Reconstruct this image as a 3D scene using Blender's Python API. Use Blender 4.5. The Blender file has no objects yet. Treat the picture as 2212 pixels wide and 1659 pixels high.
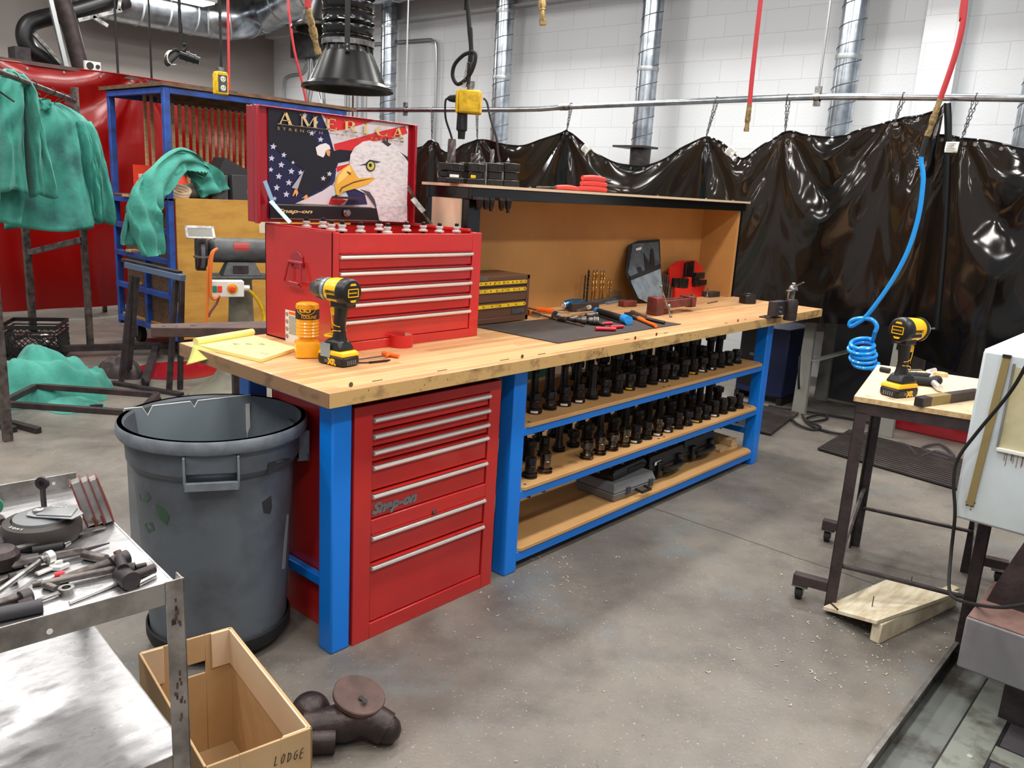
import bpy, bmesh, math, random
from mathutils import Vector, Matrix
R = math.radians
V = Vector
rnd = random.Random(7)
SC = bpy.context.scene
COL = SC.collection
W, HH = 2212, 1659
# ---------------------------------------------------------------- camera
F = 1769.9
YAW, PIT, ROL = R(41.234), R(13.304), R(3.367)
CAM = V((-1.4598, -2.0032, 1.5266))
FW = V((math.cos(YAW)*math.cos(PIT), math.sin(YAW)*math.cos(PIT), -math.sin(PIT)))
_r = FW.cross(V((0, 0, 1))).normalized(); _u = _r.cross(FW)
RT = math.cos(ROL)*_r + math.sin(ROL)*_u
UP = -math.sin(ROL)*_r + math.cos(ROL)*_u
cd = bpy.data.cameras.new('camera'); co = bpy.data.objects.new('camera', cd); COL.objects.link(co)
cd.sensor_width = 36; cd.lens = F/W*36; cd.clip_start = .02; cd.clip_end = 100
mw = Matrix((RT, UP, -FW)).transposed().to_4x4(); mw.translation = CAM
co.matrix_world = mw
SC.camera = co
def P(px, py, ax, v):
    """the place where the sight line of a photo point meets the plane x, y or z = v"""
    d = FW + RT*(px-W/2)/F - UP*(py-HH/2)/F
    i = 'xyz'.index(ax)
    return CAM + d*((v-CAM[i])/d[i])
# ---------------------------------------------------------------- meshes
def bas(z):
    z = V(z).normalized()
    a = V((0, 0, 1)) if abs(z.z) < .9 else V((1, 0, 0))
    x = a.cross(z).normalized(); y = z.cross(x)
    return x, y, z
class MB:
    def __init__(s): s.v = []; s.f = []; s.mi = []; s.M = Matrix.Identity(4); s.m = 0
    def at(s, M): s.M = M; return s
    def mat(s, i): s.m = i; return s
    def add(s, vs, fs):
        n = len(s.v); s.v += [s.M @ V(v) for v in vs]
        s.f += [[i+n for i in f] for f in fs]; s.mi += [s.m]*len(fs); return s
    def box(s, x0, x1, y0, y1, z0, z1):
        vs = [(x, y, z) for x in (x0, x1) for y in (y0, y1) for z in (z0, z1)]
        return s.add(vs, [(0, 1, 3, 2), (4, 6, 7, 5), (0, 4, 5, 1), (2, 3, 7, 6), (0, 2, 6, 4), (1, 5, 7, 3)])
    def bar(s, p, q, w, h=None, up=(0, 0, 1)):
        p, q = V(p), V(q); h = h or w; z = (q-p).normalized(); u = V(up)
        if abs(u.dot(z)) > .98: u = V((1, 0, 0))
        x = u.cross(z).normalized(); y = z.cross(x)
        vs = [e+x*a*w/2+y*b*h/2 for e in (p, q) for a, b in ((-1, -1), (1, -1), (1, 1), (-1, 1))]
        return s.add(vs, [(3, 2, 1, 0), (4, 5, 6, 7), (0, 1, 5, 4), (1, 2, 6, 5), (2, 3, 7, 6), (3, 0, 4, 7)])
    def ang(s, p, q, w, t=.004, a=(1, 0, 0), b=(0, 0, 1)):
        """angle iron from p to q, legs along a and b"""
        p, q, a, b = V(p), V(q), V(a).normalized(), V(b).normalized()
        L = [V((0, 0, 0)), a*w, a*w+b*t, a*t+b*t, a*t+b*w, b*w]
        vs = [p+l for l in L]+[q+l for l in L]
        return s.add(vs, [(0, 1, 2, 3), (0, 3, 4, 5), (6, 9, 8, 7), (6, 11, 10, 9)]+[(i, i+6, (i+1) % 6+6, (i+1) % 6) for i in range(6)])
    def loft(s, rings, close=False, caps=True, wrap=True):
        n = len(rings[0]); vs = [v for r in rings for v in r]; fs = []
        m = len(rings)
        for i in range(m if close else m-1):
            a, b = i*n, ((i+1) % m)*n
            for j in range(n if wrap else n-1):
                k = (j+1) % n; fs.append((a+j, a+k, b+k, b+j))
        if caps and not close:
            fs.append(tuple(range(n-1, -1, -1))); fs.append(tuple((m-1)*n+j for j in range(n)))
        return s.add(vs, fs)
    def lathe(s, prof, o=(0, 0, 0), ax=(0, 0, 1), n=24, caps=True):
        x, y, z = bas(ax); o = V(o)
        rings = [[o+z*h+(x*math.cos(2*math.pi*j/n)+y*math.sin(2*math.pi*j/n))*max(r, 1e-4) for j in range(n)] for r, h in prof]
        return s.loft(rings, caps=caps)
    def cyl(s, p, q, r, r2=None, n=16):
        p, q = V(p), V(q); return s.lathe([(r, 0), (r if r2 is None else r2, (q-p).length)], p, q-p, n)
    def tube(s, pts, r, n=8, sm=0, close=False):
        pts = [V(p) for p in pts]
        if sm: pts = smooth(pts, sm, close)
        m = len(pts); rings = []; px = None
        for i, p in enumerate(pts):
            a = pts[i-1] if i or close else p; b = pts[(i+1) % m] if i < m-1 or close else p
            t = (b-a).normalized()
            if px is None: px = bas(t)[0]
            px = (px-t*px.dot(t)).normalized(); py = t.cross(px)
            rr = r(i/(m-1)) if callable(r) else r
            rings.append([p+(px*math.cos(2*math.pi*j/n)+py*math.sin(2*math.pi*j/n))*rr for j in range(n)])
        return s.loft(rings, close=close)
    def prism(s, poly, a, b, M=None):
        """2d polygon extruded from height a to b in its own frame"""
        M = M or Matrix.Identity(4); n = len(poly)
        vs = [M @ V((x, y, a)) for x, y in poly]+[M @ V((x, y, b)) for x, y in poly]
        return s.add(vs, [tuple(range(n-1, -1, -1)), tuple(range(n, 2*n))]+[(i, (i+1) % n, (i+1) % n+n, i+n) for i in range(n)])
    def grid(s, nu, nv, fn):
        vs = [fn(i/nu, j/nv) for j in range(nv+1) for i in range(nu+1)]
        return s.add(vs, [(j*(nu+1)+i, j*(nu+1)+i+1, (j+1)*(nu+1)+i+1, (j+1)*(nu+1)+i) for j in range(nv) for i in range(nu)])
    def ball(s, c, r, n=16, sc=(1, 1, 1)):
        c = V(c); rings = []
        for i in range(n//2+1):
            t = math.pi*i/(n//2)
            rings.append([c+V((math.sin(t)*math.cos(2*math.pi*j/n)*r*sc[0]+1e-5*math.cos(j), math.sin(t)*math.sin(2*math.pi*j/n)*r*sc[1]+1e-5*math.sin(j), -math.cos(t)*r*sc[2])) for j in range(n)])
        return s.loft(rings)
    def hexa(s, p, q, r): return s.cyl(p, q, r, n=6)
def smooth(pts, k, close=False):
    out = []; n = len(pts)
    for i in range(n if close else n-1):
        p0 = pts[i-1] if i or close else pts[i]; p1 = pts[i]; p2 = pts[(i+1) % n]
        p3 = pts[(i+2) % n] if (i < n-2 or close) else p2
        for j in range(k):
            t = j/k
            out.append(.5*((2*p1)+(p2-p0)*t+(2*p0-5*p1+4*p2-p3)*t*t+(3*p1-p0-3*p2+p3)*t**3))
    if not close: out.append(pts[-1])
    return out
INV = {}
SPLIT = {'tray_edge', 'lower_rod', 'side_rod', 'crossbar', 'coupling_band', 'duct_seam', 'end_stretcher', 'shelf_rail', 'shelf_edge', 'apron_rail', 'shelf_wood', 'strut', 'duct_hanger', 'caster_fork_leg', 'top_rail', 'handle_mount', 'latch', 'hanger_rod', 'valve', 'rib', 'gap_line'}
def pieces(mb):
    par = list(range(len(mb.v)))
    def find(i):
        while par[i] != i: par[i] = par[par[i]]; i = par[i]
        return i
    for f in mb.f:
        for k in f[1:]: par[find(k)] = find(f[0])
    g = {}
    for f in mb.f: g.setdefault(find(f[0]), []).append(f)
    out = []
    for fs in g.values():
        ids = {}; m = MB()
        for f in fs:
            for k in f:
                if k not in ids: ids[k] = len(m.v); m.v.append(mb.v[k])
            m.f.append([ids[k] for k in f]); m.mi.append(0)
        out.append(m)
    return out
def obj(name, mb, mats, parent=None, bevel=0, ang=35, local=False, label=None, flat=False, thick=0, sub=0):
    if name in SPLIT:
        SPLIT.discard(name); os_ = [obj(name, m, mats, parent, bevel, ang, local, label, flat, thick, sub) for m in pieces(mb)]; SPLIT.add(name); return os_[0]
    me = bpy.data.meshes.new(name); me.from_pydata([tuple(v) for v in mb.v], [], mb.f)
    for m in (mats if isinstance(mats, (list, tuple)) else [mats]): me.materials.append(m)
    if any(mb.mi): me.polygons.foreach_set('material_index', mb.mi)
    b = bmesh.new(); b.from_mesh(me)
    bmesh.ops.recalc_face_normals(b, faces=b.faces) if not flat else None
    b.to_mesh(me); b.free()
    if not flat:
        me.polygons.foreach_set('use_smooth', [True]*len(me.polygons)); me.set_sharp_from_angle(angle=R(ang))
    me.update()
    o = bpy.data.objects.new(name, me); COL.objects.link(o)
    if parent is not None:
        o.parent = parent
        if not local and parent.name in INV: o.matrix_parent_inverse = INV[parent.name]
    if thick:
        q = o.modifiers.new('t', 'SOLIDIFY'); q.thickness = thick; q.offset = 0
    if sub:
        q = o.modifiers.new('s', 'SUBSURF'); q.levels = q.render_levels = sub
    if bevel:
        q = o.modifiers.new('b', 'BEVEL'); q.width = bevel; q.segments = 2; q.limit_method = 'ANGLE'; q.angle_limit = R(40)
    if label: o['label'] = label
    return o
def tag(o, label, cat, group=None, kind=None):
    o['label'] = label; o['category'] = cat
    if group: o['group'] = group
    if kind: o['kind'] = kind
    return o
def thing(name, label, cat, loc=(0, 0, 0), rz=0, group=None):
    o = bpy.data.objects.new(name, None); COL.objects.link(o)
    o.location = loc; o.rotation_euler = (0, 0, rz); o.empty_display_size = .05
    INV[o.name] = (Matrix.Translation(V(loc)) @ Matrix.Rotation(rz, 4, 'Z')).inverted()
    return tag(o, label, cat, group)
def struct(name, mb, m, **k):
    o = obj(name, mb, m, **k); o['kind'] = 'structure'; return o
def single(name, mb, m, label, cat, group=None, **k):
    """a thing that is one mesh; its origin is moved to the middle of its base"""
    k2 = dict(k); o = obj(name, mb, m, **k2); tag(o, label, cat, group)
    me = o.data; xs = [v.co for v in me.vertices]
    c = V(((min(v.x for v in xs)+max(v.x for v in xs))/2, (min(v.y for v in xs)+max(v.y for v in xs))/2, min(v.z for v in xs)))
    me.transform(Matrix.Translation(-c)); o.location = c
    return o
def dup(root, M, label, group=None):
    """a copy of a thing with copies of its parts and sub-parts"""
    r = root.copy(); COL.objects.link(r); r.matrix_world = M; r['label'] = label
    if group: r['group'] = group
    for ch in list(root.children):
        c = ch.copy(); COL.objects.link(c); c.parent = r
        for g in list(ch.children):
            d = g.copy(); COL.objects.link(d); d.parent = c
    return r
def T(x, y, z, rz=0, rx=0, ry=0, s=1):
    return Matrix.Translation(V((x, y, z))) @ Matrix.Rotation(rz, 4, 'Z') @ Matrix.Rotation(ry, 4, 'Y') @ Matrix.Rotation(rx, 4, 'X') @ Matrix.Scale(s, 4)
def frame(o, x, y):
    """matrix with origin o and axes x, y (z = x cross y)"""
    x = V(x).normalized(); z = x.cross(V(y)).normalized(); y = z.cross(x)
    M = Matrix((x, y, z)).transposed().to_4x4(); M.translation = V(o); return M
def text(mb, s, size, M, ext=.0006, shear=0, bold=0, sx=1, sp=1):
    cu = bpy.data.curves.new('t', 'FONT'); cu.body = s; cu.size = size; cu.extrude = ext; cu.shear = shear; cu.offset = bold
    cu.space_character = sp; cu.resolution_u = 3
    o = bpy.data.objects.new('t', cu); COL.objects.link(o)
    me = bpy.data.meshes.new_from_object(o.evaluated_get(bpy.context.evaluated_depsgraph_get()))
    K = M @ Matrix.Diagonal((sx, 1, 1, 1)); old = mb.M; mb.M = Matrix.Identity(4)
    mb.add([K @ v.co for v in me.vertices], [tuple(p.vertices) for p in me.polygons]); mb.M = old
    bpy.data.objects.remove(o); bpy.data.curves.remove(cu); bpy.data.meshes.remove(me)
    return mb
ORD = ['first', 'second', 'third', 'fourth', 'fifth', 'sixth', 'seventh', 'eighth', 'ninth', 'tenth', 'eleventh', 'twelfth', 'thirteenth', 'fourteenth', 'fifteenth', 'sixteenth', 'seventeenth', 'eighteenth', 'nineteenth', 'twentieth', 'twenty-first', 'twenty-second', 'twenty-third', 'twenty-fourth']
# ---------------------------------------------------------------- materials
def lin(c):
    return tuple([(x/255/12.92 if x/255 <= .04045 else ((x/255+.055)/1.055)**2.4) for x in c])+(1,)
def mat(name, col, rough=.5, metal=0, col2=None, vs=6, vamt=1, bump=0, bs=60, spec=.5, coat=0, alpha=1, trans=0, emit=0, sheen=0, detail=4, lo=.4, hi=.62, stretch=None, rvar=0):
    m = bpy.data.materials.new(name); m.use_nodes = True; nt = m.node_tree; N = nt.nodes; L = nt.links
    b = N['Principled BSDF']; c = lin(col)
    b.inputs['Base Color'].default_value = c; b.inputs['Roughness'].default_value = rough; b.inputs['Metallic'].default_value = metal
    b.inputs['Specular IOR Level'].default_value = spec; b.inputs['Coat Weight'].default_value = coat; b.inputs['Coat Roughness'].default_value = .08
    b.inputs['Alpha'].default_value = alpha; b.inputs['Transmission Weight'].default_value = trans
    if sheen: b.inputs['Sheen Weight'].default_value = sheen
    if emit: b.inputs['Emission Color'].default_value = c; b.inputs['Emission Strength'].default_value = emit
    if col2 or bump or rvar:
        tc = N.new('ShaderNodeTexCoord'); src = tc.outputs['Object']
        if stretch:
            mp = N.new('ShaderNodeMapping'); mp.inputs['Scale'].default_value = stretch; L.new(src, mp.inputs[0]); src = mp.outputs[0]
    if col2 or rvar:
        n = N.new('ShaderNodeTexNoise'); n.inputs['Scale'].default_value = vs; n.inputs['Detail'].default_value = detail; n.inputs['Roughness'].default_value = .6; L.new(src, n.inputs[0])
        r = N.new('ShaderNodeMapRange'); r.inputs[1].default_value = lo; r.inputs[2].default_value = hi; r.inputs[4].default_value = vamt; L.new(n.outputs[0], r.inputs[0])
        if col2:
            x = N.new('ShaderNodeMix'); x.data_type = 'RGBA'; x.inputs[6].default_value = c; x.inputs[7].default_value = lin(col2)
            L.new(r.outputs[0], x.inputs[0]); L.new(x.outputs[2], b.inputs['Base Color'])
        if rvar:
            q = N.new('ShaderNodeMapRange'); q.inputs[3].default_value = rough; q.inputs[4].default_value = rough+rvar; L.new(r.outputs[0], q.inputs[0]); L.new(q.outputs[0], b.inputs['Roughness'])
    if bump:
        n2 = N.new('ShaderNodeTexNoise'); n2.inputs['Scale'].default_value = bs; n2.inputs['Detail'].default_value = 3; L.new(src, n2.inputs[0])
        bp = N.new('ShaderNodeBump'); bp.inputs['Strength'].default_value = bump; bp.inputs['Distance'].default_value = .01; L.new(n2.outputs[0], bp.inputs['Height']); L.new(bp.outputs[0], b.inputs['Normal'])
    return m
def nodes(m): return m.node_tree.nodes, m.node_tree.links, m.node_tree.nodes['Principled BSDF']
M = {}
M['blue'] = mat('blue_paint', (2, 126, 232), .38, coat=.15)
M['cartblue'] = mat('worn_blue_paint', (38, 82, 168), .5, col2=(40, 48, 78), vs=9, lo=.45, hi=.75)
M['red'] = mat('red_enamel', (198, 42, 38), .3, coat=.3, col2=(186, 38, 38), vs=3)
M['redlid'] = mat('red_lid', (158, 24, 36), .2, coat=.5)
M['chrome'] = mat('brushed_aluminium', (236, 233, 228), .3, metal=.6)
M['steel'] = mat('steel', (170, 168, 165), .35, metal=1, col2=(110, 108, 106), vs=20)
M['darksteel'] = mat('dark_steel', (118, 110, 106), .42, metal=.7, col2=(74, 68, 66), vs=18, bump=.2)
M['blacksteel'] = mat('black_steel', (66, 58, 60), .5, metal=.35, col2=(46, 40, 42), vs=14, bump=.15)
M['oxide'] = mat('black_oxide', (36, 34, 35), .3, metal=.5, col2=(52, 46, 42), vs=25)
M['oxshine'] = mat('worn_oxide_steel', (125, 112, 98), .22, metal=.95, col2=(58, 50, 44), vs=22)
M['black'] = mat('black_plastic', (20, 20, 21), .4)
M['hood'] = mat('hood_plastic', (10, 10, 11), .3, spec=.35)
M['blackgloss'] = mat('black_gloss', (14, 14, 15), .2)
M['rubber'] = mat('black_rubber', (22, 22, 23), .7)
M['grey'] = mat('grey_plastic', (112, 114, 116), .5)
M['galv'] = mat('galvanized_steel', (196, 203, 210), .24, metal=1, col2=(158, 166, 174), vs=7, bump=.06, bs=9)
M['cond'] = mat('conduit_steel', (172, 176, 178), .35, metal=.85)
M['brass'] = mat('brass', (196, 166, 112), .32, metal=.75, col2=(140, 112, 78), vs=60)
M['redhose'] = mat('red_hose', (188, 52, 58), .45)
M['bluehose'] = mat('blue_hose', (22, 148, 232), .25, coat=.4)
M['ywarn'] = mat('yellow_box', (232, 190, 20), .45, col2=(200, 158, 20), vs=30)
M['ytool'] = mat('yellow_plastic', (250, 190, 8), .35, coat=.15)
M['ybottle'] = mat('amber_plastic', (246, 168, 22), .28, coat=.3)
M['white'] = mat('white_plastic', (228, 226, 220), .5)
M['label'] = mat('label_white', (232, 230, 222), .6)
M['ink'] = mat('ink', (30, 28, 30), .6)
M['inkred'] = mat('ink_red', (150, 60, 60), .6)
M['orange'] = mat('orange_plastic', (240, 105, 30), .4)
M['orangecord'] = mat('orange_cord', (214, 110, 34), .5)
M['green'] = mat('green_cloth', (72, 160, 144), .9, col2=(58, 138, 124), vs=5, bump=.25, bs=40, sheen=.2)
M['greend'] = mat('green_cloth_soiled', (66, 150, 136), .9, col2=(50, 94, 90), vs=4, bump=.25, bs=40, lo=.45, hi=.7)
M['mdf'] = mat('hardboard', (206, 160, 104), .55, col2=(196, 148, 92), vs=3, detail=6)
M['mdfin'] = mat('hardboard_panel', (190, 138, 78), .6, col2=(180, 128, 70), vs=2.5, detail=6)
M['hpale'] = mat('hardboard_face', (214, 188, 158), .65)
M['ply'] = mat('yellow_plywood', (196, 148, 66), .6, col2=(176, 128, 52), vs=3, detail=6, stretch=(1, 1, 4))
M['wood'] = mat('pale_wood', (214, 184, 138), .6, col2=(188, 150, 100), vs=9, stretch=(1, 6, 6))
M['woodb'] = mat('brown_wood', (120, 88, 60), .7, col2=(82, 58, 42), vs=10, stretch=(1, 5, 5))
M['whitewood'] = mat('white_painted_board', (232, 222, 196), .6, col2=(206, 190, 156), vs=6, stretch=(1, 5, 1))
M['card'] = mat('cardboard', (198, 164, 120), .75, col2=(184, 150, 108), vs=3)
M['can'] = mat('grey_bin_plastic', (96, 103, 110), .55, col2=(74, 78, 84), vs=5, lo=.42, hi=.7, bump=.1, bs=30)
M['rim'] = mat('bin_rim_plastic', (118, 125, 132), .55, col2=(98, 104, 112), vs=14)
M['alu'] = mat('scratched_aluminium', (206, 206, 208), .26, metal=.9, col2=(150, 148, 150), vs=9, detail=10, lo=.42, hi=.7, rvar=.3, stretch=(1, 2.0, 1))
M['alut'] = mat('worn_aluminium', (176, 172, 168), .36, metal=.85, col2=(132, 128, 124), vs=12, detail=6)
M['vise'] = mat('dark_red_casting', (126, 52, 44), .5, col2=(88, 40, 36), vs=12, bump=.15)
M['redp'] = mat('red_rubber', (205, 60, 52), .5)
M['redgrip'] = mat('red_grip', (196, 28, 44), .35)
M['brown'] = mat('brown_enamel', (92, 60, 42), .45)
M['gold'] = mat('gold_drill', (206, 160, 88), .25, metal=1)
M['canvas'] = mat('grey_canvas', (92, 100, 108), .9, col2=(70, 76, 82), vs=16)
M['canvas2'] = mat('light_canvas', (122, 134, 144), .9, col2=(98, 108, 116), vs=16)
M['matb'] = mat('black_mat', (52, 45, 43), .6, col2=(72, 64, 60), vs=9, detail=8, lo=.5, hi=.75)
M['redbox'] = mat('red_plastic_rack', (206, 34, 26), .45)
M['machine'] = mat('pale_machine_paint', (206, 216, 220), .35, col2=(196, 204, 204), vs=3)
M['machg'] = mat('grey_machine_paint', (128, 126, 128), .5, col2=(112, 110, 112), vs=4)
M['cream'] = mat('cream_panel', (198, 190, 152), .5, col2=(170, 160, 118), vs=5)
M['olive'] = mat('olive_rubber', (140, 122, 76), .6)
M['pad'] = mat('legal_pad_yellow', (246, 236, 158), .75, col2=(238, 226, 142), vs=3)
M['pad2'] = mat('pad_back_page', (204, 204, 112), .8)
M['grind'] = mat('grey_casting', (82, 84, 86), .5, col2=(64, 66, 66), vs=14)
M['ped'] = mat('pedestal_paint', (122, 118, 104), .6, col2=(92, 86, 74), vs=8, lo=.45, hi=.7)
M['mirror'] = mat('shield_glass', (170, 170, 164), .15, metal=.6)
M['clear'] = mat('clear_plastic', (225, 225, 215), .08, alpha=.35)
M['sheet'] = mat('plastic_sheet', (150, 162, 168), .25, alpha=.55)
M['booth'] = mat('booth_grey_paint', (140, 140, 132), .5)
M['navy'] = mat('navy_paint', (20, 30, 66), .45)
M['darkgrey'] = mat('charcoal_paint', (60, 58, 62), .6)
M['bagm'] = mat('black_bag', (18, 18, 19), .18, bump=.5, bs=14)
M['cast'] = mat('rusty_casting', (66, 54, 52), .42, metal=.5, col2=(46, 38, 38), vs=12, bump=.2)
M['castt'] = mat('rusted_plate', (96, 74, 68), .6, metal=.3, col2=(78, 62, 58), vs=14)
M['sign'] = mat('orange_red_sign', (240, 66, 34), .5)
M['boardg'] = mat('green_board', (56, 128, 100), .6)
M['chain'] = mat('chain_steel', (120, 120, 122), .4, metal=.9)
M['plate'] = mat('dark_brown_steel', (70, 58, 58), .5, metal=.3, col2=(50, 42, 42), vs=9, bump=.2)
M['lamp'] = mat('lamp_diffuser', (255, 252, 246), .5, emit=6)
M['foil'] = mat('nameplate_grey', (128, 126, 130), .4, metal=.2)
# vinyl curtains: thin tinted sheets that let a little light through
def vinyl(name, col, tint, solid, rough):
    m = mat(name, col, rough, bump=.05, bs=4, spec=.6); N, L, b = nodes(m)
    t = N.new('ShaderNodeBsdfTransparent'); t.inputs[0].default_value = lin(tint)
    x = N.new('ShaderNodeMixShader'); x.inputs[0].default_value = solid
    L.new(t.outputs[0], x.inputs[1]); L.new(b.outputs[0], x.inputs[2]); L.new(x.outputs[0], N['Material Output'].inputs[0]); return m
M['vinyl'] = vinyl('smoked_vinyl', (15, 13, 12), (84, 66, 50), .8, .12)
M['rvinyl'] = vinyl('red_vinyl', (138, 10, 8), (170, 16, 8), .86, .24)
# butcher block: planks along x
def butcher():
    m = mat('butcher_block', (226, 182, 130), .42, coat=.15); N, L, b = nodes(m)
    tc = N.new('ShaderNodeTexCoord'); br = N.new('ShaderNodeTexBrick'); L.new(tc.outputs['Object'], br.inputs[0])
    for k, v in (('Scale', 1), ('Mortar Size', .0007), ('Brick Width', .62), ('Row Height', .034), ('Bias', 0)): br.inputs[k].default_value = v
    br.inputs['Color1'].default_value = lin((222, 178, 128)); br.inputs['Color2'].default_value = lin((192, 142, 94)); br.inputs['Mortar'].default_value = lin((150, 106, 66)); br.offset = .37
    n = N.new('ShaderNodeTexNoise'); mp = N.new('ShaderNodeMapping'); mp.inputs['Scale'].default_value = (2.5, 45, 20); L.new(tc.outputs['Object'], mp.inputs[0]); L.new(mp.outputs[0], n.inputs[0]); n.inputs['Scale'].default_value = 1.6; n.inputs['Detail'].default_value = 5
    x = N.new('ShaderNodeMix'); x.data_type = 'RGBA'; x.blend_type = 'MULTIPLY'; x.inputs[0].default_value = .35
    cr = N.new('ShaderNodeMapRange'); cr.inputs[1].default_value = .3; cr.inputs[2].default_value = .7; cr.inputs[3].default_value = .62; cr.inputs[4].default_value = 1.1; L.new(n.outputs[0], cr.inputs[0])
    L.new(br.outputs[0], x.inputs[6]); L.new(cr.outputs[0], x.inputs[7]); L.new(x.outputs[2], b.inputs['Base Color']); return m
M['butcher'] = butcher()
def soiled(name, a, b_, st):
    return mat(name, a, .55, col2=b_, vs=9, detail=8, lo=.5, hi=.72, stretch=st)
M['edge'] = soiled('soiled_edge_wood', (206, 166, 106), (112, 82, 52), (1, 1, 1.6))
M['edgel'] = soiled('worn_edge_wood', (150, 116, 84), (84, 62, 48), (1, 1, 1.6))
def blocks():
    m = mat('painted_block', (214, 216, 216), .5); N, L, b = nodes(m)
    tc = N.new('ShaderNodeTexCoord'); mp = N.new('ShaderNodeMapping'); mp.inputs['Rotation'].default_value = (R(90), 0, R(90)); 
    sx = N.new('ShaderNodeSeparateXYZ'); cx = N.new('ShaderNodeCombineXYZ'); L.new(tc.outputs['Object'], sx.inputs[0])
    ad = N.new('ShaderNodeMath'); L.new(sx.outputs[0], ad.inputs[0]); L.new(sx.outputs[1], ad.inputs[1])
    L.new(ad.outputs[0], cx.inputs[0]); L.new(sx.outputs[2], cx.inputs[1])
    br = N.new('ShaderNodeTexBrick'); L.new(cx.outputs[0], br.inputs[0]); br.offset = .5
    for k, v in (('Scale', 1), ('Mortar Size', .003), ('Brick Width', .4064), ('Row Height', .2032), ('Mortar Smooth', .2)): br.inputs[k].default_value = v
    br.inputs['Color1'].default_value = lin((218, 221, 224)); br.inputs['Color2'].default_value = lin((214, 217, 220)); br.inputs['Mortar'].default_value = lin((194, 195, 196))
    L.new(br.outputs[0], b.inputs['Base Color'])
    n = N.new('ShaderNodeTexNoise'); n.inputs['Scale'].default_value = 40; L.new(tc.outputs['Object'], n.inputs[0])
    bp = N.new('ShaderNodeBump'); bp.inputs['Strength'].default_value = .12; bp.inputs['Distance'].default_value = .01; L.new(n.outputs[0], bp.inputs['Height']); L.new(bp.outputs[0], b.inputs['Normal']); return m
M['blocks'] = blocks()
M['shadewall'] = mat('shaded_white_paint', (158, 152, 146), .7)  # white paint greyed: the left wall's dimmer light is put into its colour
def concrete():
    m = mat('concrete', (140, 132, 122), .5); N, L, b = nodes(m); tc = N.new('ShaderNodeTexCoord'); o = tc.outputs['Object']
    def noise(s, d, lo, hi, a, c):
        n = N.new('ShaderNodeTexNoise'); n.inputs['Scale'].default_value = s; n.inputs['Detail'].default_value = d; n.inputs['Roughness'].default_value = .65; L.new(o, n.inputs[0])
        r = N.new('ShaderNodeMapRange'); r.inputs[1].default_value = lo; r.inputs[2].default_value = hi; r.inputs[3].default_value = a; r.inputs[4].default_value = c; L.new(n.outputs[0], r.inputs[0]); return r.outputs[0]
    def mix(f, a, c, bt='MIX'):
        x = N.new('ShaderNodeMix'); x.data_type = 'RGBA'; x.blend_type = bt
        for i, k in ((0, f), (6, a), (7, c)):
            if hasattr(k, 'links') or hasattr(k, 'is_linked'): L.new(k, x.inputs[i])
            else: x.inputs[i].default_value = k
        return x.outputs[2]
    c = mix(noise(1.1, 6, .38, .62, 0, 1), lin((130, 123, 114)), lin((102, 96, 90)))
    c = mix(noise(4, 7, .5, .75, 0, .7), c, lin((80, 75, 70)))
    c = mix(noise(1.7, 5, .56, .7, 0, .5), c, lin((112, 124, 128)))
    c = mix(noise(90, 2, .66, .72, 0, .55), c, lin((205, 198, 184)))
    c = mix(noise(55, 3, .36, .3, 0, .6), c, lin((76, 70, 66)))
    # control joint with a dark line
    sx = N.new('ShaderNodeSeparateXYZ'); L.new(o, sx.inputs[0])
    a = N.new('ShaderNodeMath'); a.operation = 'ADD'; a.inputs[1].default_value = -JX; L.new(sx.outputs[0], a.inputs[0])
    w = N.new('ShaderNodeTexNoise'); w.inputs['Scale'].default_value = 6; L.new(o, w.inputs[0])
    w2 = N.new('ShaderNodeMath'); w2.operation = 'MULTIPLY_ADD'; w2.inputs[1].default_value = .02; w2.inputs[2].default_value = -.01; L.new(w.outputs[0], w2.inputs[0])
    a2 = N.new('ShaderNodeMath'); a2.operation = 'ADD'; L.new(a.outputs[0], a2.inputs[0]); L.new(w2.outputs[0], a2.inputs[1])
    ab = N.new('ShaderNodeMath'); ab.operation = 'ABSOLUTE'; L.new(a2.outputs[0], ab.inputs[0])
    lt = N.new('ShaderNodeMath'); lt.operation = 'LESS_THAN'; lt.inputs[1].default_value = .0035; L.new(ab.outputs[0], lt.inputs[0])
    c = mix(lt.outputs[0], c, lin((66, 60, 56)))
    L.new(c, b.inputs['Base Color']); L.new(noise(3, 5, .35, .65, .34, .6), b.inputs['Roughness'])
    n = N.new('ShaderNodeTexNoise'); n.inputs['Scale'].default_value = 70; n.inputs['Detail'].default_value = 4; L.new(o, n.inputs[0])
    bp = N.new('ShaderNodeBump'); bp.inputs['Strength'].default_value = .18; bp.inputs['Distance'].default_value = .006; L.new(n.outputs[0], bp.inputs['Height']); L.new(bp.outputs[0], b.inputs['Normal']); return m
JX = P(1500, 1128, 'z', 0).x
M['concrete'] = concrete()
# ---------------------------------------------------------------- the room
WX, WY, CZ = 6.0, 9.8, 4.7
struct('floor', MB().box(-5, WX+.2, -5, WY+.2, -.1, 0), M['concrete'])
struct('wall_right', MB().box(WX, WX+.2, -5, WY+.2, 0, CZ), M['blocks'])
struct('wall_left', MB().box(-5, WX, WY, WY+.2, 0, CZ), M['shadewall'])
struct('ceiling', MB().box(-5, WX+.2, -5, WY+.2, CZ, CZ+.1), mat('ceiling_paint', (200, 200, 198), .7))
ya = P(2092, 0, 'x', WX-.12).y; yb = P(2010, 0, 'x', WX-.12).y
struct('trim_1', MB().box(WX-.16, WX, ya, yb, 0, CZ), M['blocks'])
struct('trim_2', MB().box(WX-.15, WX, -5, WY, 3.55, CZ), M['blocks'])
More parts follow.
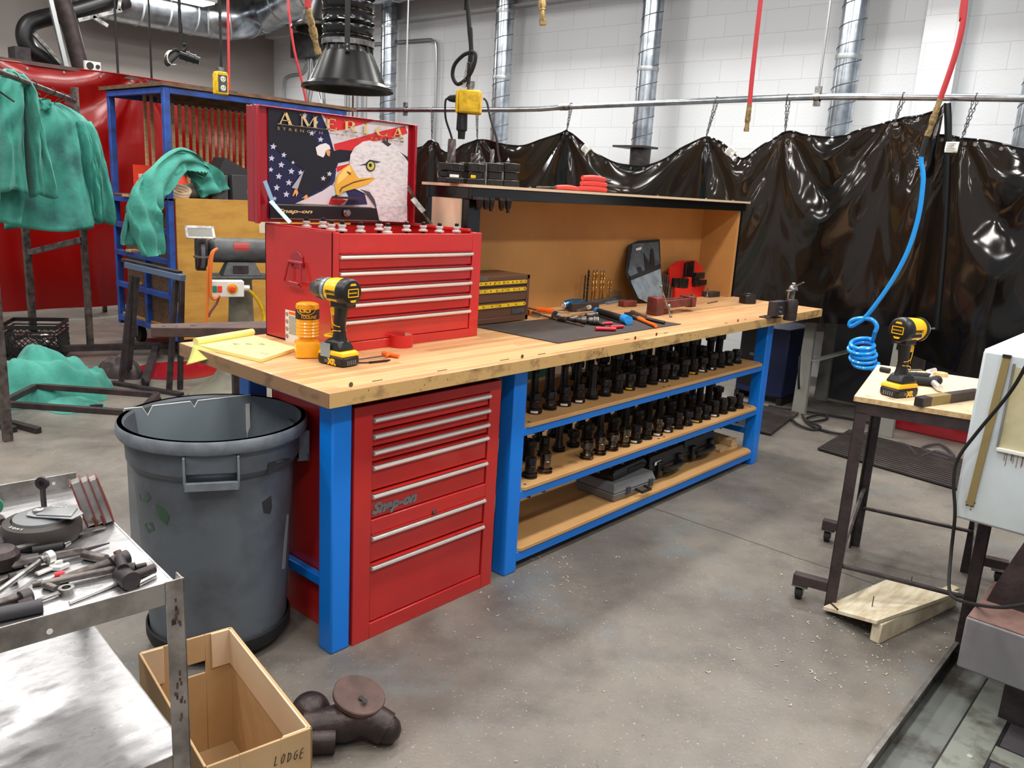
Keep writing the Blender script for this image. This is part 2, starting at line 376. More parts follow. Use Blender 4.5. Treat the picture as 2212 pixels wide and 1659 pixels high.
# ceiling lamps: fixtures with a lamp in each
def lamp(x, y, e, lx=1.25, ly=.35, rz=0, lab=None, z=4.35):
    t = thing('ceiling_lamp', lab, 'ceiling lamp', (x, y, z), rz, 'long ceiling lamps')
    m = MB(); m.box(-lx/2-.03, lx/2+.03, -ly/2-.03, ly/2+.03, .02, .1); obj('housing', m, M['white'], t, local=True, bevel=.01)
    obj('diffuser', MB().box(-lx/2, lx/2, -ly/2, ly/2, .0, .02), M['lamp'], t, local=True)
    m = MB(); [m.cyl((s*lx/3, 0, .1), (s*lx/3, 0, CZ-z), .006, n=6) for s in (-1, 1)]; obj('hanger_rod', m, M['steel'], t, local=True)
    l = bpy.data.lights.new('lamp', 'AREA'); l.shape = 'RECTANGLE'; l.size = lx; l.size_y = ly; l.energy = e; l.color = (1, .975, .94)
    o = bpy.data.objects.new('lamp_light', l); COL.objects.link(o); o.parent = t; o.location = (0, 0, -.01)
    return t
q = P(352, -9, 'y', 8.6)
lamp(q.x, q.y, 60, lab='bright long lamp at the top left edge above the round silver duct', z=q.z, lx=1.2, ly=.3)
LX = [-2.4, .2, 2.7]; LY = [-3.2, -.9, 1.5, 4.0, 6.4]
k = 0
for i, x in enumerate(LX):
    for j, y in enumerate(LY):
        e = [37, 44, 43, 38, 30][j]*(1.0 if i < 2 else 1.15)
        lamp(x, y, e, lab='ceiling lamp over the shop, %s along the %s row' % (ORD[j], ORD[i]))
lamp(4.7, .4, 62, lx=.35, ly=1.25, lab='ceiling lamp over the welding booth nearest the block wall')
lamp(4.7, 3.6, 62, lx=.35, ly=1.25, lab='ceiling lamp over the welding booth beside the middle ducts')
w = bpy.data.worlds.new('world'); SC.world = w; w.use_nodes = True
w.node_tree.nodes['Background'].inputs[0].default_value = (.92, .95, 1, 1); w.node_tree.nodes['Background'].inputs[1].default_value = .36
# ---------------------------------------------------------------- ducts
def helix(mb, c, r, z0, z1, pitch, tr):
    n = int((z1-z0)/pitch*18); mb.tube([V((c[0]+r*math.cos(a), c[1]+r*math.sin(a), z0+(z1-z0)*i/n)) for i in range(n+1) for a in [2*math.pi*i/18]], tr, 5)
dw = [(838, 200, 'left of the hanging black hood hose'), (1085, 150, 'behind the hanging yellow outlet box'), (1386, 300, 'ending in a black blast gate above the black curtain'), (1815, 250, 'left of the red hose with the blue coil'), (2222, 290, 'at the right edge of the picture')]
for i, (px, py, lab) in enumerate(dw):
    c = P(px, py, 'x', 5.72); z0 = P(1386, 316, 'x', 5.72).z if i == 2 else 1.0
    t = thing('spiral_duct', 'vertical spiral steel duct '+lab, 'duct', (c.x, c.y, z0), 0, 'vertical spiral ducts')
    obj('pipe', MB().lathe([(.1, 0), (.1, CZ-z0)], (c.x, c.y, z0), n=40), M['galv'], t)
    m = MB(); helix(m, (c.x, c.y), .101, z0, CZ-.05, .16, .0045); obj('seam', m, M['grind'], t)
    m = MB(); [m.lathe([(.106, -.02), (.108, 0), (.106, .02)], (c.x, c.y, z), n=32) for z in (2.75, 3.45)]; obj('coupling_band', m, M['cond'], t)
    if i == 2:
        m = MB(); m.box(c.x-.15, c.x+.13, c.y-.12, c.y+.24, z0-.02, z0+.0); m.lathe([(.105, 0), (.1, -.2), (.13, -.22), (.13, -.27)], (c.x, c.y, z0-.02)); obj('blast_gate', m, M['blacksteel'], t)
    else:
        obj('fume_hood', MB().lathe([(.1, 0), (.25, -.25), (.3, -.3), (.3, -.5)], (c.x, c.y, 1.0), n=24, caps=False), M['blacksteel'], t)
pts = [P(150, -30, 'y', 9.1), P(255, -2, 'y', 9.1), P(350, 17, 'y', 9.1), P(440, 34, 'y', 9.1), P(500, 40, 'y', 8.9), P(560, 30, 'x', 5.25), P(640, -5, 'x', 5.25), P(760, -36, 'x', 5.3), P(930, -60, 'x', 5.4)]
e = V(pts[-1]); pts += [V((5.4, e.y-2, e.z)), V((5.4, e.y-5, e.z)), V((5.4, -4.5, e.z))]
t = thing('main_duct', 'large round silver ceiling duct curving round the room corner', 'duct', (5.2, 5, 3.2))
sp = smooth(pts, 8); obj('duct_shell', MB().tube(pts, .27, 32, sm=6), M['galv'], t)
m = MB()
for i in range(6, len(sp)-2, 5):
    d = (sp[i+1]-sp[i-1]).normalized(); m.lathe([(.272, -.012), (.279, 0), (.272, .012)], sp[i], d, n=32)
obj('duct_seam', m, M['cond'], t)
m = MB(); [m.cyl(sp[i], V((sp[i].x, sp[i].y, CZ)), .012, n=6) for i in (12, 30, 50, 66)]; obj('duct_hanger', m, M['steel'], t)
# conduits and junction box on the block wall
cx = WX-.05
t = thing('junction_box', 'grey electrical box with conduits high on the wall behind the hanging hood', 'electrical box', P(666, 122, 'x', cx))
a, b_ = P(641, 75, 'x', cx), P(697, 122, 'x', cx)
obj('enclosure', MB().box(WX-.16, WX-.003, b_.y, a.y, b_.z, a.z), M['grind'], t, bevel=.008)
m = MB()
def cpath(l, r=.014, mb=None): (mb or m).tube([P(x, y, 'x', cx) for x, y in l], r, 8, sm=5)
cpath([(659, 122), (660, 140), (650, 158), (625, 163), (613, 178), (612, 250)]); cpath([(666, 122), (667, 155), (662, 195), (660, 260)]); cpath([(671, 122), (672, 160), (668, 200), (655, 260)])
cpath([(674, 122), (677, 140), (690, 165), (697, 230)]); cpath([(672, 122), (686, 190), (700, 240)]); cpath([(697, 102), (760, 100)]); cpath([(697, 112), (760, 109)])
obj('conduit', m, M['cond'], t)
m = MB(); cpath([(700, 100), (803, 95), (915, 86), (934, 88), (943, 104), (942, 200), (938, 330)], .018)
single('bent_conduit', m, M['cond'], 'long thin conduit bending down the block wall left of the yellow outlet box', 'conduit')
for i, (x, lab, mm, rr) in enumerate([(747, 'leftmost grey pipe just under the hood rim', 'cond', .02), (762, 'thin rusty brown pipe under the hood rim', 'castt', .014), (772, 'thin grey pipe right of the rusty one', 'cond', .012), (783, 'rightmost grey pipe of the group under the hood rim', 'cond', .014)]):
    p = P(x, 225, 'x', cx); single('riser_pipe', MB().cyl((cx, p.y, .0), (cx, p.y, 2.9), rr, n=10), M[mm], lab+', on the wall', 'pipe', 'pipes on the wall under the hood')
# ---------------------------------------------------------------- curtain rail and black curtains
XC = 4.35
rl = [(600, 233), (700, 237), (1100, 237), (1225, 231), (1400, 223.5), (1640, 213.5), (1804, 209), (2000, 210), (2212, 212.5), (2420, 216)]
t = thing('curtain_rail', 'long galvanized pipe rail carrying the black welding curtains', 'rail', P(1400, 223, 'x', XC))
obj('pipe', MB().tube([P(x, y, 'x', XC) for x, y in rl], .023, 12, sm=3), M['galv'], t)
for x, y in ((1766, 210), (876, 237)):
    p = P(x, y, 'x', XC); obj('hanger_rod', MB().cyl(p, V((p.x, p.y, CZ)), .008, n=8), M['cond'], t)
    obj('pipe_clamp', MB().lathe([(.03, -.02), (.03, .02)], p, (0, 1, 0), 16).box(p.x-.015, p.x+.015, p.y-.02, p.y+.02, p.z-.06, p.z+.07), M['steel'], t)
p = P(1222, 231, 'x', XC); obj('pipe_coupling', MB().cyl(p-V((0, .05, 0)), p+V((0, .06, 0)), .03, n=14), M['steel'], t)
def pleat(Y, Z, ztop, hs, seed):
    d = 0; dep = ztop-Z
    for i, (hy, hz) in enumerate(hs):
        a = math.atan2(Y-hy, max(hz-Z, 0)+.02); r = math.hypot(Y-hy, hz-Z)
        d += .052*(1-math.exp(-r/.16))*math.exp(-r/.8)*math.cos(a*8+i*1.7+seed)*max(0, 1-abs(a)/1.25)**.7
        d += .016*(1-math.exp(-r/.1))*math.exp(-r/.5)*math.cos(a*23+i*2.3)*max(0, 1-abs(a)/1.1)
    for (y0, z0), (y1, z1) in zip(hs, hs[1:]):
        if (Y-y0)*(Y-y1) < 0:
            tt = (Y-y0)/(y1-y0); s = dep+(4*tt*(1-tt))*-.28
            d += .04*math.sin((dep*13-4*tt*(1-tt)*6.0)+i)*(4*tt*(1-tt))**.8*math.exp(-max(dep, 0)/.55)
    d += .022*math.sin(Y*8.3+seed+.8*math.sin(Z*2.1))*min(1, max(dep, 0)/.5)+.002*math.sin(Y*21+Z*5+seed)
    return d
def curtain(name, top, hangs, zb0, zb1, lab, mt, plane, val, seed, side=None, parts=True):
    """top: photo points of the upper edge, left to right; zb0/zb1 hem heights at the two ends"""
    q = [P(x, y, plane, val) for x, y in top]; q = smooth(q, 6)
    ix = 1 if plane == 'x' else 0
    A = [(v[ix], v.z) for v in q]; hs = [(P(x, y, plane, val)[ix], P(x, y, plane, val).z) for x, y in hangs]
    a0, a1 = A[0][0], A[-1][0]
    def ztop(s):
        for (p0, z0), (p1, z1) in zip(A, A[1:]):
            if (s-p0)*(s-p1) <= 0 and p0 != p1: return z0+(z1-z0)*(s-p0)/(p1-p0)
        return A[-1][1]
    t = thing(name, lab, 'curtain', (q[0]+q[-1])/2*1.0, 0, 'welding curtains'); t.location.z = min(zb0, zb1); INV[t.name] = Matrix.Translation(-t.location)
    def fn(u, v):
        s = a0+(a1-a0)*u; z1 = ztop(s); zb = zb0+(zb1-zb0)*u; z = z1+(zb-z1)*v; d = pleat(s, z, z1, hs, seed)
        return V((val+d, s, z)) if plane == 'x' else V((s, val+d, z))
    n = max(30, int(abs(a1-a0)/.018)); n = min(n, 230)
    obj('sheet', MB().grid(n, 90, fn), mt, t, ang=180)
    m = MB(); m.tube([fn(i/60, 0) for i in range(61)], .008, 6); obj('hem', m, mt, t)
    m = MB()
    for i in range(13):
        c = fn(i/12, .02); ax = (1, 0, 0) if plane == 'x' else (0, 1, 0); m.lathe([(.012, -.006), (.012, .006)], c-V(ax)*.006, ax, 12)
    if parts: obj('grommets', m, M['steel'], t)
    return t, fn
B = M['vinyl']
curtain('welding_curtain', [(640, 252), (760, 300), (892, 320), (933, 302), (969, 331), (1031, 302), (1101, 314), (1147, 312), (1225, 281)], [(640, 252), (933, 302), (1031, 302), (1225, 281)], .62, .62, 'black vinyl welding curtain hanging behind the raised tool chest lid', B, 'x', XC, .3)
curtain('welding_curtain', [(1211, 295), (1225, 284), (1257, 306), (1286, 331), (1326, 352), (1387, 357), (1433, 343), (1479, 318), (1525, 296), (1539, 312)], [(1225, 284), (1525, 296)], .62, .62, 'black vinyl welding curtain sagging in one deep swag below the blast gate', B, 'x', XC+.05, 1.9)
curtain('welding_curtain', [(1525, 295), (1557, 306), (1578, 322), (1600, 343), (1635, 325), (1696, 285), (1740, 292), (1787, 297), (1824, 293), (1880, 276), (1930, 260), (2006, 247), (2042, 224)], [(1525, 295), (1696, 285), (1930, 262), (2042, 224)], .62, .79, 'widest black vinyl welding curtain with bright creases, behind the blue coiled hose', B, 'x', XC, 3.1)
curtain('welding_curtain', [(2012, 292), (2050, 293), (2078, 299), (2140, 306), (2212, 320), (2330, 335)], [(2077, 301), (2330, 330)], .62, .45, 'black vinyl welding curtain hanging at the right edge above the white machine door', B, 'x', XC+.05, 4.4)
m = MB(); p = [P(x, y, 'x', XC-.06) for x, y in ((2046, 224), (2048, 300), (2040, 500), (2022, 712))]
m.tube(p, .022, 8, sm=4); single('curtain_hem_strip', m, M['blackgloss'], 'thick overlapped black seam standing upright between the two right-hand curtains', 'curtain seam')
def links(mb, p, q, s=.022, r=.0028):
    p, q = V(p), V(q); n = int((q-p).length/s); d = (q-p)/n; x, y, z = bas(d)
    for i in range(n):
        c = p+d*(i+.5); a = x if i % 2 else y
        mb.tube([c+z*math.cos(t)*s*.66+a*math.sin(t)*s*.3 for t in [2*math.pi*j/10 for j in range(10)]], r, 5, close=True)
for (a, b_, lab) in [((1225, 279), (1231, 229), 'left of the blast gate'), ((1526, 293), (1545, 216), 'right of the blast gate with a loose end'), ((1696, 283), (1699, 211), 'left of the fourth duct'), ((1934, 261), (1947, 208), 'left of the red and blue air hose'), ((2078, 299), (2104, 210), 'right of the red and blue air hose'), ((933, 301), (932, 236), 'nearest the tool chest lid'), ((1031, 301), (1028, 236), 'below the hanging yellow outlet box')]:
    m = MB(); p, q = P(*a, 'x', XC), P(*b_, 'x', XC); links(m, p, q); links(m, p+V((0, .0, 0)), q+V((0, -.028, .0)))
    m.tube([q+V((.03*math.cos(t), -.014, .024*math.sin(t)+.0)) for t in [math.pi*2*j/14 for j in range(14)]], .003, 5, close=True)
    single('hanging_chain', m, M['chain'], 'doubled steel chain holding the black curtain, '+lab, 'chain', 'curtain chains')
for (x, y, r_, lab) in [(1265, 322, -.7, 'white warning tag on the curtain edge left of the blast gate'), (1578, 328, -.6, 'crumpled white warning tag on the curtain right of the hutch end'), (2056, 318, 0, 'white warning tag near the top of the right-hand curtain')]:
    c = P(x, y, 'x', XC-.09); K = frame(c, V((0, -1, 0)), V((0, 0, 1))) @ Matrix.Rotation(r_, 4, 'Z')
    m = MB().at(K); m.grid(6, 6, lambda u, v: V(((u-.5)*.075, (v-.5)*.065, .006*math.sin(u*7+v*4)))); t = thing('curtain_tag', lab, 'tag', c, 0, 'curtain tags')
    obj('card', m, M['label'], t, thick=.002); m = MB().at(K); [m.box(-.028, .024-.01*(i % 3), .02-i*.01, .023-i*.01, .0075, .0085) for i in range(5)]; obj('print', m, M['grey'], t)
# ---------------------------------------------------------------- red curtain of the far booth
YR = 6.75
curtain('welding_curtain', [(-120, 114), (0, 130), (100, 141), (200, 153), (304, 167), (420, 187), (560, 212), (690, 237)], [(-120, 114), (304, 167), (690, 237)], .12, .1, 'shiny red vinyl welding curtain closing the far booth on the left', M['rvinyl'], 'y', YR, .8)
m = MB(); m.bar(P(-160, 104, 'y', YR+.03), P(640, 220, 'y', YR+.03), .05, .035); m.bar(P(640, 220, 'y', YR+.03), P(700, 232, 'y', YR+.03), .05, .035)
single('curtain_rail', m, M['castt'], 'rusty flat bar rail along the top of the red curtain', 'rail')
m = MB(); m.cyl(P(150, 130, 'y', YR+.06), V((P(150, 130, 'y', YR+.06).x, YR+.06, 0)), .02, n=8)
# ---------------------------------------------------------------- hanging hood in front and the one behind it
def hood(c, lab, s=1, cut=False):
    t = thing('exhaust_hood', lab, 'exhaust hood', c, 0, 'hanging black exhaust hoods')
    o = V(c); pr = [(.118, .235), (.118, .225), (.12, .18), (.125, .17), (.19, .03), (.215, .012), (.228, .01), (.23, -.004), (.222, -.008), (.212, -.006), (.2, .012), (.186, .03), (.118, .168)]
    obj('cone', MB().lathe(pr, o, n=48, caps=False), M['hood'], t, ang=25)
    m = MB(); n = 60; prof = []
    for i in range(n*2): prof.append((.122+(.008 if i % 2 else 0)+.003*math.sin(i*1.9), .23+i*.0115))
    m.lathe([(a, b*1.0) for a, b in prof], o, n=40, caps=False).cyl(o+V((0, 0, 1.55)), V((o.x, o.y, CZ)), .1, n=24); obj('flexible_hose', m, M['bagm'], t, ang=80)
    obj('hose_clamp', MB().lathe([(.124, .2), (.129, .202), (.129, .228), (.124, .23)], o, n=40, caps=False), M['steel'], t)
    m = MB(); q = V((-.62, -.78, 0)).normalized(); a = o+q*.137; sx = V((q.y, -q.x, 0))
    m.bar(a+V((0, 0, .16)), a+V((0, 0, 1.6)), .026, .006, up=tuple(q)); obj('strap', m, M['black'], t)
    m = MB(); [m.lathe([(.0065, 0), (.005, .003)], a+q*.004+V((0, 0, z)), q, 10) for z in (.172, .192)]; obj('rivet', m, M['steel'], t)
    m = MB()
    for i in range(14):
        f = 2*math.pi*i/14; p = o+V((math.cos(f)*.122, math.sin(f)*.122, .2)); m.cyl(p-V((0, 0, .03)), p, .006, n=6)
    obj('collar_ribs', m, M['black'], t); return t
hood(P(751, 193, 'x', 1.22), 'large black exhaust hood hanging in front above the tool chest lid')
q = P(716, 66, 'x', 1.62); hood(q, 'second black exhaust hood half hidden behind the large front one')
# ---------------------------------------------------------------- air hoses with brass fittings
def fitting(mb, p, q, segs):
    p, q = V(p), V(q); d = (q-p); L = d.length
    for a, b_, r, n in segs: mb.cyl(p+d*a, p+d*b_, r, n=n)
def hose(name, lab, pts, r, mt, fit=None, sm=5):
    t = thing(name, lab, 'air hose', pts[-1], 0, 'hanging air hoses')
    obj('hose', MB().tube(pts, r, 12, sm=sm), M[mt], t)
    if fit:
        p, q, sg, mm = fit; m = MB(); fitting(m, p, q, sg); obj('coupling', m, M[mm], t, ang=40)
    return t
SG = [(0, .3, .012, 12), (.22, .34, .0145, 6), (.34, .42, .0125, 12), (.42, .6, .0155, 6), (.6, .66, .013, 14), (.66, .86, .0105, 12), (.86, 1, .0135, 8)]
top = lambda p: V((p.x, p.y, CZ))
p = P(665, 18, 'x', .42); hose('air_hose', 'red air hose with a long brass coupling hanging beside the front hood', [V((p.x-.02, p.y+.02, CZ)), V((p.x-.005, p.y, 2.9)), p], .012, 'redhose', (p, P(688, 118, 'x', .46), SG, 'brass'))
p = P(1170, -40, 'x', 1.0); hose('air_hose', 'brass coupling of a hose just reaching down from the top edge', [V((p.x, p.y, CZ)), p+V((0, 0, .3)), p], .012, 'redhose', (p, P(1173, 54, 'x', 1.0), SG, 'brass'))
p = P(1619, 226, 'x', 2.4); hose('air_hose', 'straight red air hose with a brass tip hanging right of the blast gate', [V((p.x, P(1660, -160, 'x', 2.4).y, CZ)), P(1643, 0, 'x', 2.4), p], .011, 'redhose', (p, P(1612, 284, 'x', 2.4), SG, 'brass'))
p = P(2031, 214, 'x', 2.6); t = hose('air_hose', 'curving red air hose joined to a coiled blue hose above the small table', [V((2.6, P(2100, -160, 'x', 2.6).y, CZ)), V((2.6, P(2092, -60, 'x', 2.6).y, P(2092, -60, 'x', 2.6).z)), P(2086, -10, 'x', 2.6), P(2078, 60, 'x', 2.6), P(2060, 130, 'x', 2.6), p], .0125, 'redhose', (p, P(2003, 294, 'x', 2.6), SG, 'brass'))
q = [P(x, y, 'x', 2.6) for x, y in ((2003, 294), (1995, 320), (1990, 338))]; obj('strain_relief', MB().tube(q, .012, 10, sm=4), M['rubber'], t)
bl = [P(x, y, 'x', 2.6) for x, y in ((1990, 336), (1990, 352), (1994, 375), (1993, 405), (1984, 468), (1961, 542), (1925, 610), (1875, 679), (1848, 700), (1836, 704), (1838, 694), (1856, 688), (1882, 690), (1894, 704), (1890, 718))]
c0, c1 = P(1860, 738, 'x', 2.6), P(1868, 788, 'x', 2.6); ax = (c1-c0).normalized(); hx = RT.copy(); hy = (FW*.5+V((0, 0, .9))*.45+V((0, 0, 0))).normalized()
n = 5*16
for i in range(n+1):
    a = 2*math.pi*i/16; rr = .056*(1-.12*math.sin(i*.21)); bl.append(c0+(c1-c0)*(i/n)+(hx+V((0, 0, .12)))*math.cos(a)*rr+(FW*.8+V((0, 0, .42)))*math.sin(a)*rr)
bl += [P(1885, 800, 'x', 2.66), P(1903, 795, 'z', .79)]
obj('coiled_hose', MB().tube(bl[:15], .0105, 12, sm=5).tube(smooth(bl[14:], 2), .0095, 10), M['bluehose'], t)
for (l, r, pl, vv, lab, mt) in [([(492, -30), (493, 60), (495, 200)], .012, 'y', 5.2, 'straight thin red air line left of the wooden rack top', 'redhose'), ([(622, -30), (626, 40), (636, 110), (652, 175), (664, 232)], .011, 'y', 4.75, 'thin red air line slanting down left of the front hood', 'redhose')]:
    q = [P(x, y, pl, vv) for x, y in l]; q = [V((q[0].x, q[0].y, CZ))]+q; single('air_line', MB().tube(q, r, 8, sm=5), M[mt], lab, 'air hose', 'thin red air lines')
# ---------------------------------------------------------------- yellow outlet box above the hutch
X = 2.0; c = P(1013, 222, 'x', X)
t = thing('outlet_box', 'yellow hanging outlet box with plugs above the workbench hutch', 'outlet box', c)
K = frame(c, V((.62, -.78, 0)), V((0, 0, 1)))
m = MB().at(K); m.box(-.055, .07, -.06, .065, -.06, .06); obj('housing', m, M['ywarn'], t, bevel=.01)
m = MB().at(K); m.box(-.07, -.054, -.06, .062, -.056, .056); obj('bezel', m, M['ywarn'], t, bevel=.006)
m = MB().at(K); m.box(-.073, -.07, -.045, .045, -.035, .035); obj('receptacle_plate', m, M['steel'], t)
m = MB().at(K); m.lathe([(.022, 0), (.018, .035), (.01, .05)], (-.073, .018, 0), (-1, 0, 0)); m.tube([K.inverted() @ (K @ V((-.12, .018, 0))), V((-.135, 0, 0)), V((-.13, -.09, 0)), V((-.1, -.17, 0)), V((-.07, -.25, .02))], .006, 8, sm=5); obj('left_plug', m, M['rubber'], t)
m = MB().at(K); m.lathe([(.03, 0), (.032, -.09), (.022, -.1), (.02, -.14)], (-.035, -.06, 0), (0, 1, 0)); obj('lower_plug', m, M['black'], t)
m = MB().at(K); m.lathe([(.02, .0), (.02, .02), (.024, .02), (.024, .05)], (.005, .065, 0), (0, 1, 0), 12); obj('cord_grip', m, M['steel'], t)
m = MB(); ct = [P(x, y, 'x', X) for x, y in ((1010, -60), (1010, 0), (1014, 60), (1018, 110), (1014, 150), (1011, 178))]; m.tube([V((ct[0].x, ct[0].y, CZ))]+ct, .013, 10, sm=5)
m.tube([P(x, y, 'x', X-.03) for x, y in ((1017, 60), (1018, 90), (1013, 140), (1012, 180))], .009, 8, sm=4); obj('supply_cable', m, M['rubber'], t)
m = MB(); m.tube([P(x, y, 'x', X-.03) for x, y in ((1020, 112), (1027, 118), (1024, 140), (1012, 165), (990, 182), (978, 165), (982, 140), (1000, 120), (1016, 113))], .011, 10, sm=5, close=True); obj('cable_loop', m, M['rubber'], t)
m = MB(); a, b_ = P(1014, 135, 'x', X-.03), P(1002, 188, 'x', X-.03)
for k in range(6):
    m.tube([a+(b_-a)*j/12+RT*.014*math.cos(j*.9+k*1.05)+FW*.014*math.sin(j*.9+k*1.05) for j in range(13)], .0013, 4)
obj('mesh_grip', m, M['steel'], t)
m = MB(); m.tube([P(x, y, 'x', X) for x, y in ((1045, 213), (1052, 222), (1060, 258), (1072, 296), (1076, 330), (1080, 350))], .006, 8, sm=5); obj('right_cord', m, M['rubber'], t)
# plug and small outlet hanging at the left
t = thing('hanging_plug', 'black twist-lock plug on a knotted cord with wire grip, left above the rack', 'plug', P(395, 125, 'y', 2.7))
m = MB(); m.tube([V((P(386, -30, 'y', 2.7).x, 2.7, CZ)), P(386, -20, 'y', 2.7), P(390, 50, 'y', 2.7), P(394, 96, 'y', 2.7)], .009, 8, sm=5); obj('cord', m, M['rubber'], t)
m = MB(); m.tube([P(x, y, 'y', 2.68) for x, y in ((394, 96), (401, 98), (398, 108), (385, 118), (372, 130), (362, 140), (358, 130), (365, 116), (380, 108), (392, 118))], .0095, 8, sm=5); obj('knot', m, M['rubber'], t)
m = MB(); 
for k in range(5): m.tube([P(376+14*math.cos(a)-k*1.5, 124+16*math.sin(a), 'y', 2.66+k*.008) for a in [1.2+j*.4 for j in range(9)]], .0016, 4)
obj('wire_grip', m, M['label'], t)
a, b_ = P(389, 117, 'y', 2.69), P(431, 132, 'y', 2.64); m = MB(); fitting(m, a, b_, [(0, .4, .026, 16), (.38, .44, .03, 16), (.44, .75, .024, 16), (.72, .78, .027, 16), (.78, 1, .021, 16)]); obj('plug_body', m, M['blackgloss'], t)
c = P(478, 178, 'y', 3.9); t = thing('outlet_box', 'small grey outlet box in a yellow frame hanging over the blue rack', 'outlet box', c)
K = frame(c, (1, 0, 0), (0, 0, 1)); m = MB().at(K)
m.prism([(-.048, -.085), (.048, -.085), (.048, .055), (.036, .075), (-.036, .075), (-.048, .055)], -.04, .02); obj('yellow_frame', m, M['ywarn'], t, bevel=.006)
m = MB().at(K).box(-.034, .034, -.068, .05, .018, .024); obj('face_plate', m, M['grind'], t)
m = MB().at(K); [m.lathe([(.02, 0), (.02, .004)], (0, y, .024), (0, 0, 1), 20) for y in (-.04, .022)]; obj('receptacle', m, M['label'], t)
m = MB().at(K); [m.box(x-.0025, x+.0025, y-.004, y+.008, .028, .0285) for y in (-.04, .022) for x in (-.008, .008)]; [m.box(-.003, .003, y-.014, y-.009, .028, .0285) for y in (-.04, .022)]; obj('slots', m, M['ink'], t)
m = MB().at(K); m.cyl((0, .07, -.01), (0, .105, -.01), .026, n=12); obj('cord_grip', m, M['steel'], t)
m = MB(); m.tube([V((P(474, 0, 'y', 3.9).x-.02, 3.9, CZ)), P(474, 0, 'y', 3.9), P(477, 100, 'y', 3.9), P(478, 158, 'y', 3.91)], .01, 8, sm=4); obj('cord', m, M['rubber'], t)
# ---------------------------------------------------------------- fume arms and panel above the red curtain
t = thing('fume_arm', 'thick black bent fume extraction arm above the red curtain', 'fume arm', P(60, 90, 'y', 7.6))
obj('hose', MB().tube([P(x, y, 'y', 7.6) for x, y in ((262, -22), (235, 0), (160, 25), (85, 42), (60, 55), (54, 80), (66, 108), (100, 130), (150, 170))], .085, 20, sm=6), M['black'], t)
m = MB(); [m.bar(P(a, b_, 'y', 7.45), P(c, d, 'y', 7.45), .035) for a, b_, c, d in ((72, 72, 140, 146), (168, 44, 262, 22), (255, 22, 262, -30), (200, 36, 232, 56))]; obj('strut', m, M['steel'], t)
m = MB(); m.lathe([(.1, -.05), (.1, .05)], P(262, 0, 'y', 7.6), (P(262, 0, 'y', 7.6)-P(240, 8, 'y', 7.6)), 20); m.box(P(48, 104, 'y', 7.6).x-.1, P(58, 104, 'y', 7.6).x, 7.5, 7.7, P(48, 132, 'y', 7.6).z, P(48, 104, 'y', 7.6).z); obj('joint', m, M['blacksteel'], t); q = P(235, 0, 'y', 7.6); obj('hanger_rod', MB().cyl(q, V((q.x, q.y, CZ)), .02, n=8), M['steel'], t)
t = thing('fume_arm', 'straight dark fume arm slanting down left with a light steel strut', 'fume arm', P(165, 100, 'y', 7.3))
obj('hose', MB().tube([P(x, y, 'y', 7.3) for x, y in ((120, -60), (134, 0), (152, 60), (176, 152), (186, 190))], .082, 20, sm=5), M['plate'], t)
obj('hanger_rod', MB().cyl(P(124, -50, 'y', 7.3), V((P(124, -50, 'y', 7.3).x, 7.3, CZ)), .02, n=8), M['steel'], t); obj('strut', MB().bar(P(104, -20, 'y', 7.2), P(144, 150, 'y', 7.2), .04), M['cond'], t)
c = P(201, 143, 'y', 7.0); t = thing('gauge_panel', 'small grey panel with two round black dials over the red curtain', 'panel', c)
obj('support_pole', MB().box(c.x-.02, c.x+.02, 7.041, 7.07, 0, c.z+.04), M['darksteel'], t); obj('plate', MB().box(c.x-.075, c.x+.075, 7.0, 7.04, c.z-.16, c.z+.045), M['label'], t)
m = MB(); m.lathe([(.034, 0), (.034, .01)], (c.x-.03, 7.0, c.z), (0, -1, 0)); m.lathe([(.02, 0), (.02, .01)], (c.x+.045, 7.0, c.z), (0, -1, 0)); obj('dial', m, M['ink'], t)
for i, (x, lab) in enumerate(((250, 'left'), (323, 'right'))):
    a = P(x, 60, 'y', 7.2+i); single('drop_cord', MB().cyl(V((a.x, a.y, 1.8)), V((a.x, a.y, CZ)), .012, n=6), M['rubber'], 'thin dark drop cord before the shaded wall, %s one of two' % lab, 'cord', 'dark drop cords')
# ---------------------------------------------------------------- workbench
H = .915; LW, LD = .0755, .0715
XL, XM, XR = 0.0, .844, 3.048
YB = .482
t = thing('workbench', 'long workbench with bright blue steel legs, hardboard shelves and a butcher block top', 'workbench', (1.8, .3, 0))
top_ = MB().box(-.06, 3.653, -.064, .85, .8665, H); obj('bench_top', top_, M['butcher'], t, bevel=.004)
m = MB(); m.box(-.059, 3.652, -.0655, -.0642, .8675, H-.002)
obj('front_edge', m, M['edge'], t); obj('end_edge', MB().box(-.0615, -.0602, -.064, .85, .8675, H-.002), M['edgel'], t)
m = MB()
for x, y in ((758, 831), (1128, 770), (1372, 730), (1418, 722), (1594, 692.5)):
    p = P(x, y, 'y', -.0655); m.lathe([(.008, 0), (.008, .0007)], p, (0, -1, 0), 14)
for x, y, l in ((1090, 777, .05), (1170, 764.5, .045), (1354, 733, .04), (1438, 719, .035), (1568, 698, .03), (1610, 690, .025), (815, 822, .04), (955, 800, .045)):
    p = P(x, y, 'y', -.0655); m.box(p.x-l/2, p.x+l/2, -.0664, -.0655, p.z-.0012, p.z+.0012)
rr = random.Random(3)
for i in range(34):
    x = rr.choice([.1, .35, .9, 1.25, 1.35, 1.6, 2.0, 2.1, 3.2])+rr.gauss(0, .05); z = rr.uniform(.872, .905); m.box(x-.001, x+.0012, -.0662, -.0655, z-.004*rr.random(), z+.008*rr.random())
obj('plug_holes', m, M['woodb'], t)
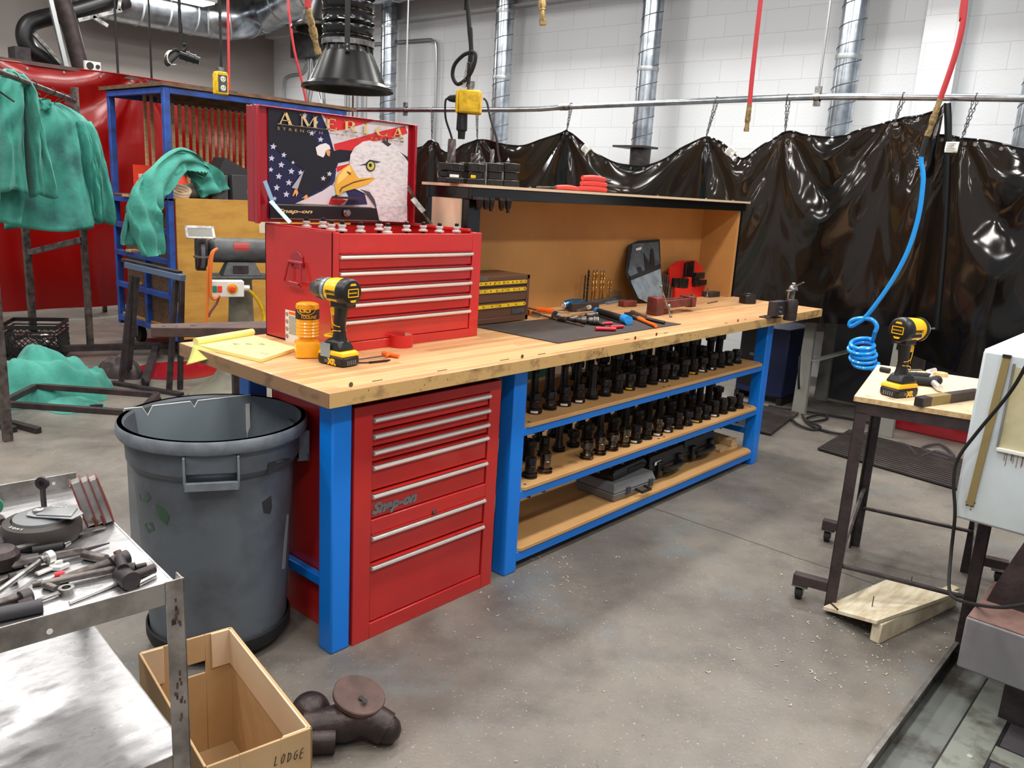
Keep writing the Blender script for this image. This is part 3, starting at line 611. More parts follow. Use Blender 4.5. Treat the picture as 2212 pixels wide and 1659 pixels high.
for x in (XL, XM, XR):
    for y in (0, YB):
        if x == XL and y: x, y = .092, .635
        obj('leg', MB().box(x, x+LW, y, y+LD, 0, .8665), M['blue'], t, bevel=.006)
m = MB()
for x in (XL, XM, XR): m.box(x+(.052 if x == XL else .012), x+LW+(.004 if x == XL else -.012), LD, YB+(.16 if x == XL else 0), .178, .212); m.box(x+.012, x+LW-.012, LD, YB, .83, .8665)
m.box(XL+LW+.02, XM+.03, YB+.16, YB+.2, .178, .212)
obj('end_stretcher', m, M['blue'], t, bevel=.003)
SH = []
for nm, z0, z1 in (('bottom', .0395, .082), ('middle', .312, .348), ('upper', .58, .6133)):
    m = MB().box(XM+LW, XR, .004, .044, z0, z1).box(XM+LW, XR, YB+.01, YB+.05, z0, z1)
    if nm != 'bottom': m.box(XM+LW-.03, XM+LW+.01, LD, YB, z0, z1).box(XR-.01, XR+.03, LD, YB, z0, z1)
    else: m.box(XM+LW-.03, XM+LW+.01, LD, YB, z0, z1).box(XR-.01, XR+.03, LD, YB, z0, z1)
    obj('shelf_rail', m, M['blue'], t, bevel=.003)
    e = .016; a, b_ = XM+LW+.003, XR-.003
    m = MB().prism([(a, .012), (a+.02, -.004), (b_-.03, -.004), (b_, .03), (b_, YB+.03), (a, YB+.03)], z1+.0005, z1+e)
    o = obj('shelf_board', m, M['mdf'], t, bevel=.0015, label=nm+' hardboard shelf'); SH.append((z1+e, o))
for k in (1, 2):
    z, o = SH[k]; m = MB()
    for x, y in ((XM+LW+.045, .02), (XR-.05, .03), (1.98, .022), (2.03, .02)): m.lathe([(.0065, 0), (.0065, .0006)], (x, y, z), n=12)
    s = obj('bolt_holes', m, M['ink'], o, local=True)
z, o = SH[1]; m = MB()
for x, y in ((1.246, .068), (1.342, .066)):
    m.lathe([(.021, .0), (.021, .0012), (.0175, .0012), (.0175, .0004)], (x, y, z), n=24, caps=False)
    m.lathe([(.0175, 0), (.0175, .0004)], (x, y, z), n=24)
obj('empty_holder_rings', m, mat('hole_shadow', (172, 128, 82), .7), o, local=True)
# ---------------------------------------------------------------- hutch
HX0, HX1, HY0, HY1, HZ = 1.08, 3.667, .51, .80, 1.54
t = thing('bench_hutch', 'black steel hutch with hardboard panels standing on the back of the workbench', 'hutch', (2.37, .66, H))
obj('top_board', MB().box(HX0, HX1, HY0, HY1+.03, HZ-.012, HZ), M['hpale'], t)
m = MB().box(HX0+.01, HX1-.03, HY0+.012, HY0+.03, HZ-.062, HZ-.0125).box(HX0+.01, HX1-.03, HY1-.01, HY1+.01, HZ-.062, HZ-.0125)
m.box(HX0+.01, HX0+.03, HY0+.03, HY1-.01, HZ-.062, HZ-.0125).box(HX1-.05, HX1-.03, HY0+.03, HY1-.01, HZ-.062, HZ-.0125); obj('apron_rail', m, M['blackgloss'], t, bevel=.003)
for x, y, w in ((HX0+.012, HY0+.03, .075), (HX0+.012, HY1-.04, .04), (HX1-.06, HY0+.03, .028), (HX1-.06, HY1-.04, .028)):
    obj('post', MB().box(x, x+w, y, y+.04, H, HZ-.0625), M['blackgloss'], t, bevel=.003)
obj('back_panel', MB().box(HX0+.09, HX1-.09, HY1-.012, HY1-.004, H, HZ-.062), M['mdfin'], t)
for x in (HX0+.03, HX1-.036): obj('side_panel', MB().box(x, x+.006, HY0+.072, HY1-.04, H, HZ-.0625), M['mdfin'] if x > 2 else M['hpale'], t)
obj('end_facing', MB().box(HX0+.001, HX0+.011, HY0+.07, HY1-.04, H, HZ-.0625), M['hpale'], t)
obj('end_return', MB().box(HX1-.09, HX1-.0605, HY0+.031, HY1-.013, H, HZ-.0625).box(HX1-.06, HX1-.034, HY0+.0705, HY0+.0718, H, HZ-.0625), M['mdfin'], t)
m = MB(); [m.lathe([(.006, 0), (.006, .006)], (x, .55, HZ), n=8) for x in (3.15, 3.5, 2.6, 1.5)]; obj('bolt_heads', m, M['steel'], t)
# ---------------------------------------------------------------- rolling cabinet
C0, C1, CF, CB, CT = .083, .763, -.004, .47, .832
t = thing('tool_cabinet', 'tall red seven-drawer tool cabinet under the workbench between two blue legs', 'tool cabinet', ((C0+C1)/2, .23, 0))
x0, x1 = P(805, 960, 'y', CF).x, P(1058, 880, 'y', CF).x
zz = lambda y, x=803: P(x, y, 'y', CF-.012).z
tz = [zz(y) for y in (909, 945, 980, 1013)]+[zz(1076, 800), zz(1167, 799), zz(1232, 797)]
zbot = P(793, 1350, 'y', CF).z; zlock = (P(798, 1126, 'y', CF).z, P(798, 1160, 'y', CF).z)
m = MB().box(C0, C0+.02, CF+.02, CB, .0, CT).box(C1-.02, C1, CF+.02, CB, 0, CT).box(C0, C1, CB-.01, CB, 0, CT).box(C0, C1, CF+.01, CB, CT-.008, CT).box(C0+.02, C1-.02, CF+.03, CB-.01, .02, .03)
m.box(C0, x0, CF, CF+.03, 0, CT-.0).box(x1, C1, CF, CF+.03, 0, CT).box(x0, x1, CF, CF+.03, 0, zbot).box(x0, x1, CF, CF+.03, tz[0]+.012, CT)
m.box(x0, x1, CF+.03, CF+.034, zbot, tz[0]+.012)
obj('case', m, M['red'], t, bevel=.005)
m = MB().box(x0, x1, CF, CF+.03, zlock[1]+.004, zlock[0]); obj('lock_bar', m, M['red'], t, bevel=.003)
ends = [tz[1], tz[2], tz[3], tz[4], zlock[0], tz[6], zbot-.012]
for i, z in enumerate(tz):
    b_ = ends[i]+.016
    if i == 4: b_ = ends[i]+.004
    d = obj('drawer', MB().box(x0+.004, x1-.004, CF+.006, CF+.028, b_, z-.004), M['red'], t, bevel=.002)
    m = MB(); K = MB()
    m.prism([(CF+.006, z-.013), (CF-.006, z-.013), (CF-.012, z-.006), (CF-.01, z), (CF+.006, z+.006)], x0+.003, x1-.003, Matrix(((0, 0, 1, 0), (1, 0, 0, 0), (0, 1, 0, 0), (0, 0, 0, 1))))
    obj('drawer_pull', m, M['chrome'], d)
    obj('drawer_lip', MB().box(x0+.004, x1-.004, CF-.006, CF+.02, z+.0065, z+.009), M['red'], d)
p = P(937, 1105, 'y', CF); obj('lock', MB().lathe([(.009, 0), (.009, .006), (.005, .007), (.005, .009)], (p.x, CF, p.z), (0, -1, 0), 16), M['steel'], t)
p = P(805, 1112, 'y', CF); q = P(900, 1085, 'y', CF)
K = frame((p.x, CF+.005, p.z), (1, 0, 0), (0, 0, 1)); m = MB(); text(m, 'Snap-on', .05, K, ext=.003, shear=.35, bold=.0026, sx=(q.x-p.x)/.165)
obj('nameplate', m, M['foil'], t)
# ---------------------------------------------------------------- tool chest
A0, A1, AF, AB, AT = .285, 1.022, .385, .83, 1.347
t = thing('tool_chest', 'red tool chest standing on the workbench with its lid raised', 'tool chest', ((A0+A1)/2, .6, H))
zr = [P(x, y, 'y', AF-.01).z for x, y in ((1018, 547), (1015, 578.5), (1013, 610), (1012, 639), (1010, 671))]
xa, xb = P(733, 560, 'y', AF).x, P(1020, 560, 'y', AF).x
zb = H+.035
m = MB().box(A0, A0+.008, AF+.01, AB, H, AT).box(A1-.008, A1, AF+.01, AB, H, AT).box(A0, A1, AB-.008, AB, H, AT).box(A0, A1, AF+.01, AB, H, H+.008)
m.box(A0, xa, AF, AF+.02, H, AT).box(xb, A1, AF, AF+.02, H, AT).box(xa, xb, AF, AF+.02, H, zb).box(xa, xb, AF+.001, AF+.016, zr[0]+.008, AT-.004).box(xa, xb, AF+.016, AF+.022, zb, zr[0]+.01)
m.box(A0+.008, A1-.008, AF+.02, AB-.008, AT-.062, AT-.058).box(A0, A0+.02, AF+.02, AB, AT, AT+.005).box(A1-.022, A1-.004, AF+.06, AB, AT, AT+.012)
obj('case', m, M['red'], t, bevel=.003)
for i, z in enumerate(zr):
    b_ = (zr+[zb-.012])[i+1]+.014
    d = obj('drawer', MB().box(xa+.003, xb-.003, AF+.004, AF+.02, b_, z-.004), M['red'], t, bevel=.002)
    m = MB().prism([(AF+.005, z-.011), (AF-.006, z-.011), (AF-.011, z-.005), (AF-.009, z), (AF+.005, z+.005)], xa+.002, xb-.002, Matrix(((0, 0, 1, 0), (1, 0, 0, 0), (0, 1, 0, 0), (0, 0, 0, 1))))
    obj('drawer_pull', m, M['chrome'], d)
    obj('drawer_lip', MB().box(xa+.003, xb-.003, AF-.006, AF+.014, z+.0055, z+.008), M['red'], d)
# side handle
h = lambda x, y: P(x, y, 'x', A0-.004)
m = MB(); a = h(641, 560); K = frame((A0-.001, a.y, a.z), (0, -1, 0), (0, 0, 1))
m.at(K); m.prism([(-.042, -.03), (-.036, .012), (-.012, .028), (.012, .028), (.036, .012), (.042, -.03)], 0, .004); m.cyl((-.046, -.012, .008), (.046, -.012, .008), .006, n=10)
q = obj('side_handle', m, M['redlid'], t, bevel=.001)
m = MB().at(K); m.tube([V((-.038, -.012, .012)), V((-.042, -.03, .016)), V((-.054, -.085, .022)), V((-.05, -.094, .022)), V((.05, -.094, .022)), V((.054, -.085, .022)), V((.042, -.03, .016)), V((.038, -.012, .012))], .0045, 8); m.tube([V((-.046, -.088, .022)), V((.046, -.088, .022))], .007, 8)
obj('bail', m, M['redlid'], q)
# warning sticker on the side, in print
m = MB(); s = lambda y, z: (A0-.0012, y, z)
y0, y1, z0, z1 = h(615, 700).y, h(646, 700).y, h(620, 738).z, h(630, 672).z
m.box(A0-.0012, A0-.0002, y1-.02, y0, z0, z1); st = obj('warning_sticker', m, M['label'], t)
m = MB(); 
for i in range(4):
    z = z1-.016-i*(z1-z0-.018)/3.7; m.tube([V((A0-.0022, y0-.012+.0075*math.cos(a), z+.0075*math.sin(a))) for a in [j*math.pi/8 for j in range(16)]], .0009, 4, close=True)
    m.tube([V((A0-.0022, y0-.012-.005, z-.004)), V((A0-.0022, y0-.012+.005, z+.004))], .0009, 4); m.box(A0-.0018, A0-.0012, y0-.0135, y0-.0105, z-.005, z+.004)
obj('warning_symbols', m, M['inkred'], st)
m = MB(); rr = random.Random(5)
for i in range(17):
    z = z1-.022-i*.0042
    if z > z0+.004: m.box(A0-.0018, A0-.0012, y1-.012-.006*rr.random(), y0-.024, z, z+.0014)
obj('print_lines', m, M['ink'], st); obj('orange_band', MB().box(A0-.0018, A0-.0012, y1-.014, y0-.024, z1-.015, z1-.004), M['orange'], st)
# lid with its picture
YL = .80; L = lambda x, y, dy=0: P(540+x/5.53, 210+y/5.53, 'y', YL+dy)
lx0, lx1, lz0, lz1 = P(548, 300, 'y', YL).x, P(890, 300, 'y', YL).x+.012, AT+.004, P(700, 246, 'y', YL).z
tl, bl_ = L(200, 108), L(225, 1455); tr, br = L(1893, 338), L(1865, 1500)
zt = (tl.z+tr.z)/2; zb_ = AT+.008
m = MB().box(lx0, lx1, YL+.004, YL+.05, zb_, zt+.002).box(lx0, lx0+.012, YL-.022, YL+.004, zb_-.004, zt+.002).box(lx1-.012, lx1, YL-.022, YL+.004, zb_, zt+.002).box(lx0, lx1, YL-.012, YL+.004, zt-.001, zt+.004)
ld = obj('lid', m, M['redlid'], t, bevel=.003)
m = MB()
for a, b_ in (((175, 1000), (285, 1290)), ((245, 1240), (480, 1500))):
    p, q = L(*a, dy=-.03), L(*b_, dy=-.1 if b_[1] == 1500 else -.03); q2 = q
    m.bar(p, q2, .016, .003, up=(0, 1, 0))
obj('left_stay', m, mat('pale_blue_steel', (150, 190, 222), .4, metal=.3), t)
m = MB()
for a, b_, w in (((1885, 1070), (1990, 1240), .014), ((1940, 1210), (2075, 1370), .026), ((2070, 1385), (2200, 1560), .018)):
    m.bar(L(*a, dy=-.03), L(*b_, dy=-.03-(b_[1] > 1300)*.04-(b_[1] > 1400)*.05), w, .004, up=(0, 1, 0))
obj('right_stay', m, M['steel'], t)
# picture layers: flat prints lying on the lid
px0, px1 = tl.x+.004, br.x-.002
LAY = [0]
def shape(name, polys, col, parent, cpos=None, rough=.35):
    LAY[0] += 1; dy = -.0004*LAY[0]; m = MB()
    for pl in polys:
        q = [L(x, y) for x, y in pl]; q = [V((min(max(v.x, px0), px1), YL+dy, min(max(v.z, zb_), zt-.002))) for v in q]
        n = len(q); m.add(q+[v+V((0, .0003, 0)) for v in q], [tuple(range(n))]+[(i, (i+1) % n, (i+1) % n+n, i+n) for i in range(n)])
    mm = col if not isinstance(col, tuple) else mat(name+'_ink', col, rough); return obj(name, m, mm, parent, flat=True)
pic = shape('picture', [[(205, 115), (1890, 338), (1865, 1500), (225, 1455)]], (26, 30, 66), ld)
pic.location = (0, 0, 0)
sh = lambda n, p, c: shape(n, p, c, pic)
sh('pale_ground', [[(850, 150), (1890, 330), (1885, 700), (1600, 1420), (540, 1270), (900, 1150), (1050, 800), (940, 420)], [(560, 1260), (760, 1170), (1000, 1050), (1060, 1160), (930, 1280)]], (206, 202, 204))
sh('red_stripes', [[(860, 190), (1130, 225), (1480, 285), (1100, 390), (960, 405), (900, 250)], [(1000, 560), (1300, 480), (1500, 420), (1850, 340), (1880, 430), (1700, 500), (1350, 540), (1230, 650), (1010, 630)], [(1030, 830), (1200, 790), (1040, 900)], [(880, 1280), (990, 1180), (1150, 1230), (1080, 1290)]], (204, 44, 46))
sh('blue_shade', [[(1130, 1100), (1350, 1090), (1400, 1280), (1130, 1290), (1180, 1200)], [(960, 880), (1030, 860), (1010, 1000), (950, 1100), (850, 1130), (830, 920)]], (44, 38, 84))
sh('dark_eagle', [[(205, 115), (600, 165), (560, 300), (700, 380), (860, 640), (1000, 640), (1070, 625), (1220, 640), (1180, 760), (1030, 790), (960, 1000), (890, 1080), (760, 1120), (690, 1190), (600, 1130), (560, 1090), (640, 860), (460, 750), (330, 640), (215, 520)]], (24, 24, 34))
star = lambda cx, cy, r, a0=.1: [(cx+(r if i % 2 == 0 else r*.45)*math.sin(a0+i*math.pi/5), cy-(r if i % 2 == 0 else r*.45)*math.cos(a0+i*math.pi/5)) for i in range(10)]
sh('stars', [star(x, y, r) for x, y, r in ((650, 215, 38), (275, 590, 42), (255, 730, 40), (400, 690, 36), (370, 808, 42), (245, 865, 34), (490, 885, 42), (340, 945, 42), (460, 1020, 42), (315, 1080, 42), (430, 1160, 42), (290, 1210, 30), (840, 505, 38), (735, 430, 36), (600, 900, 36), (945, 915, 34), (872, 970, 34), (510, 780, 24), (790, 300, 26))], (196, 196, 214))
sh('small_head', [[(780, 600), (830, 565), (900, 548), (945, 575), (958, 620), (900, 640), (890, 690), (870, 720), (800, 690)]], (226, 224, 220)); sh('small_beak', [[(900, 640), (935, 618), (955, 650), (945, 710), (915, 690)]], (214, 150, 96))
sh('talons', [[(500, 1180), (530, 1100), (560, 1105), (570, 1145), (545, 1190), (540, 1140), (515, 1180)], [(610, 1210), (670, 1160), (685, 1185), (660, 1240), (625, 1245), (650, 1200)]], (224, 160, 96)); sh('cloud', [[(560, 1268), (700, 1205), (850, 1125), (960, 1050), (1000, 1060), (1020, 1165), (960, 1200), (930, 1285)]], (206, 202, 206)); sh('tail', [[(490, 1080), (640, 870), (560, 1100)]], (168, 168, 172))
sh('big_head', [[(1185, 790), (1190, 690), (1240, 600), (1340, 530), (1420, 515), (1500, 540), (1570, 525), (1640, 560), (1700, 555), (1760, 610), (1860, 700), (1885, 760), (1890, 1500), (1510, 1480), (1490, 1300), (1390, 1160), (1240, 1090), (1100, 1000)]], mat('head_feathers', (222, 220, 218), .4, col2=(178, 180, 188), vs=38, stretch=(1, 1, 2.4), detail=6, lo=.45, hi=.75))
sh('feather_shade', [[(1390, 1160), (1300, 1095), (1420, 1130), (1480, 1220), (1510, 1330), (1520, 1470), (1505, 1480), (1490, 1300)], [(1290, 815), (1370, 790), (1420, 745), (1500, 760), (1560, 772), (1500, 790), (1440, 765), (1380, 815)]], (70, 72, 82))
sh('dark_feather_tips', [[(1560, 530), (1640, 480), (1640, 540), (1680, 560), (1640, 590)], [(1780, 650), (1888, 720), (1888, 770), (1830, 700)]], (60, 48, 60))
sh('beak', [[(1185, 800), (1240, 900), (1290, 970), (1460, 955), (1480, 975), (1400, 1040), (1250, 1090), (1100, 1130), (1060, 1175), (1020, 1165), (1000, 1060), (1030, 940), (1100, 850)]], (226, 172, 62))
sh('beak_light', [[(1180, 815), (1200, 880), (1130, 960), (1030, 1040), (1045, 950), (1110, 860)]], (244, 206, 112)); sh('mouth_line', [[(1145, 880), (1195, 905), (1190, 930), (1150, 905)], [(1080, 1075), (1220, 1010), (1300, 990), (1460, 965), (1300, 1004), (1220, 1026), (1090, 1090), (1062, 1150), (1060, 1110)]], (110, 70, 30))
el = lambda cx, cy, rx, ry: [(cx+rx*math.cos(i*.4), cy+ry*math.sin(i*.4)) for i in range(16)]
sh('eye_ring', [el(1430, 820, 56, 66)], (34, 32, 26)); sh('iris', [el(1430, 820, 44, 52)], (190, 188, 92)); sh('pupil', [el(1424, 812, 17, 22)], (16, 16, 16))
sh('band', [[(225, 1275), (1420, 1315), (1490, 1330), (1530, 1480), (1865, 1500), (225, 1450)], ], (20, 20, 24)); sh('band_lines', [[(228, 1272), (1440, 1312), (1440, 1322), (228, 1284)], [(228, 1440), (1500, 1472), (1500, 1480), (228, 1450)]], (120, 110, 90))
sh('neck_feathers', [[(1490, 1300), (1700, 1300), (1862, 1300), (1862, 1490), (1530, 1478), (1510, 1380)]], mat('neck_ink', (214, 212, 210), .4, col2=(176, 178, 186), vs=40, stretch=(1, 1, 2), detail=6))
gold = mat('gold_ink', (206, 182, 122), .4)
LAY[0] += 1; yy = YL-.0004*LAY[0]-.0003
def ltext(name, s, x, y, x2, y2, hpx, col, **k):
    a, b_ = L(x, y), L(x2, y2); hgt = (L(x, y-hpx).z-a.z); m = MB()
    K = frame((a.x, yy, a.z), (1, 0, (b_.z-a.z)/(b_.x-a.x)*.0), (0, 0, 1)); text(m, s, 1, Matrix.Identity(4), ext=0, **k)
    xs = [v.x for v in m.v]; ys = [v.y for v in m.v]; sx = (b_.x-a.x)/(max(xs)-min(xs)); sy = hgt/(max(ys)-min(ys))
    m.v = [K @ V(((v.x-min(xs))*sx, (v.y-min(ys))*sy, v.z*.0)) for v in m.v]; obj(name, m, col, pic, flat=True)
greyi = mat('grey_gold_ink', (150, 128, 92), .4)
def qd(x0, y0, x1, y1, w): return [(x0-w/2, y0), (x0+w/2, y0), (x1+w/2, y1), (x1-w/2, y1)]
def rc(x0, x1, y0, y1): return [(x0, y0), (x1, y0), (x1, y1), (x0, y1)]
def arc(cx, cy, rx, ry, a0, a1, w0, w1, n=12):
    out = []; inn = []
    for i in range(n+1):
        f = i/n; a = math.radians(a0+(a1-a0)*f); w = w0+(w1-w0)*math.sin(math.pi*f); out.append((cx+rx*math.cos(a), cy+ry*math.sin(a))); inn.append((cx+(rx-w)*math.cos(a), cy+(ry-w*.4)*math.sin(a)))
    return [[out[i], out[i+1], inn[i+1], inn[i]] for i in range(n)]
GL = {'A': [qd(.12, 0, .5, 1, .08), qd(.88, 0, .52, 1, .22), rc(.25, .75, .32, .38), rc(-.02, .26, 0, .05), rc(.7, 1.04, 0, .05)],
 'M': [qd(.12, 0, .12, 1, .06), qd(.14, 1, .5, .08, .16), qd(.84, 1, .5, .08, .05), qd(.86, 0, .86, 1, .16), rc(0, .24, 0, .05), rc(.72, 1, 0, .05), rc(0, .2, .95, 1), rc(.8, 1, .95, 1)],
 'E': [qd(.27, 0, .27, 1, .2), rc(.08, .85, .94, 1), rc(.3, .68, .48, .54), rc(.08, .92, 0, .06), rc(.8, .85, .8, .95), rc(.87, .93, .04, .24), rc(.64, .68, .42, .6)],
 'R': [qd(.22, 0, .22, 1, .2), rc(.08, .55, .95, 1), rc(.3, .55, .48, .53)]+arc(.5, .74, .34, .26, 90, -90, .06, .2)+[qd(.55, .5, .9, 0, .2), rc(.06, .38, 0, .05), rc(.8, 1.05, 0, .05)],
 'I': [qd(.5, 0, .5, 1, .44), rc(.12, .88, 0, .05), rc(.12, .88, .95, 1)], 'C': arc(.55, .5, .5, .5, 40, 320, .05, .24, 20)+[rc(.9, .95, .68, .98), rc(.9, .95, .02, .3)]}
polys = []
for ch, x0, x1, yb, yt_ in (('A', 320, 490, 330, 182), ('M', 578, 790, 362, 218), ('E', 880, 1028, 388, 258), ('R', 1102, 1262, 415, 285), ('I', 1322, 1402, 442, 318), ('C', 1478, 1628, 465, 340), ('A', 1682, 1815, 490, 362)):
    for pl in GL[ch]: polys.append([(x0+(x1-x0)*u, yb-(yb-yt_)*v+(x1-x0)*(u-.5)*.11) for u, v in pl])
shape('title_print', polys, gold, pic)
ltext('motto_print', 'STRENGTH · PRIDE · FREEDOM', 310, 388, 1815, 556, 34, greyi, sp=1.8, bold=.01)
ltext('maker_print', 'Snap-on', 310, 1392, 730, 1412, 62, gold, shear=.3, bold=.03)
a, b_ = L(310, 333), L(1815, 497); z = (a.z+b_.z)/2+.004; obj('title_rule', MB().box(a.x, b_.x, yy-.0002, yy, z-.0008, z+.0006), greyi, pic)
p = L(1130, 1378); m = MB().lathe([(.017, 0), (.018, .006), (.012, .012), (.012, .016)], (p.x, yy, p.z), (0, -1, 0), 20); obj('lid_lock', m, M['steel'], ld)
a, b_ = L(960, 1192), L(1290, 1212); obj('lid_catch', MB().box(a.x, b_.x, YL-.05, yy, a.z-.004, a.z+.004), M['blacksteel'], ld)
# pull studs standing in the chest tray
proto = None; PS = [(662, 484), (698, 492), (716, 493), (739, 492), (779, 487), (819, 485), (837, 486), (878, 491), (914, 494), (949, 494), (986, 497)]
for i, (x, y) in enumerate(PS):
    d = .42+.05*(i % 3) if i > 3 else .46+.09*((3-i))
    if i == 0: d = .72
    q = P(x, y+8, 'y', d); lab = 'shiny pull stud with a black tip in the open chest tray, %s from the left' % ORD[i]
    if proto is None:
        proto = thing('pull_stud', lab, 'pull stud', (0, 0, 0), 0, 'pull studs in the chest tray')
        obj('stud', MB().lathe([(.019, -.004), (.019, .002), (.012, .004), (.012, .012), (.015, .013), (.015, .018), (.008, .02)], n=18), M['chrome'], proto, local=True)
        obj('shaft', MB().cyl((0, 0, -.055), (0, 0, -.004), .008, n=10), M['oxide'], proto, local=True)
        obj('tip', MB().lathe([(.0085, .02), (.0085, .031), (.005, .033)], n=14), M['oxide'], proto, local=True); r = proto
        proto.matrix_world = T(q.x, d, AT+.0 if True else q.z)
    else: dup(proto, T(q.x, d, AT+(.004 if i % 2 else 0)), lab)
# ---------------------------------------------------------------- things on the bench
def Bp(x, y, z=H): return P(x, y, 'z', z)
def zat(b, y, x=None):
    """height of photo row y above base point b, on the upright plane through b that faces the camera"""
    n = V((FW.x, FW.y, 0)).normalized(); d = FW+RT*((x if x is not None else 0)-W/2)/F-UP*(y-HH/2)/F if x is not None else None
    k = (b-CAM).dot(n)/d.dot(n); return (CAM+d*k).z
# yellow pad
pz = H+.012
A, Bc, C, D = Bp(418, 743, pz), Bp(541, 722, pz), Bp(640, 751, pz), Bp(564, 776, pz)
t = thing('legal_pad', 'yellow legal pad with pages rolled back, hanging over the left end of the workbench', 'note pad', (A+C)/2-V((0, 0, .012)))
def quadpad(a, b_, c, d, z0, z1): return MB().add([V((p.x, p.y, z)) for z in (z0, z1) for p in (a, b_, c, d)], [(3, 2, 1, 0), (4, 5, 6, 7), (0, 1, 5, 4), (1, 2, 6, 5), (2, 3, 7, 6), (3, 0, 4, 7)])
obj('pages', quadpad(A, Bc, C, D, H+.001, pz), M['pad'], t)
m = MB(); u = (Bc-A); e = (A-Bc).normalized(); f = (D-A).normalized()
m.tube([A+f*.012+V((0, 0, .010)), Bc+f*.012+V((0, 0, .010))], .0135, 16); obj('rolled_pages', m, M['pad'], t)
hang = [A, Bp(402, 788, H-.05), Bp(474, 769, H-.01), A+f*.12-V((0, 0, .012))]
m = MB().grid(6, 6, lambda a, b_: (hang[0]*(1-a)*(1-b_)+hang[3]*a*(1-b_)+hang[2]*a*b_+hang[1]*(1-a)*b_)+V((0, 0, -.008*math.sin(b_*3)*(1-a)))); obj('hanging_page', m, M['pad2'], t, thick=.001)
m = MB()
rr = random.Random(2)
for k in range(3):
    o = A+(Bc-A)*(.35+.12*k)+(D-A)*(.3+.1*k); m.tube([o+(C-D)*(.03*j*.4)+(D-A)*(.05*math.sin(j*1.3+k))+V((0, 0, .0006)) for j in range(9)], .0006, 4)
m.tube([Bp(562, 762, pz), Bp(574, 765, pz), Bp(580, 765, pz)], .0015, 4); obj('pencil_marks', m, M['grey'], t)
# amber GS TOOLING container
c = Bp(664, 770); ang = YAW-R(90); sx = .044
t = thing('plastic_container', 'amber plastic container reading GS TOOLING beside the yellow drill', 'container', c, 0)
ztop = zat(c, 654, 668); hh = ztop-H
K = T(c.x, c.y, H, ang+R(20)); m = MB().at(K)
def rsq(r, k, n=32): return [(r*math.copysign(abs(math.cos(2*math.pi*i/n))**k, math.cos(2*math.pi*i/n)), r*math.copysign(abs(math.sin(2*math.pi*i/n))**k, math.sin(2*math.pi*i/n))) for i in range(n)]
rings = []
for r, z, k in ((.036, 0, .3), (.042, .004, .3), (.043, .048, .3), (.04, .056, .35), (.03, .06, 1), (.029, .07, 1), (.036, .074, 1)): rings.append([V((x, y, z)) for x, y in rsq(r, k)])
for i in range(10): z = .076+i*.0055; rings.append([V((x, y, z)) for x, y in rsq(.0375 if i % 2 else .0405, 1)])
for r, z in ((.04, .134), (.04, hh-.012), (.0385, hh-.004), (.03, hh)): rings.append([V((x, y, z)) for x, y in rsq(r, 1)])
m.loft(rings); obj('body', m, M['ybottle'], t, ang=30)
lz0, lz1 = .136, hh-.02; fa = math.atan2(CAM.y-c.y, CAM.x-c.x)
m = MB().grid(24, 2, lambda u, v: V((c.x+.0406*math.cos(fa+(u-.5)*2.9), c.y+.0406*math.sin(fa+(u-.5)*2.9), H+lz0+(lz1-lz0)*v))); lb = obj('label_wrap', m, mat('label_dark', (42, 32, 26), .45), t)
def wrap(mb, s, cx, z, w, hgt, **k):
    q = MB(); text(q, s, 1, Matrix.Identity(4), ext=0, **k); xs = [v.x for v in q.v]; ys = [v.y for v in q.v]
    for f_ in q.f:
        pass
    vs = []
    for v in q.v:
        a = fa+(cx+((v.x-min(xs))/(max(xs)-min(xs))-.5)*w)/.041; vs.append(V((c.x+.0411*math.cos(a), c.y+.0411*math.sin(a), H+z+(v.y-min(ys))/(max(ys)-min(ys))*hgt)))
    mb.add(vs, q.f)
m = MB(); wrap(m, 'TOOLING', .006, lz0+.004, .056, .0115, shear=.3, bold=.02); wrap(m, 'GS', -.006, lz0+.024, .048, .024, shear=.35, bold=.035)
m.tube([V((c.x+.0412*math.cos(fa+(-.006+.034*math.cos(a))/.041), c.y+.0412*math.sin(fa+(-.006+.034*math.cos(a))/.041), H+lz0+.036+.019*math.sin(a))) for a in [j*math.pi/14 for j in range(28)]], .0011, 4, close=True)
obj('label_print', m, M['ybottle'], lb, flat=True)
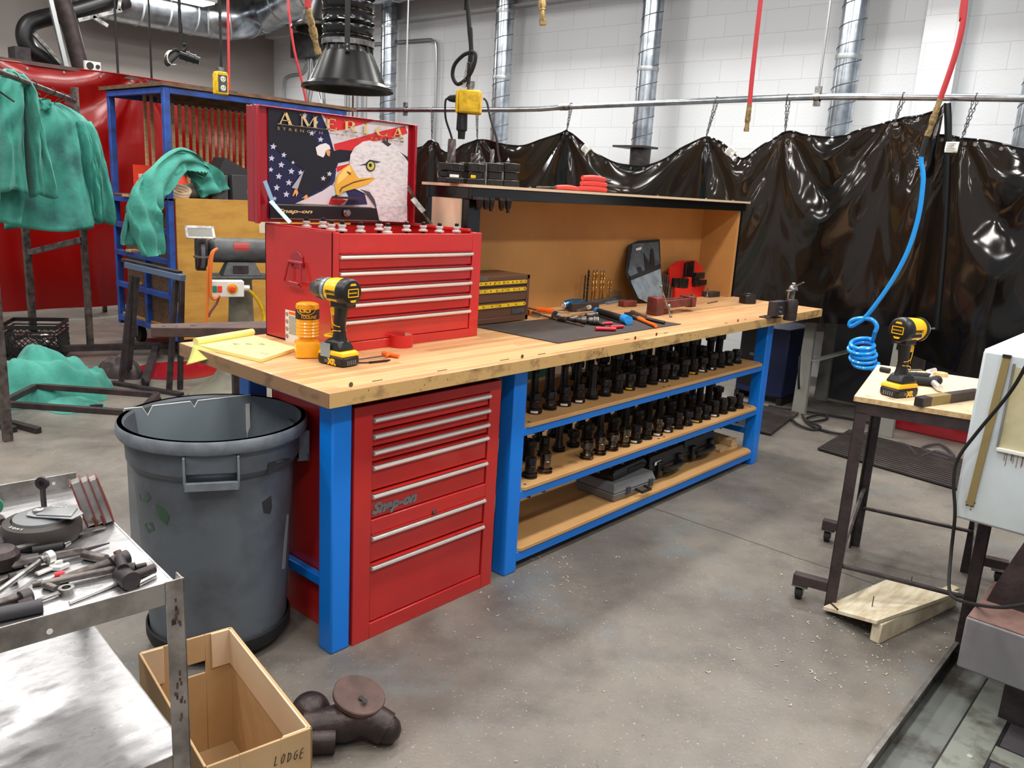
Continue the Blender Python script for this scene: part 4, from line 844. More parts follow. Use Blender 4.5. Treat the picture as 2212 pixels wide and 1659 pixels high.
# cordless tools
def power_tool(name, lab, cat, base, yaw, kind):
    t = thing(name, lab, cat, base, yaw); t.scale = (1, 1, 1); o = lambda n, m, mt, p=None, **k: obj(n, m, mt, p or t, local=True, **k)
    ms = Matrix.Identity(4)
    def rbox(x0, x1, w0, w1, z0, z1, x2=None, x3=None):
        x2 = x0 if x2 is None else x2; x3 = x1 if x3 is None else x3
        return MB().loft([[V((x0, -w0, z0)), V((x1, -w0, z0)), V((x1, w0, z0)), V((x0, w0, z0))], [V((x2, -w1, z1)), V((x3, -w1, z1)), V((x3, w1, z1)), V((x2, w1, z1))]])
    bt = o('battery', rbox(-.062, .062, .04, .04, 0, .036), M['black'], bevel=.01)
    o('battery_rail', rbox(-.063, .064, .041, .036, .034, .052, -.055, .05), M['ytool'], bt, bevel=.006)
    m = MB()
    for s in (-1, 1):
        K = frame((-.01*s-.0, s*.0405, .006), (-s*1.0, 0, 0), (0, 0, 1)); text(m, 'XR', .026, K @ Matrix.Translation(V((-.018, 0, 0))), ext=.0004, bold=.002)
    o('battery_print', m, M['ytool'], bt, flat=True)
    m = MB()
    for s in (-1, 1):
        K = frame((-.01*s, s*.0406, .01), (-s*1.0, 0, 0), (0, 0, 1)); text(m, '20v      5', .014, K @ Matrix.Translation(V((-.036, 0, 0))), ext=.0004, bold=.0006)
    for i in range(5): m.box(-.0635, -.0622, -.02+i*.009, -.016+i*.009, .006, .022)
    o('battery_marks', m, M['grey'], bt, flat=True)
    o('foot', rbox(-.046, .058, .037, .024, .05, .088, -.03, .034), M['black'], bevel=.01)
    # grip: lofted handle leaning slightly
    rings = []; 
    for z, x, a, b_ in ((.078, -.002, .034, .024), (.1, -.004, .025, .019), (.13, -.004, .0215, .018), (.16, -.008, .023, .0185), (.19, -.012, .027, .02), (.215, -.014, .032, .024)):
        rings.append([V((x+a*math.cos(j*math.pi/8), b_*math.sin(j*math.pi/8), z)) for j in range(16)])
    o('grip', MB().loft(rings), M['black'])
    m = MB()
    for s in (-1, 1):
        m.tube([V((.026, s*.012, .19)), V((.012, s*.0205, .165)), V((.006, s*.0195, .138)), V((-.02, s*.014, .132))], .0018, 6, sm=3); m.tube([V((-.022, s*.013, .118)), V((.006, s*.0195, .116)), V((.02, s*.017, .108)), V((.024, s*.018, .09))], .0018, 6, sm=3)
        m.add([(.018, s*.0165, .156), (.021, s*.0145, .154), (.016, s*.0165, .122), (.011, s*.0185, .124)], [(0, 1, 2, 3)])
    o('grip_lines', m, M['ytool'])
    ZC = .25
    body_end = .034 if kind == 'drill' else .05
    m = MB().lathe([(.036, -.052), (.043, -.046), (.045, -.02), (.044, .01), (.04, body_end), (.034, body_end+.004)], (0, 0, ZC), (1, 0, 0), 32); bd = o('motor_housing', m, M['ytool'])
    m = MB().lathe([(.03, -.066), (.042, -.062), (.0465, -.054), (.047, -.03), (.0455, -.024)], (0, 0, ZC), (1, 0, 0), 32); m.box(-.05, .01, -.03, .03, ZC-.052, ZC-.03); cp = o('rear_cap', m, M['black'], bevel=.002)
    m = MB(); K = frame((-.0665, 0, ZC), (0, -1, 0), (0, 0, 1)); m.at(K)
    for a, b_, c_, d in ((-.024, .024, .011, .014), (-.024, .024, -.014, -.011), (-.024, -.021, -.014, .014), (.021, .024, -.014, .014)): m.box(a, b_, c_, d, -.002, .0012)
    for s in (-1, 1): m.prism([(-.014, s*.024), (.014, s*.024), (.009, s*.031), (-.009, s*.031)], -.004, .001)
    text(m, 'BRUSHLESS', .0072, K @ Matrix.Translation(V((-.019, -.0025, .0))), ext=.0008)
    o('cap_frame', m, M['ytool'], cp, flat=True)
    m = MB()
    for s in (-1, 1):
        K = frame((.02 if s > 0 else -.036, s*.0452, ZC-.004), (-s, 0, 0), (0, 0, 1)); text(m, 'DEWALT', .0135, K, ext=.0006, bold=.0004)
        m.box(-.034, .012, s*.0448-.0004, s*.0448+.0004, ZC-.022, ZC-.0095)
        for i in range(6): m.box(-.04, -.034, s*.044-.001, s*.044+.001, ZC-.02+i*.007, ZC-.0165+i*.007)
    o('housing_print', m, M['ink'], bd, flat=True)
    m = MB().box(.012, .034, -.011, .011, .196, .222).box(.008, .03, -.009, .009, .165, .2); o('trigger', m, M['ytool'] if kind == 'drill' else M['ytool'], bevel=.004)
    if kind == 'drill':
        m = MB().lathe([(.038, .03), (.04, .036), (.04, .056), (.037, .06)], (0, 0, ZC), (1, 0, 0), 32); cl = o('clutch_collar', m, M['grind'])
        o('collar_ring', MB().lathe([(.0405, .04), (.0405, .052)], (0, 0, ZC), (1, 0, 0), 32), mat('cool_grey_plastic', (150, 162, 172), .35, metal=.4), cl)
        m = MB().lathe([(.035, .06), (.0365, .066), (.0365, .086), (.033, .092), (.03, .098), (.024, .118), (.016, .126), (.008, .128)], (0, 0, ZC), (1, 0, 0), 28); ck = o('chuck', m, M['darksteel'])
        m = MB(); [m.box(.066, .087, -.003, .003, .0365, .038) for i in range(1)]
        q = MB()
        for i in range(10):
            a = i*math.pi/5; q.at(T(0, 0, ZC) @ Matrix.Rotation(a, 4, 'X')); q.box(.067, .086, -.004, .004, .0355, .038)
        o('chuck_grip', q, M['grind'], ck, bevel=.001)
        o('belt_ring', MB().tube([V((.034+.022*math.cos(a), .022*math.sin(a), .094)) for a in [j*math.pi/8 for j in range(16)]], .004, 8, close=True), M['ytool'])
        o('tool_sticker', MB().box(.0, .046, .0385, .0395, .012, .075).box(.0, .046, -.0395, -.0385, .012, .075), mat('silver_sticker', (150, 170, 186), .3, metal=.5), bt)
    else:
        m = MB().lathe([(.042, .048), (.044, .052), (.043, .06), (.03, .082), (.017, .088)], (0, 0, ZC), (1, 0, 0), 28); o('nose_cone', m, mat('pale_cast_nose', (182, 184, 180), .35, metal=.6))
        o('nose_band', MB().lathe([(.0452, .046), (.0452, .056)], (0, 0, ZC), (1, 0, 0), 28), M['black'])
        o('driver_bit', MB().cyl((.088, 0, ZC), (.15, 0, ZC), .0032, n=8).cyl((.086, 0, ZC), (.1, 0, ZC), .007, n=12), M['steel'])
    return t
d = (-RT*.82+FW*.57); c = Bp(731, 786)
power_tool('cordless_drill', 'yellow and black cordless drill standing on the workbench before the red tool chest', 'cordless drill', c, math.atan2(d.y, d.x), 'drill')
# tape roll
c = Bp(865, 748); r = .047
t = thing('tape_roll', 'roll of red duct tape standing on the workbench before the tool chest', 'tape roll', c)
zt_ = zat(c, 728, 865)-H
obj('tape', MB().lathe([(.0385, 0), (r, 0), (r, .048), (.0385, .048), (.0385, 0)], c, n=40, caps=False), mat('red_tape', (198, 34, 34), .45), t)
obj('core', MB().lathe([(.036, .001), (.0385, .001), (.0385, .0475), (.036, .0475), (.036, .001)], c, n=40, caps=False), M['hpale'], t)
# hex key with orange T handle, black hook tool
t = thing('hex_key', 'T-handled hex key with an orange grip lying by the red tape roll', 'hex key', Bp(850, 768))
m = MB(); z = H+.009; m.cyl(P(826, 763, 'z', z), P(861, 769, 'z', z), .0078, n=14); obj('handle', m, M['orange'], t, bevel=.002)
obj('stem', MB().cyl(P(834, 769, 'z', z), P(843, 765, 'z', z), .006, n=10), M['orange'], t); obj('blade', MB().cyl(P(764, 778, 'z', z-.004), P(836, 768, 'z', z), .0026, n=6), M['oxide'], t)
m = MB(); z = H+.004; m.bar(P(766, 784, 'z', z), P(800, 783, 'z', z), .004, .004); m.bar(P(798, 783, 'z', z), P(836, 779, 'z', z), .009, .006); m.prism([(0, 0), (.02, 0), (.03, .008), (.02, .01), (.016, .005), (0, .006)], 0, .005, T(P(826, 781, 'z', H).x, P(826, 781, 'z', H).y, H+.001, R(-30)))
single('scraper_hook', m, M['oxide'], 'thin black hooked tool lying beside the orange hex key', 'hook tool')
# drill index cabinet
cx0, cx1, cy0, cy1 = 1.06, 1.545, .555, .78
cz1 = P(1130, 594, 'y', cy0).z
t = thing('drill_index_cabinet', 'small brown steel drawer cabinet with yellow number strips at the end of the tool chest', 'drawer cabinet', (1.3, .65, H))
m = MB().box(cx0, cx1, cy0+.01, cy1, H+.006, cz1).box(cx0, cx0+.02, cy0, cy0+.01, H+.006, cz1).box(cx1-.02, cx1, cy0, cy0+.01, H+.006, cz1).box(cx0, cx1, cy0, cy0+.01, H+.006, H+.03).box(cx0, cx1, cy0, cy0+.01, cz1-.02, cz1)
obj('case', m, M['brown'], t, bevel=.002)
zs = [P(1125, y, 'y', cy0).z for y in (602, 618, 650)]+[H+.03]
for i in range(3):
    d_ = obj('drawer', MB().box(cx0+.021, cx1-.021, cy0+.002, cy0+.009, zs[i+1]+.006 if i < 2 else H+.031, zs[i]), M['brown'], t, bevel=.001)
    z = zs[i]-.014; s = obj('number_strip', MB().prism([(cx0+.03, z-.008), (cx1-.03, z-.008), (cx1-.024, z-.003), (cx1-.024, z+.003), (cx1-.03, z+.008), (cx0+.03, z+.008)], -(cy0+.002), -(cy0-.003), Matrix(((1, 0, 0, 0), (0, 0, -1, 0), (0, 1, 0, 0), (0, 0, 0, 1)))), M['ywarn'], d_)
    m = MB(); n = 14-i*3
    for k in range(n): x = cx0+.05+k*(cx1-cx0-.09)/(n-1); m.box(x, x+.004, cy0-.0034, cy0-.003, z-.003, z+.004); m.box(x+.006, x+.0085, cy0-.0034, cy0-.003, z-.003, z+.004)
    s2 = obj('numbers', m, M['ink'], d_)
obj('maker_plate', MB().box(cx1-.12, cx1-.03, cy0-.001, cy0+.002, H+.042, H+.062).box(cx0+.1, cx0+.19, cy0-.001, cy0+.001, cz1-.017, cz1-.004), M['grind'], t)
# black mat
q = [Bp(*a, z=H+.003) for a in ((1040, 704), (1205, 740), (1471, 699), (1310, 664))]; q[0] = V((1.17, .555, H)); q[3] = V((2.14, .50, H)); q[1] = V((1.188, .077, H)); q[2] = V((2.177, .076, H))
m = MB().add([V((p.x, p.y, z)) for z in (H+.0005, H+.004) for p in q], [(3, 2, 1, 0), (4, 5, 6, 7), (0, 1, 5, 4), (1, 2, 6, 5), (2, 3, 7, 6), (3, 0, 4, 7)])
single('bench_mat', m, M['matb'], 'scuffed black rubber mat lying on the middle of the workbench top', 'mat')
HM = H+.005
def rod(mb, a, b_, r, z=HM, n=12, r2=None): p, q = P(*a, 'z', z+r), P(*b_, 'z', z+(r2 or r)); mb.cyl(p, q, r, r2, n=n); return p, q
def tool(name, lab, cat, spec, group=None):
    """spec: list of (part name, material, [(a, b, r, r2, dz)...])"""
    a = spec[0][2][0]; t = thing(name, lab, cat, P(*a[0], 'z', HM), 0, group)
    for nm, mt, segs in spec:
        m = MB()
        for s in segs:
            dz = s[4] if len(s) > 4 else 0; n = s[5] if len(s) > 5 else 14; rod(m, s[0], s[1], s[2], HM+dz, n, s[3] if len(s) > 3 and s[3] else None)
        obj(nm, m, M[mt], t, bevel=0)
    return t
tool('file', 'long worn file with a wooden handle lying in front of the pile on the mat', 'file', [('blade', 'woodb', [((1165, 680), (1262, 704), .006, .004, 0, 6)]), ('handle', 'steel', [((1138, 673), (1165, 680), .012, .01)])])
tool('screwdriver', 'orange-handled screwdriver beside the brown drawer cabinet', 'screwdriver', [('handle', 'orange', [((1131, 670), (1150, 676), .011, .012)]), ('shaft', 'steel', [((1150, 676), (1166, 678), .006)])])
tool('screwdriver', 'screwdriver with a long orange handle lying behind the pipe fittings', 'screwdriver', [('handle', 'orange', [((1160, 668), (1195, 672), .012, .013)]), ('blade', 'steel', [((1195, 672), (1232, 675), .004)])])
tool('punch', 'thin brass-coloured punch lying nearest the back panel left of the pile', 'punch', [('shaft', 'woodb', [((1138, 664), (1165, 672), .005)])])
# shot mallet: blue
c = P(1239, 657, 'z', H+.033); t = thing('mallet_head', 'glossy blue and silver egg-shaped mallet head on the bench mat', 'mallet', V((c.x, c.y, HM)))
ax = (P(1263, 655, 'z', H+.033)-P(1215, 659, 'z', H+.033)); L2 = ax.length/2; m = MB(); pr = [(.0, -L2), (.014, -L2*.96), (.024, -L2*.7), (.029, -.3*L2), (.03, .1*L2), (.027, .6*L2), (.02, .94*L2), (.0, L2)]
obj('head', MB().lathe(pr, c, ax, 24), mat('blue_metal', (52, 104, 150), .18, metal=.7), t); obj('nose', MB().lathe([(.0, -L2-.001), (.0145, -L2*.955), (.0225, -L2*.72)], c, ax, 24, caps=False), M['chrome'], t)
tool('dead_blow_hammer', 'long black mallet with a bright blue face lying across the mat', 'mallet', [('handle', 'rubber', [((1290, 672), (1348, 689), .017, .018, .004)]), ('face', 'bluehose', [((1347, 688), (1358, 692), .0225, .0225, 0, 24)]), ('collar', 'bluehose', [((1288, 671), (1293, 672.5), .018, .018, .004)])])
tool('pipe_elbow', 'dark steel pipe socket with a round open end at the left of the fitting pile', 'socket', [('barrel', 'darksteel', [((1200, 681), (1212, 684), .017, .012)]), ('ring', 'steel', [((1197, 680), (1200, 681), .021, .02, 0, 22)])], 'steel sockets on the bench mat')
tool('tap_wrench', 'steel T-handled wrench with a ball end among the fittings on the mat', 'wrench', [('bar', 'steel', [((1244, 672), (1270, 664), .006, .006, .02)]), ('ball', 'chrome', [((1270, 664), (1274, 663), .011, .011, .018, 16)])])
for i, (a, b_, r, lab) in enumerate([((1228, 690), (1245, 688), .016, 'left of the two large open ones'), ((1246, 690), (1258, 691), .019, 'middle of the pile'), ((1272, 692), (1286, 693), .02, 'right-hand large open one facing the front'), ((1206, 688), (1222, 690), .013, 'small one at the left edge of the pile'), ((1266, 682), (1288, 680), .014, 'lying on top next to the mallet handle')]):
    z = HM+(.02 if i == 4 else 0); t = thing('drive_socket', 'dark socket on the mat, '+lab, 'socket', P(*b_, 'z', HM), 0, 'steel sockets on the bench mat')
    m = MB(); p, q = P(*a, 'z', z+r), P(*b_, 'z', z+r); d_ = (q-p).normalized(); q = p+d_*max((q-p).length, .045); L_ = (q-p).length
    m.lathe([(0, 0), (r*.75, 0), (r*.8, L_*.4), (r, L_*.5), (r, L_), (r*.7, L_), (r*.7, L_*.7), (0, L_*.7)], p, d_, 18); obj('barrel', m, M['darksteel'], t); obj('rim', MB().lathe([(r*1.0, L_-.001), (r*1.01, L_+.001), (r*.72, L_+.001)], p, d_, 18, caps=False), M['steel'], t)
tool('locking_pliers', 'red-handled pliers lying near the front edge of the bench mat', 'pliers', [('front_handle', 'redgrip', [((1286, 710), (1330, 711), .009, .009)]), ('rear_handle', 'redgrip', [((1318, 707), (1346, 705), .0075, .0075), ((1300, 699), (1322, 698), .006, .008)]), ('jaws', 'oxide', [((1262, 694), (1306, 702), .008, .006)])])
tool('pliers', 'orange-handled pliers on the right side of the bench mat', 'pliers', [('handle', 'orange', [((1378, 688), (1417, 704), .008, .009), ((1380, 686), (1392, 691), .008)]), ('jaws', 'darksteel', [((1366, 684), (1380, 688), .011, .009)])])
tool('file', 'dark flat file lying behind the orange pliers', 'file', [('blade', 'plate', [((1352, 678), (1436, 697), .0085, .0085, 0, 4)])])
tool('wire_brush', 'brown-backed wire brush lying behind the blue mallet face', 'brush', [('back', 'woodb', [((1365, 674), (1394, 684), .012, .01, 0, 8)]), ('tang', 'darksteel', [((1350, 677), (1366, 675), .006)])])
m = MB(); p, q = P(1325, 1, 'z', HM), 0
# ---------------------------------------------------------------- drill block
t = thing('drill_block', 'grey drilled block holding a row of tall gold and black drill bits', 'drill stand', Bp(1300, 662))
a, b_ = Bp(1262, 664), Bp(1345, 650); u = (b_-a); u.z = 0; n_ = V((-u.y, u.x, 0)).normalized()*.05
def slab(a, u, n_, z0, z1): return MB().add([V((p.x, p.y, z)) for z in (z0, z1) for p in (a, a+u, a+u+n_, a+n_)], [(3, 2, 1, 0), (4, 5, 6, 7), (0, 1, 5, 4), (1, 2, 6, 5), (2, 3, 7, 6), (3, 0, 4, 7)])
obj('block', slab(a, u, n_, H, H+.024), M['grind'], t, bevel=.002); obj('front_step', slab(a-n_*.5+u*.5, u*.6, n_*.5, H, H+.012), M['grey'], t, bevel=.002)
pb = None
def bit(mb, r, L_, gold=True):
    mb.cyl((0, 0, 0), (0, 0, L_*.35), r*.9, n=8)
    for s in (0, math.pi):
        mb.tube([V((r*.55*math.cos(a+s), r*.55*math.sin(a+s), L_*.35+L_*.65*i/24)) for i in range(25) for a in [i*.8]], r*.55, 6)
bits = [(1275, 597, .0042, 'oxide'), (1284, 586, .0055, 'oxide'), (1291, 588, .0055, 'gold'), (1298, 587, .0055, 'gold'), (1306, 588, .0052, 'gold'), (1313, 588, .005, 'gold'), (1321, 607, .0036, 'gold'), (1327, 608, .0032, 'gold')]
for i, (x, y, r, mt) in enumerate(bits):
    o = a+u*((i+.6)/(len(bits)+2.2))+n_*(.45+.12*(i % 2)); ztp = zat(o, y, x); m = MB().at(T(o.x, o.y, H+.0245)); bit(m, r*1.15, ztp-H-.024)
    tt = thing('drill_bit', '%s twist drill standing in the grey block, %s from the left' % ('black' if mt == 'oxide' else 'gold', ORD[i]), 'drill bit', (o.x, o.y, H+.0245), 0, 'drill bits standing in the grey block')
    obj('flutes', m, M[mt], tt); obj('drill_tip', MB().cyl((o.x, o.y, ztp-.001), (o.x, o.y, ztp+.012), r*1.15, .001, n=8), M['darksteel'], tt)
for i in range(7):
    o = a+u*(.72+.045*i)+n_*.3; m = MB().at(T(o.x, o.y, H+.0245)); bit(m, .0024, .05-.003*i); single('drill_bit', m, M['darksteel'], 'short small drill in the right part of the grey block, %s of the short ones' % ORD[i], 'drill bit', 'drill bits standing in the grey block')
m = slab(Bp(1348, 664), V((.1, -.02, 0)), V((.01, .05, 0)), H, H+.034); single('steel_block', m, M['vise'], 'small rust-brown steel block right of the drill bits', 'block', bevel=.003)
m = slab(V((1.98, .62, 0)), V((.2, -.03, 0)), V((.004, .03, 0)), H, H+.045); single('thread_rack', m, M['plate'], 'low brown rack of small taps behind the brown steel block', 'rack', bevel=.002)
m = MB()
# ---------------------------------------------------------------- tool roll
def PW(x, y, yy): return P(x, y, 'y', yy)
yb_ = Bp(1400, 655).y
def pt(x, y): k = (655-y)/(655-518); return PW(x, y, min(.775, yb_+.0+(.775-yb_)*k))
t = thing('tool_roll', 'grey canvas tool roll with black binding leaning on the hutch back panel', 'tool roll', V((pt(1400, 655).x, yb_, H)))
out = [(1380, 520), (1425, 517), (1427, 560), (1428, 610), (1432, 640), (1395, 655), (1375, 645), (1355, 598), (1352, 585), (1358, 530)]
def sheet(pl, off, th=.004): q = [pt(*v)-V((0, off, 0)) for v in pl]; n = len(q); return MB().add(q+[v+V((0, th, 0)) for v in q], [tuple(range(n)), tuple(range(2*n-1, n-1, -1))]+[(i, (i+1) % n, (i+1) % n+n, i+n) for i in range(n)])
obj('backing', sheet(out, 0, .006), M['rubber'], t)
obj('flap', sheet([(1366, 527), (1421, 522), (1423, 560), (1426, 575), (1420, 572), (1360, 598), (1356, 590), (1362, 548)], .005), M['canvas'], t)
obj('pocket', sheet([(1360, 604), (1424, 578), (1427, 610), (1429, 640), (1394, 652), (1377, 644), (1362, 612)], .009), M['canvas2'], t)
obj('pocket_binding', sheet([(1358, 597), (1424, 570), (1425, 579), (1360, 605)], .011), M['rubber'], t)
obj('pocket_openings', sheet([(1388, 546), (1396, 560), (1403, 572), (1405, 580), (1392, 585), (1390, 565)], .0095, .002), M['ink'], t); obj('pocket_slit', sheet([(1403, 540), (1408, 536), (1412, 570), (1413, 576), (1403, 578), (1402, 560)], .0095, .002), M['ink'], t); obj('pocket_slits', sheet([(1374, 578), (1381, 575), (1386, 590), (1379, 594)], .0095, .002), M['ink'], t)
obj('stitched_tag', sheet([(1371, 536), (1383, 533), (1382, 539), (1371, 541)], .0105, .002), M['label'], t)
# ---------------------------------------------------------------- clamp kit rack
c = Bp(1488, 642); yy2 = c.y+.05; q = lambda x, y, d=0: P(x, y, 'y', yy2-d)
t = thing('clamp_kit_rack', 'red stepped rack full of black clamping parts at the right end of the hutch', 'clamp kit', V((c.x, yy2, H)))
def slabp(pl, d, th): v = [q(*a, d) for a in pl]; v = [V((a.x, a.y, max(a.z, H+.001))) for a in v]; n = len(v); return MB().add(v+[a+V((0, th, 0)) for a in v], [tuple(range(n)), tuple(range(2*n-1, n-1, -1))]+[(i, (i+1) % n, (i+1) % n+n, i+n) for i in range(n)])
obj('back_plate', slabp([(1446, 640), (1446, 578), (1465, 564), (1503, 562), (1518, 577), (1518, 636), (1500, 645)], 0, .01), M['redbox'], t)
obj('front_step', slabp([(1459, 645), (1459, 621), (1478, 623), (1525, 615), (1518, 640), (1480, 646)], .07, .05), M['redbox'], t, bevel=.002); obj('middle_step', slabp([(1486, 622), (1486, 600), (1494, 599), (1494, 621)], .06, .03), M['redbox'], t)
for i, (x0, y0, x1, y1, d_, lab) in enumerate([(1478, 568, 1481, 604, .03, 0), (1482, 566, 1486, 602, .03, 0), (1487, 565, 1491, 600, .03, 0), (1492, 564, 1498, 600, .03, 0), (1453, 600, 1464, 620, .06, 0), (1464, 600, 1476, 622, .06, 0), (1474, 602, 1485, 622, .06, 0), (1500, 588, 1520, 603, .05, 0), (1497, 596, 1508, 612, .055, 0), (1508, 604, 1516, 617, .08, 0), (1516, 604, 1524, 616, .08, 0), (1499, 606, 1507, 618, .08, 0)]):
    a, b_ = q(x0, y1, d_), q(x1, y0, d_); single('clamp_stud' if i < 4 else 'step_block', MB().box(a.x, b_.x, a.y-.012, a.y+.012, a.z, b_.z), M['oxide'], 'black clamping piece in the red rack, %s counted from the tall studs rightwards' % ORD[i], 'clamp part', 'black clamping parts in the red rack', bevel=.002)
for i, (x, y0, y1) in enumerate([(1427, 592, 645), (1431, 592, 645), (1436, 594, 646), (1441, 610, 648), (1447, 604, 648), (1453, 616, 648)]):
    b_ = Bp(x+2, y1-2); single('clamp_stud', MB().cyl(V((b_.x, b_.y, H)), V((b_.x, b_.y, zat(b_, y0, x))), .0065, n=10), M['darksteel'], 'upright threaded stud between the tool roll and the red rack, %s from the left' % ORD[i], 'stud', 'threaded studs left of the red rack')
c = Bp(1527, 642); single('cone_centre', MB().lathe([(.016, 0), (.016, .008), (.008, .02), (.003, .06)], c, n=16), M['darksteel'], 'small dark cone standing right of the red rack', 'centre')
m = slab(Bp(1533, 643), V((.12, -.01, 0)), V((.0, .06, 0)), H, H+.035); single('step_block', m, M['plate'], 'low dark steel block in the hutch corner right of the cone', 'block', bevel=.003)
# ---------------------------------------------------------------- drill-press vise lying on its side
c = Bp(1425, 682); t = thing('machine_vise', 'dark red machine vise lying on the bench with a brass-coloured screw end', 'vise', c)
u = (Bp(1500, 672)-Bp(1420, 682)).normalized(); w_ = V((-u.y, u.x, 0))
def vb(x0, x1, y0, y1, z0, z1):
    K = Matrix((u, w_, V((0, 0, 1)))).transposed().to_4x4(); K.translation = V((c.x, c.y, H)); return MB().at(K).box(x0, x1, y0, y1, z0, z1)
Kv = Matrix((u, w_, V((0, 0, 1)))).transposed().to_4x4(); Kv.translation = V((c.x, c.y, H))
hv = zat(c, 643, 1425)-H
obj('fixed_jaw', vb(-.03, .035, 0, .07, 0, hv), M['vise'], t, bevel=.006)
m = vb(.035, .34, .0, .02, hv*.35, hv*.8); m.box(.035, .34, .05, .07, hv*.35, hv*.8).box(.31, .35, -.01, .08, hv*.28, hv*.88); obj('slideways', m, M['vise'], t, bevel=.004)
m = vb(.04, .12, .02, .07, 0, hv*.55); m.at(Kv).cyl((.1, .045, hv*.55), (.22, .045, hv*.55), .014, n=14); obj('screw_block', m, M['vise'], t, bevel=.004)
m = MB().at(Kv); m.prism([(-.05, -.02), (0, -.045), (.045, -.02), (.05, .03), (0, .055), (-.04, .03)], 0, .012, Matrix.Translation(V((.352, .035, hv*.58))) @ Matrix.Rotation(R(90), 4, 'Y') @ Matrix.Scale(.8, 4)); m.cyl((.362, .035, hv*.58), (.385, .035, hv*.58), .018, n=10); obj('end_plate', m, M['brass'], t)
obj('nut', MB().at(Kv).hexa((.385, .035, hv*.58), (.4, .035, hv*.58), .017), M['vise'], t)
t = thing('vise_handle', 'steel sliding handle with a round ball leaning against the dark red vise', 'handle', Bp(1450, 684))
a, b_ = P(1449, 683, 'z', H+.006), None; yv = a.y; tp = P(1428, 619, 'y', yv+.02); bl2 = P(1445, 662, 'y', yv+.006)
obj('bar', MB().cyl(a, tp, .0048, n=10), M['steel'], t); obj('ball', MB().ball(bl2, .0135), M['steel'], t); m = MB().ball(a, .0085).ball(tp, .0075); obj('end_knob', m, M['steel'], t)
rod_ = MB(); rod_.cyl(Bp(1528, 655, H+.003), Bp(1550, 651, H+.003), .0025, n=6); single('small_drill', rod_, M['oxide'], 'single thin dark drill lying beyond the red vise', 'drill bit')
# puck
c = Bp(1615, 655); t = thing('tape_measure', 'black rounded palm-sized tool lying on the right end of the bench top', 'tool', c)
K = T(c.x, c.y, H, R(-20)); obj('body', MB().at(K).prism([(-.05, -.025), (-.035, -.04), (.03, -.04), (.045, -.025), (.045, .03), (.03, .04), (-.04, .04), (-.05, .02)], 0, .055), M['black'], t, bevel=.006)
obj('top_ridge', MB().at(K).box(-.03, .025, -.02, .025, .055, .062), M['rubber'], t, bevel=.003); obj('mark', MB().at(K).box(-.008, .004, -.01, .0, .062, .0625), M['ywarn'], t)
# holder fixture clamped to the bench corner
c = P(1704, 672, 'y', -.12); t = thing('tightening_fixture', 'tool tightening fixture with a lever bolted to the far corner of the bench top', 'fixture', V((c.x, -.12, .8)))
ztf, zbf = P(1704, 652, 'y', -.14).z, P(1704, 693, 'y', -.14).z
obj('barrel', MB().lathe([(.034, 0), (.036, .004), (.036, ztf-zbf-.004), (.034, ztf-zbf)], (c.x, -.13, zbf), n=28), M['plate'], t)
m = MB().box(c.x-.16, c.x-.03, -.115, -.0665, zbf+.03, ztf-.0).box(c.x-.16, c.x-.045, -.1, -.02, H+.001, H+.007); obj('mount_bracket', m, M['blacksteel'], t, bevel=.002)
m = MB(); [m.lathe([(.009, 0), (.009, .006)], p, n=6) for p in ((c.x-.13, -.045, H+.007), (c.x-.08, -.05, H+.007))]; [m.lathe([(.008, 0), (.008, .006)], (c.x-.1, -.115, z), (0, -1, 0), 6) for z in (zbf+.05, zbf+.075)]; obj('bolts', m, M['steel'], t)
zh = P(1704, 625, 'y', -.13).z
m = MB(); m.cyl((c.x, -.13, ztf), (c.x, -.13, zh), .012, n=14); m.bar((c.x-.058, -.13, ztf-.0), (c.x-.058, -.13, zh-.008), .012, .006); m.box(c.x-.062, c.x+.03, -.145, -.115, zh-.012, zh-.006).box(c.x-.02, c.x+.03, -.15, -.11, ztf, ztf+.008); obj('bracket', m, M['steel'], t, bevel=.001)
obj('lever_hub', MB().lathe([(.026, 0), (.026, .008), (.019, .022), (.012, .026), (.012, .036), (.008, .04)], (c.x-.004, -.13, zh-.006), n=24), M['alut'], t)
a = P(1712, 621, 'y', -.13); b_ = P(1737, 610, 'y', -.2); obj('lever', MB().bar(a, b_, .012, .005), M['steel'], t, bevel=.001)
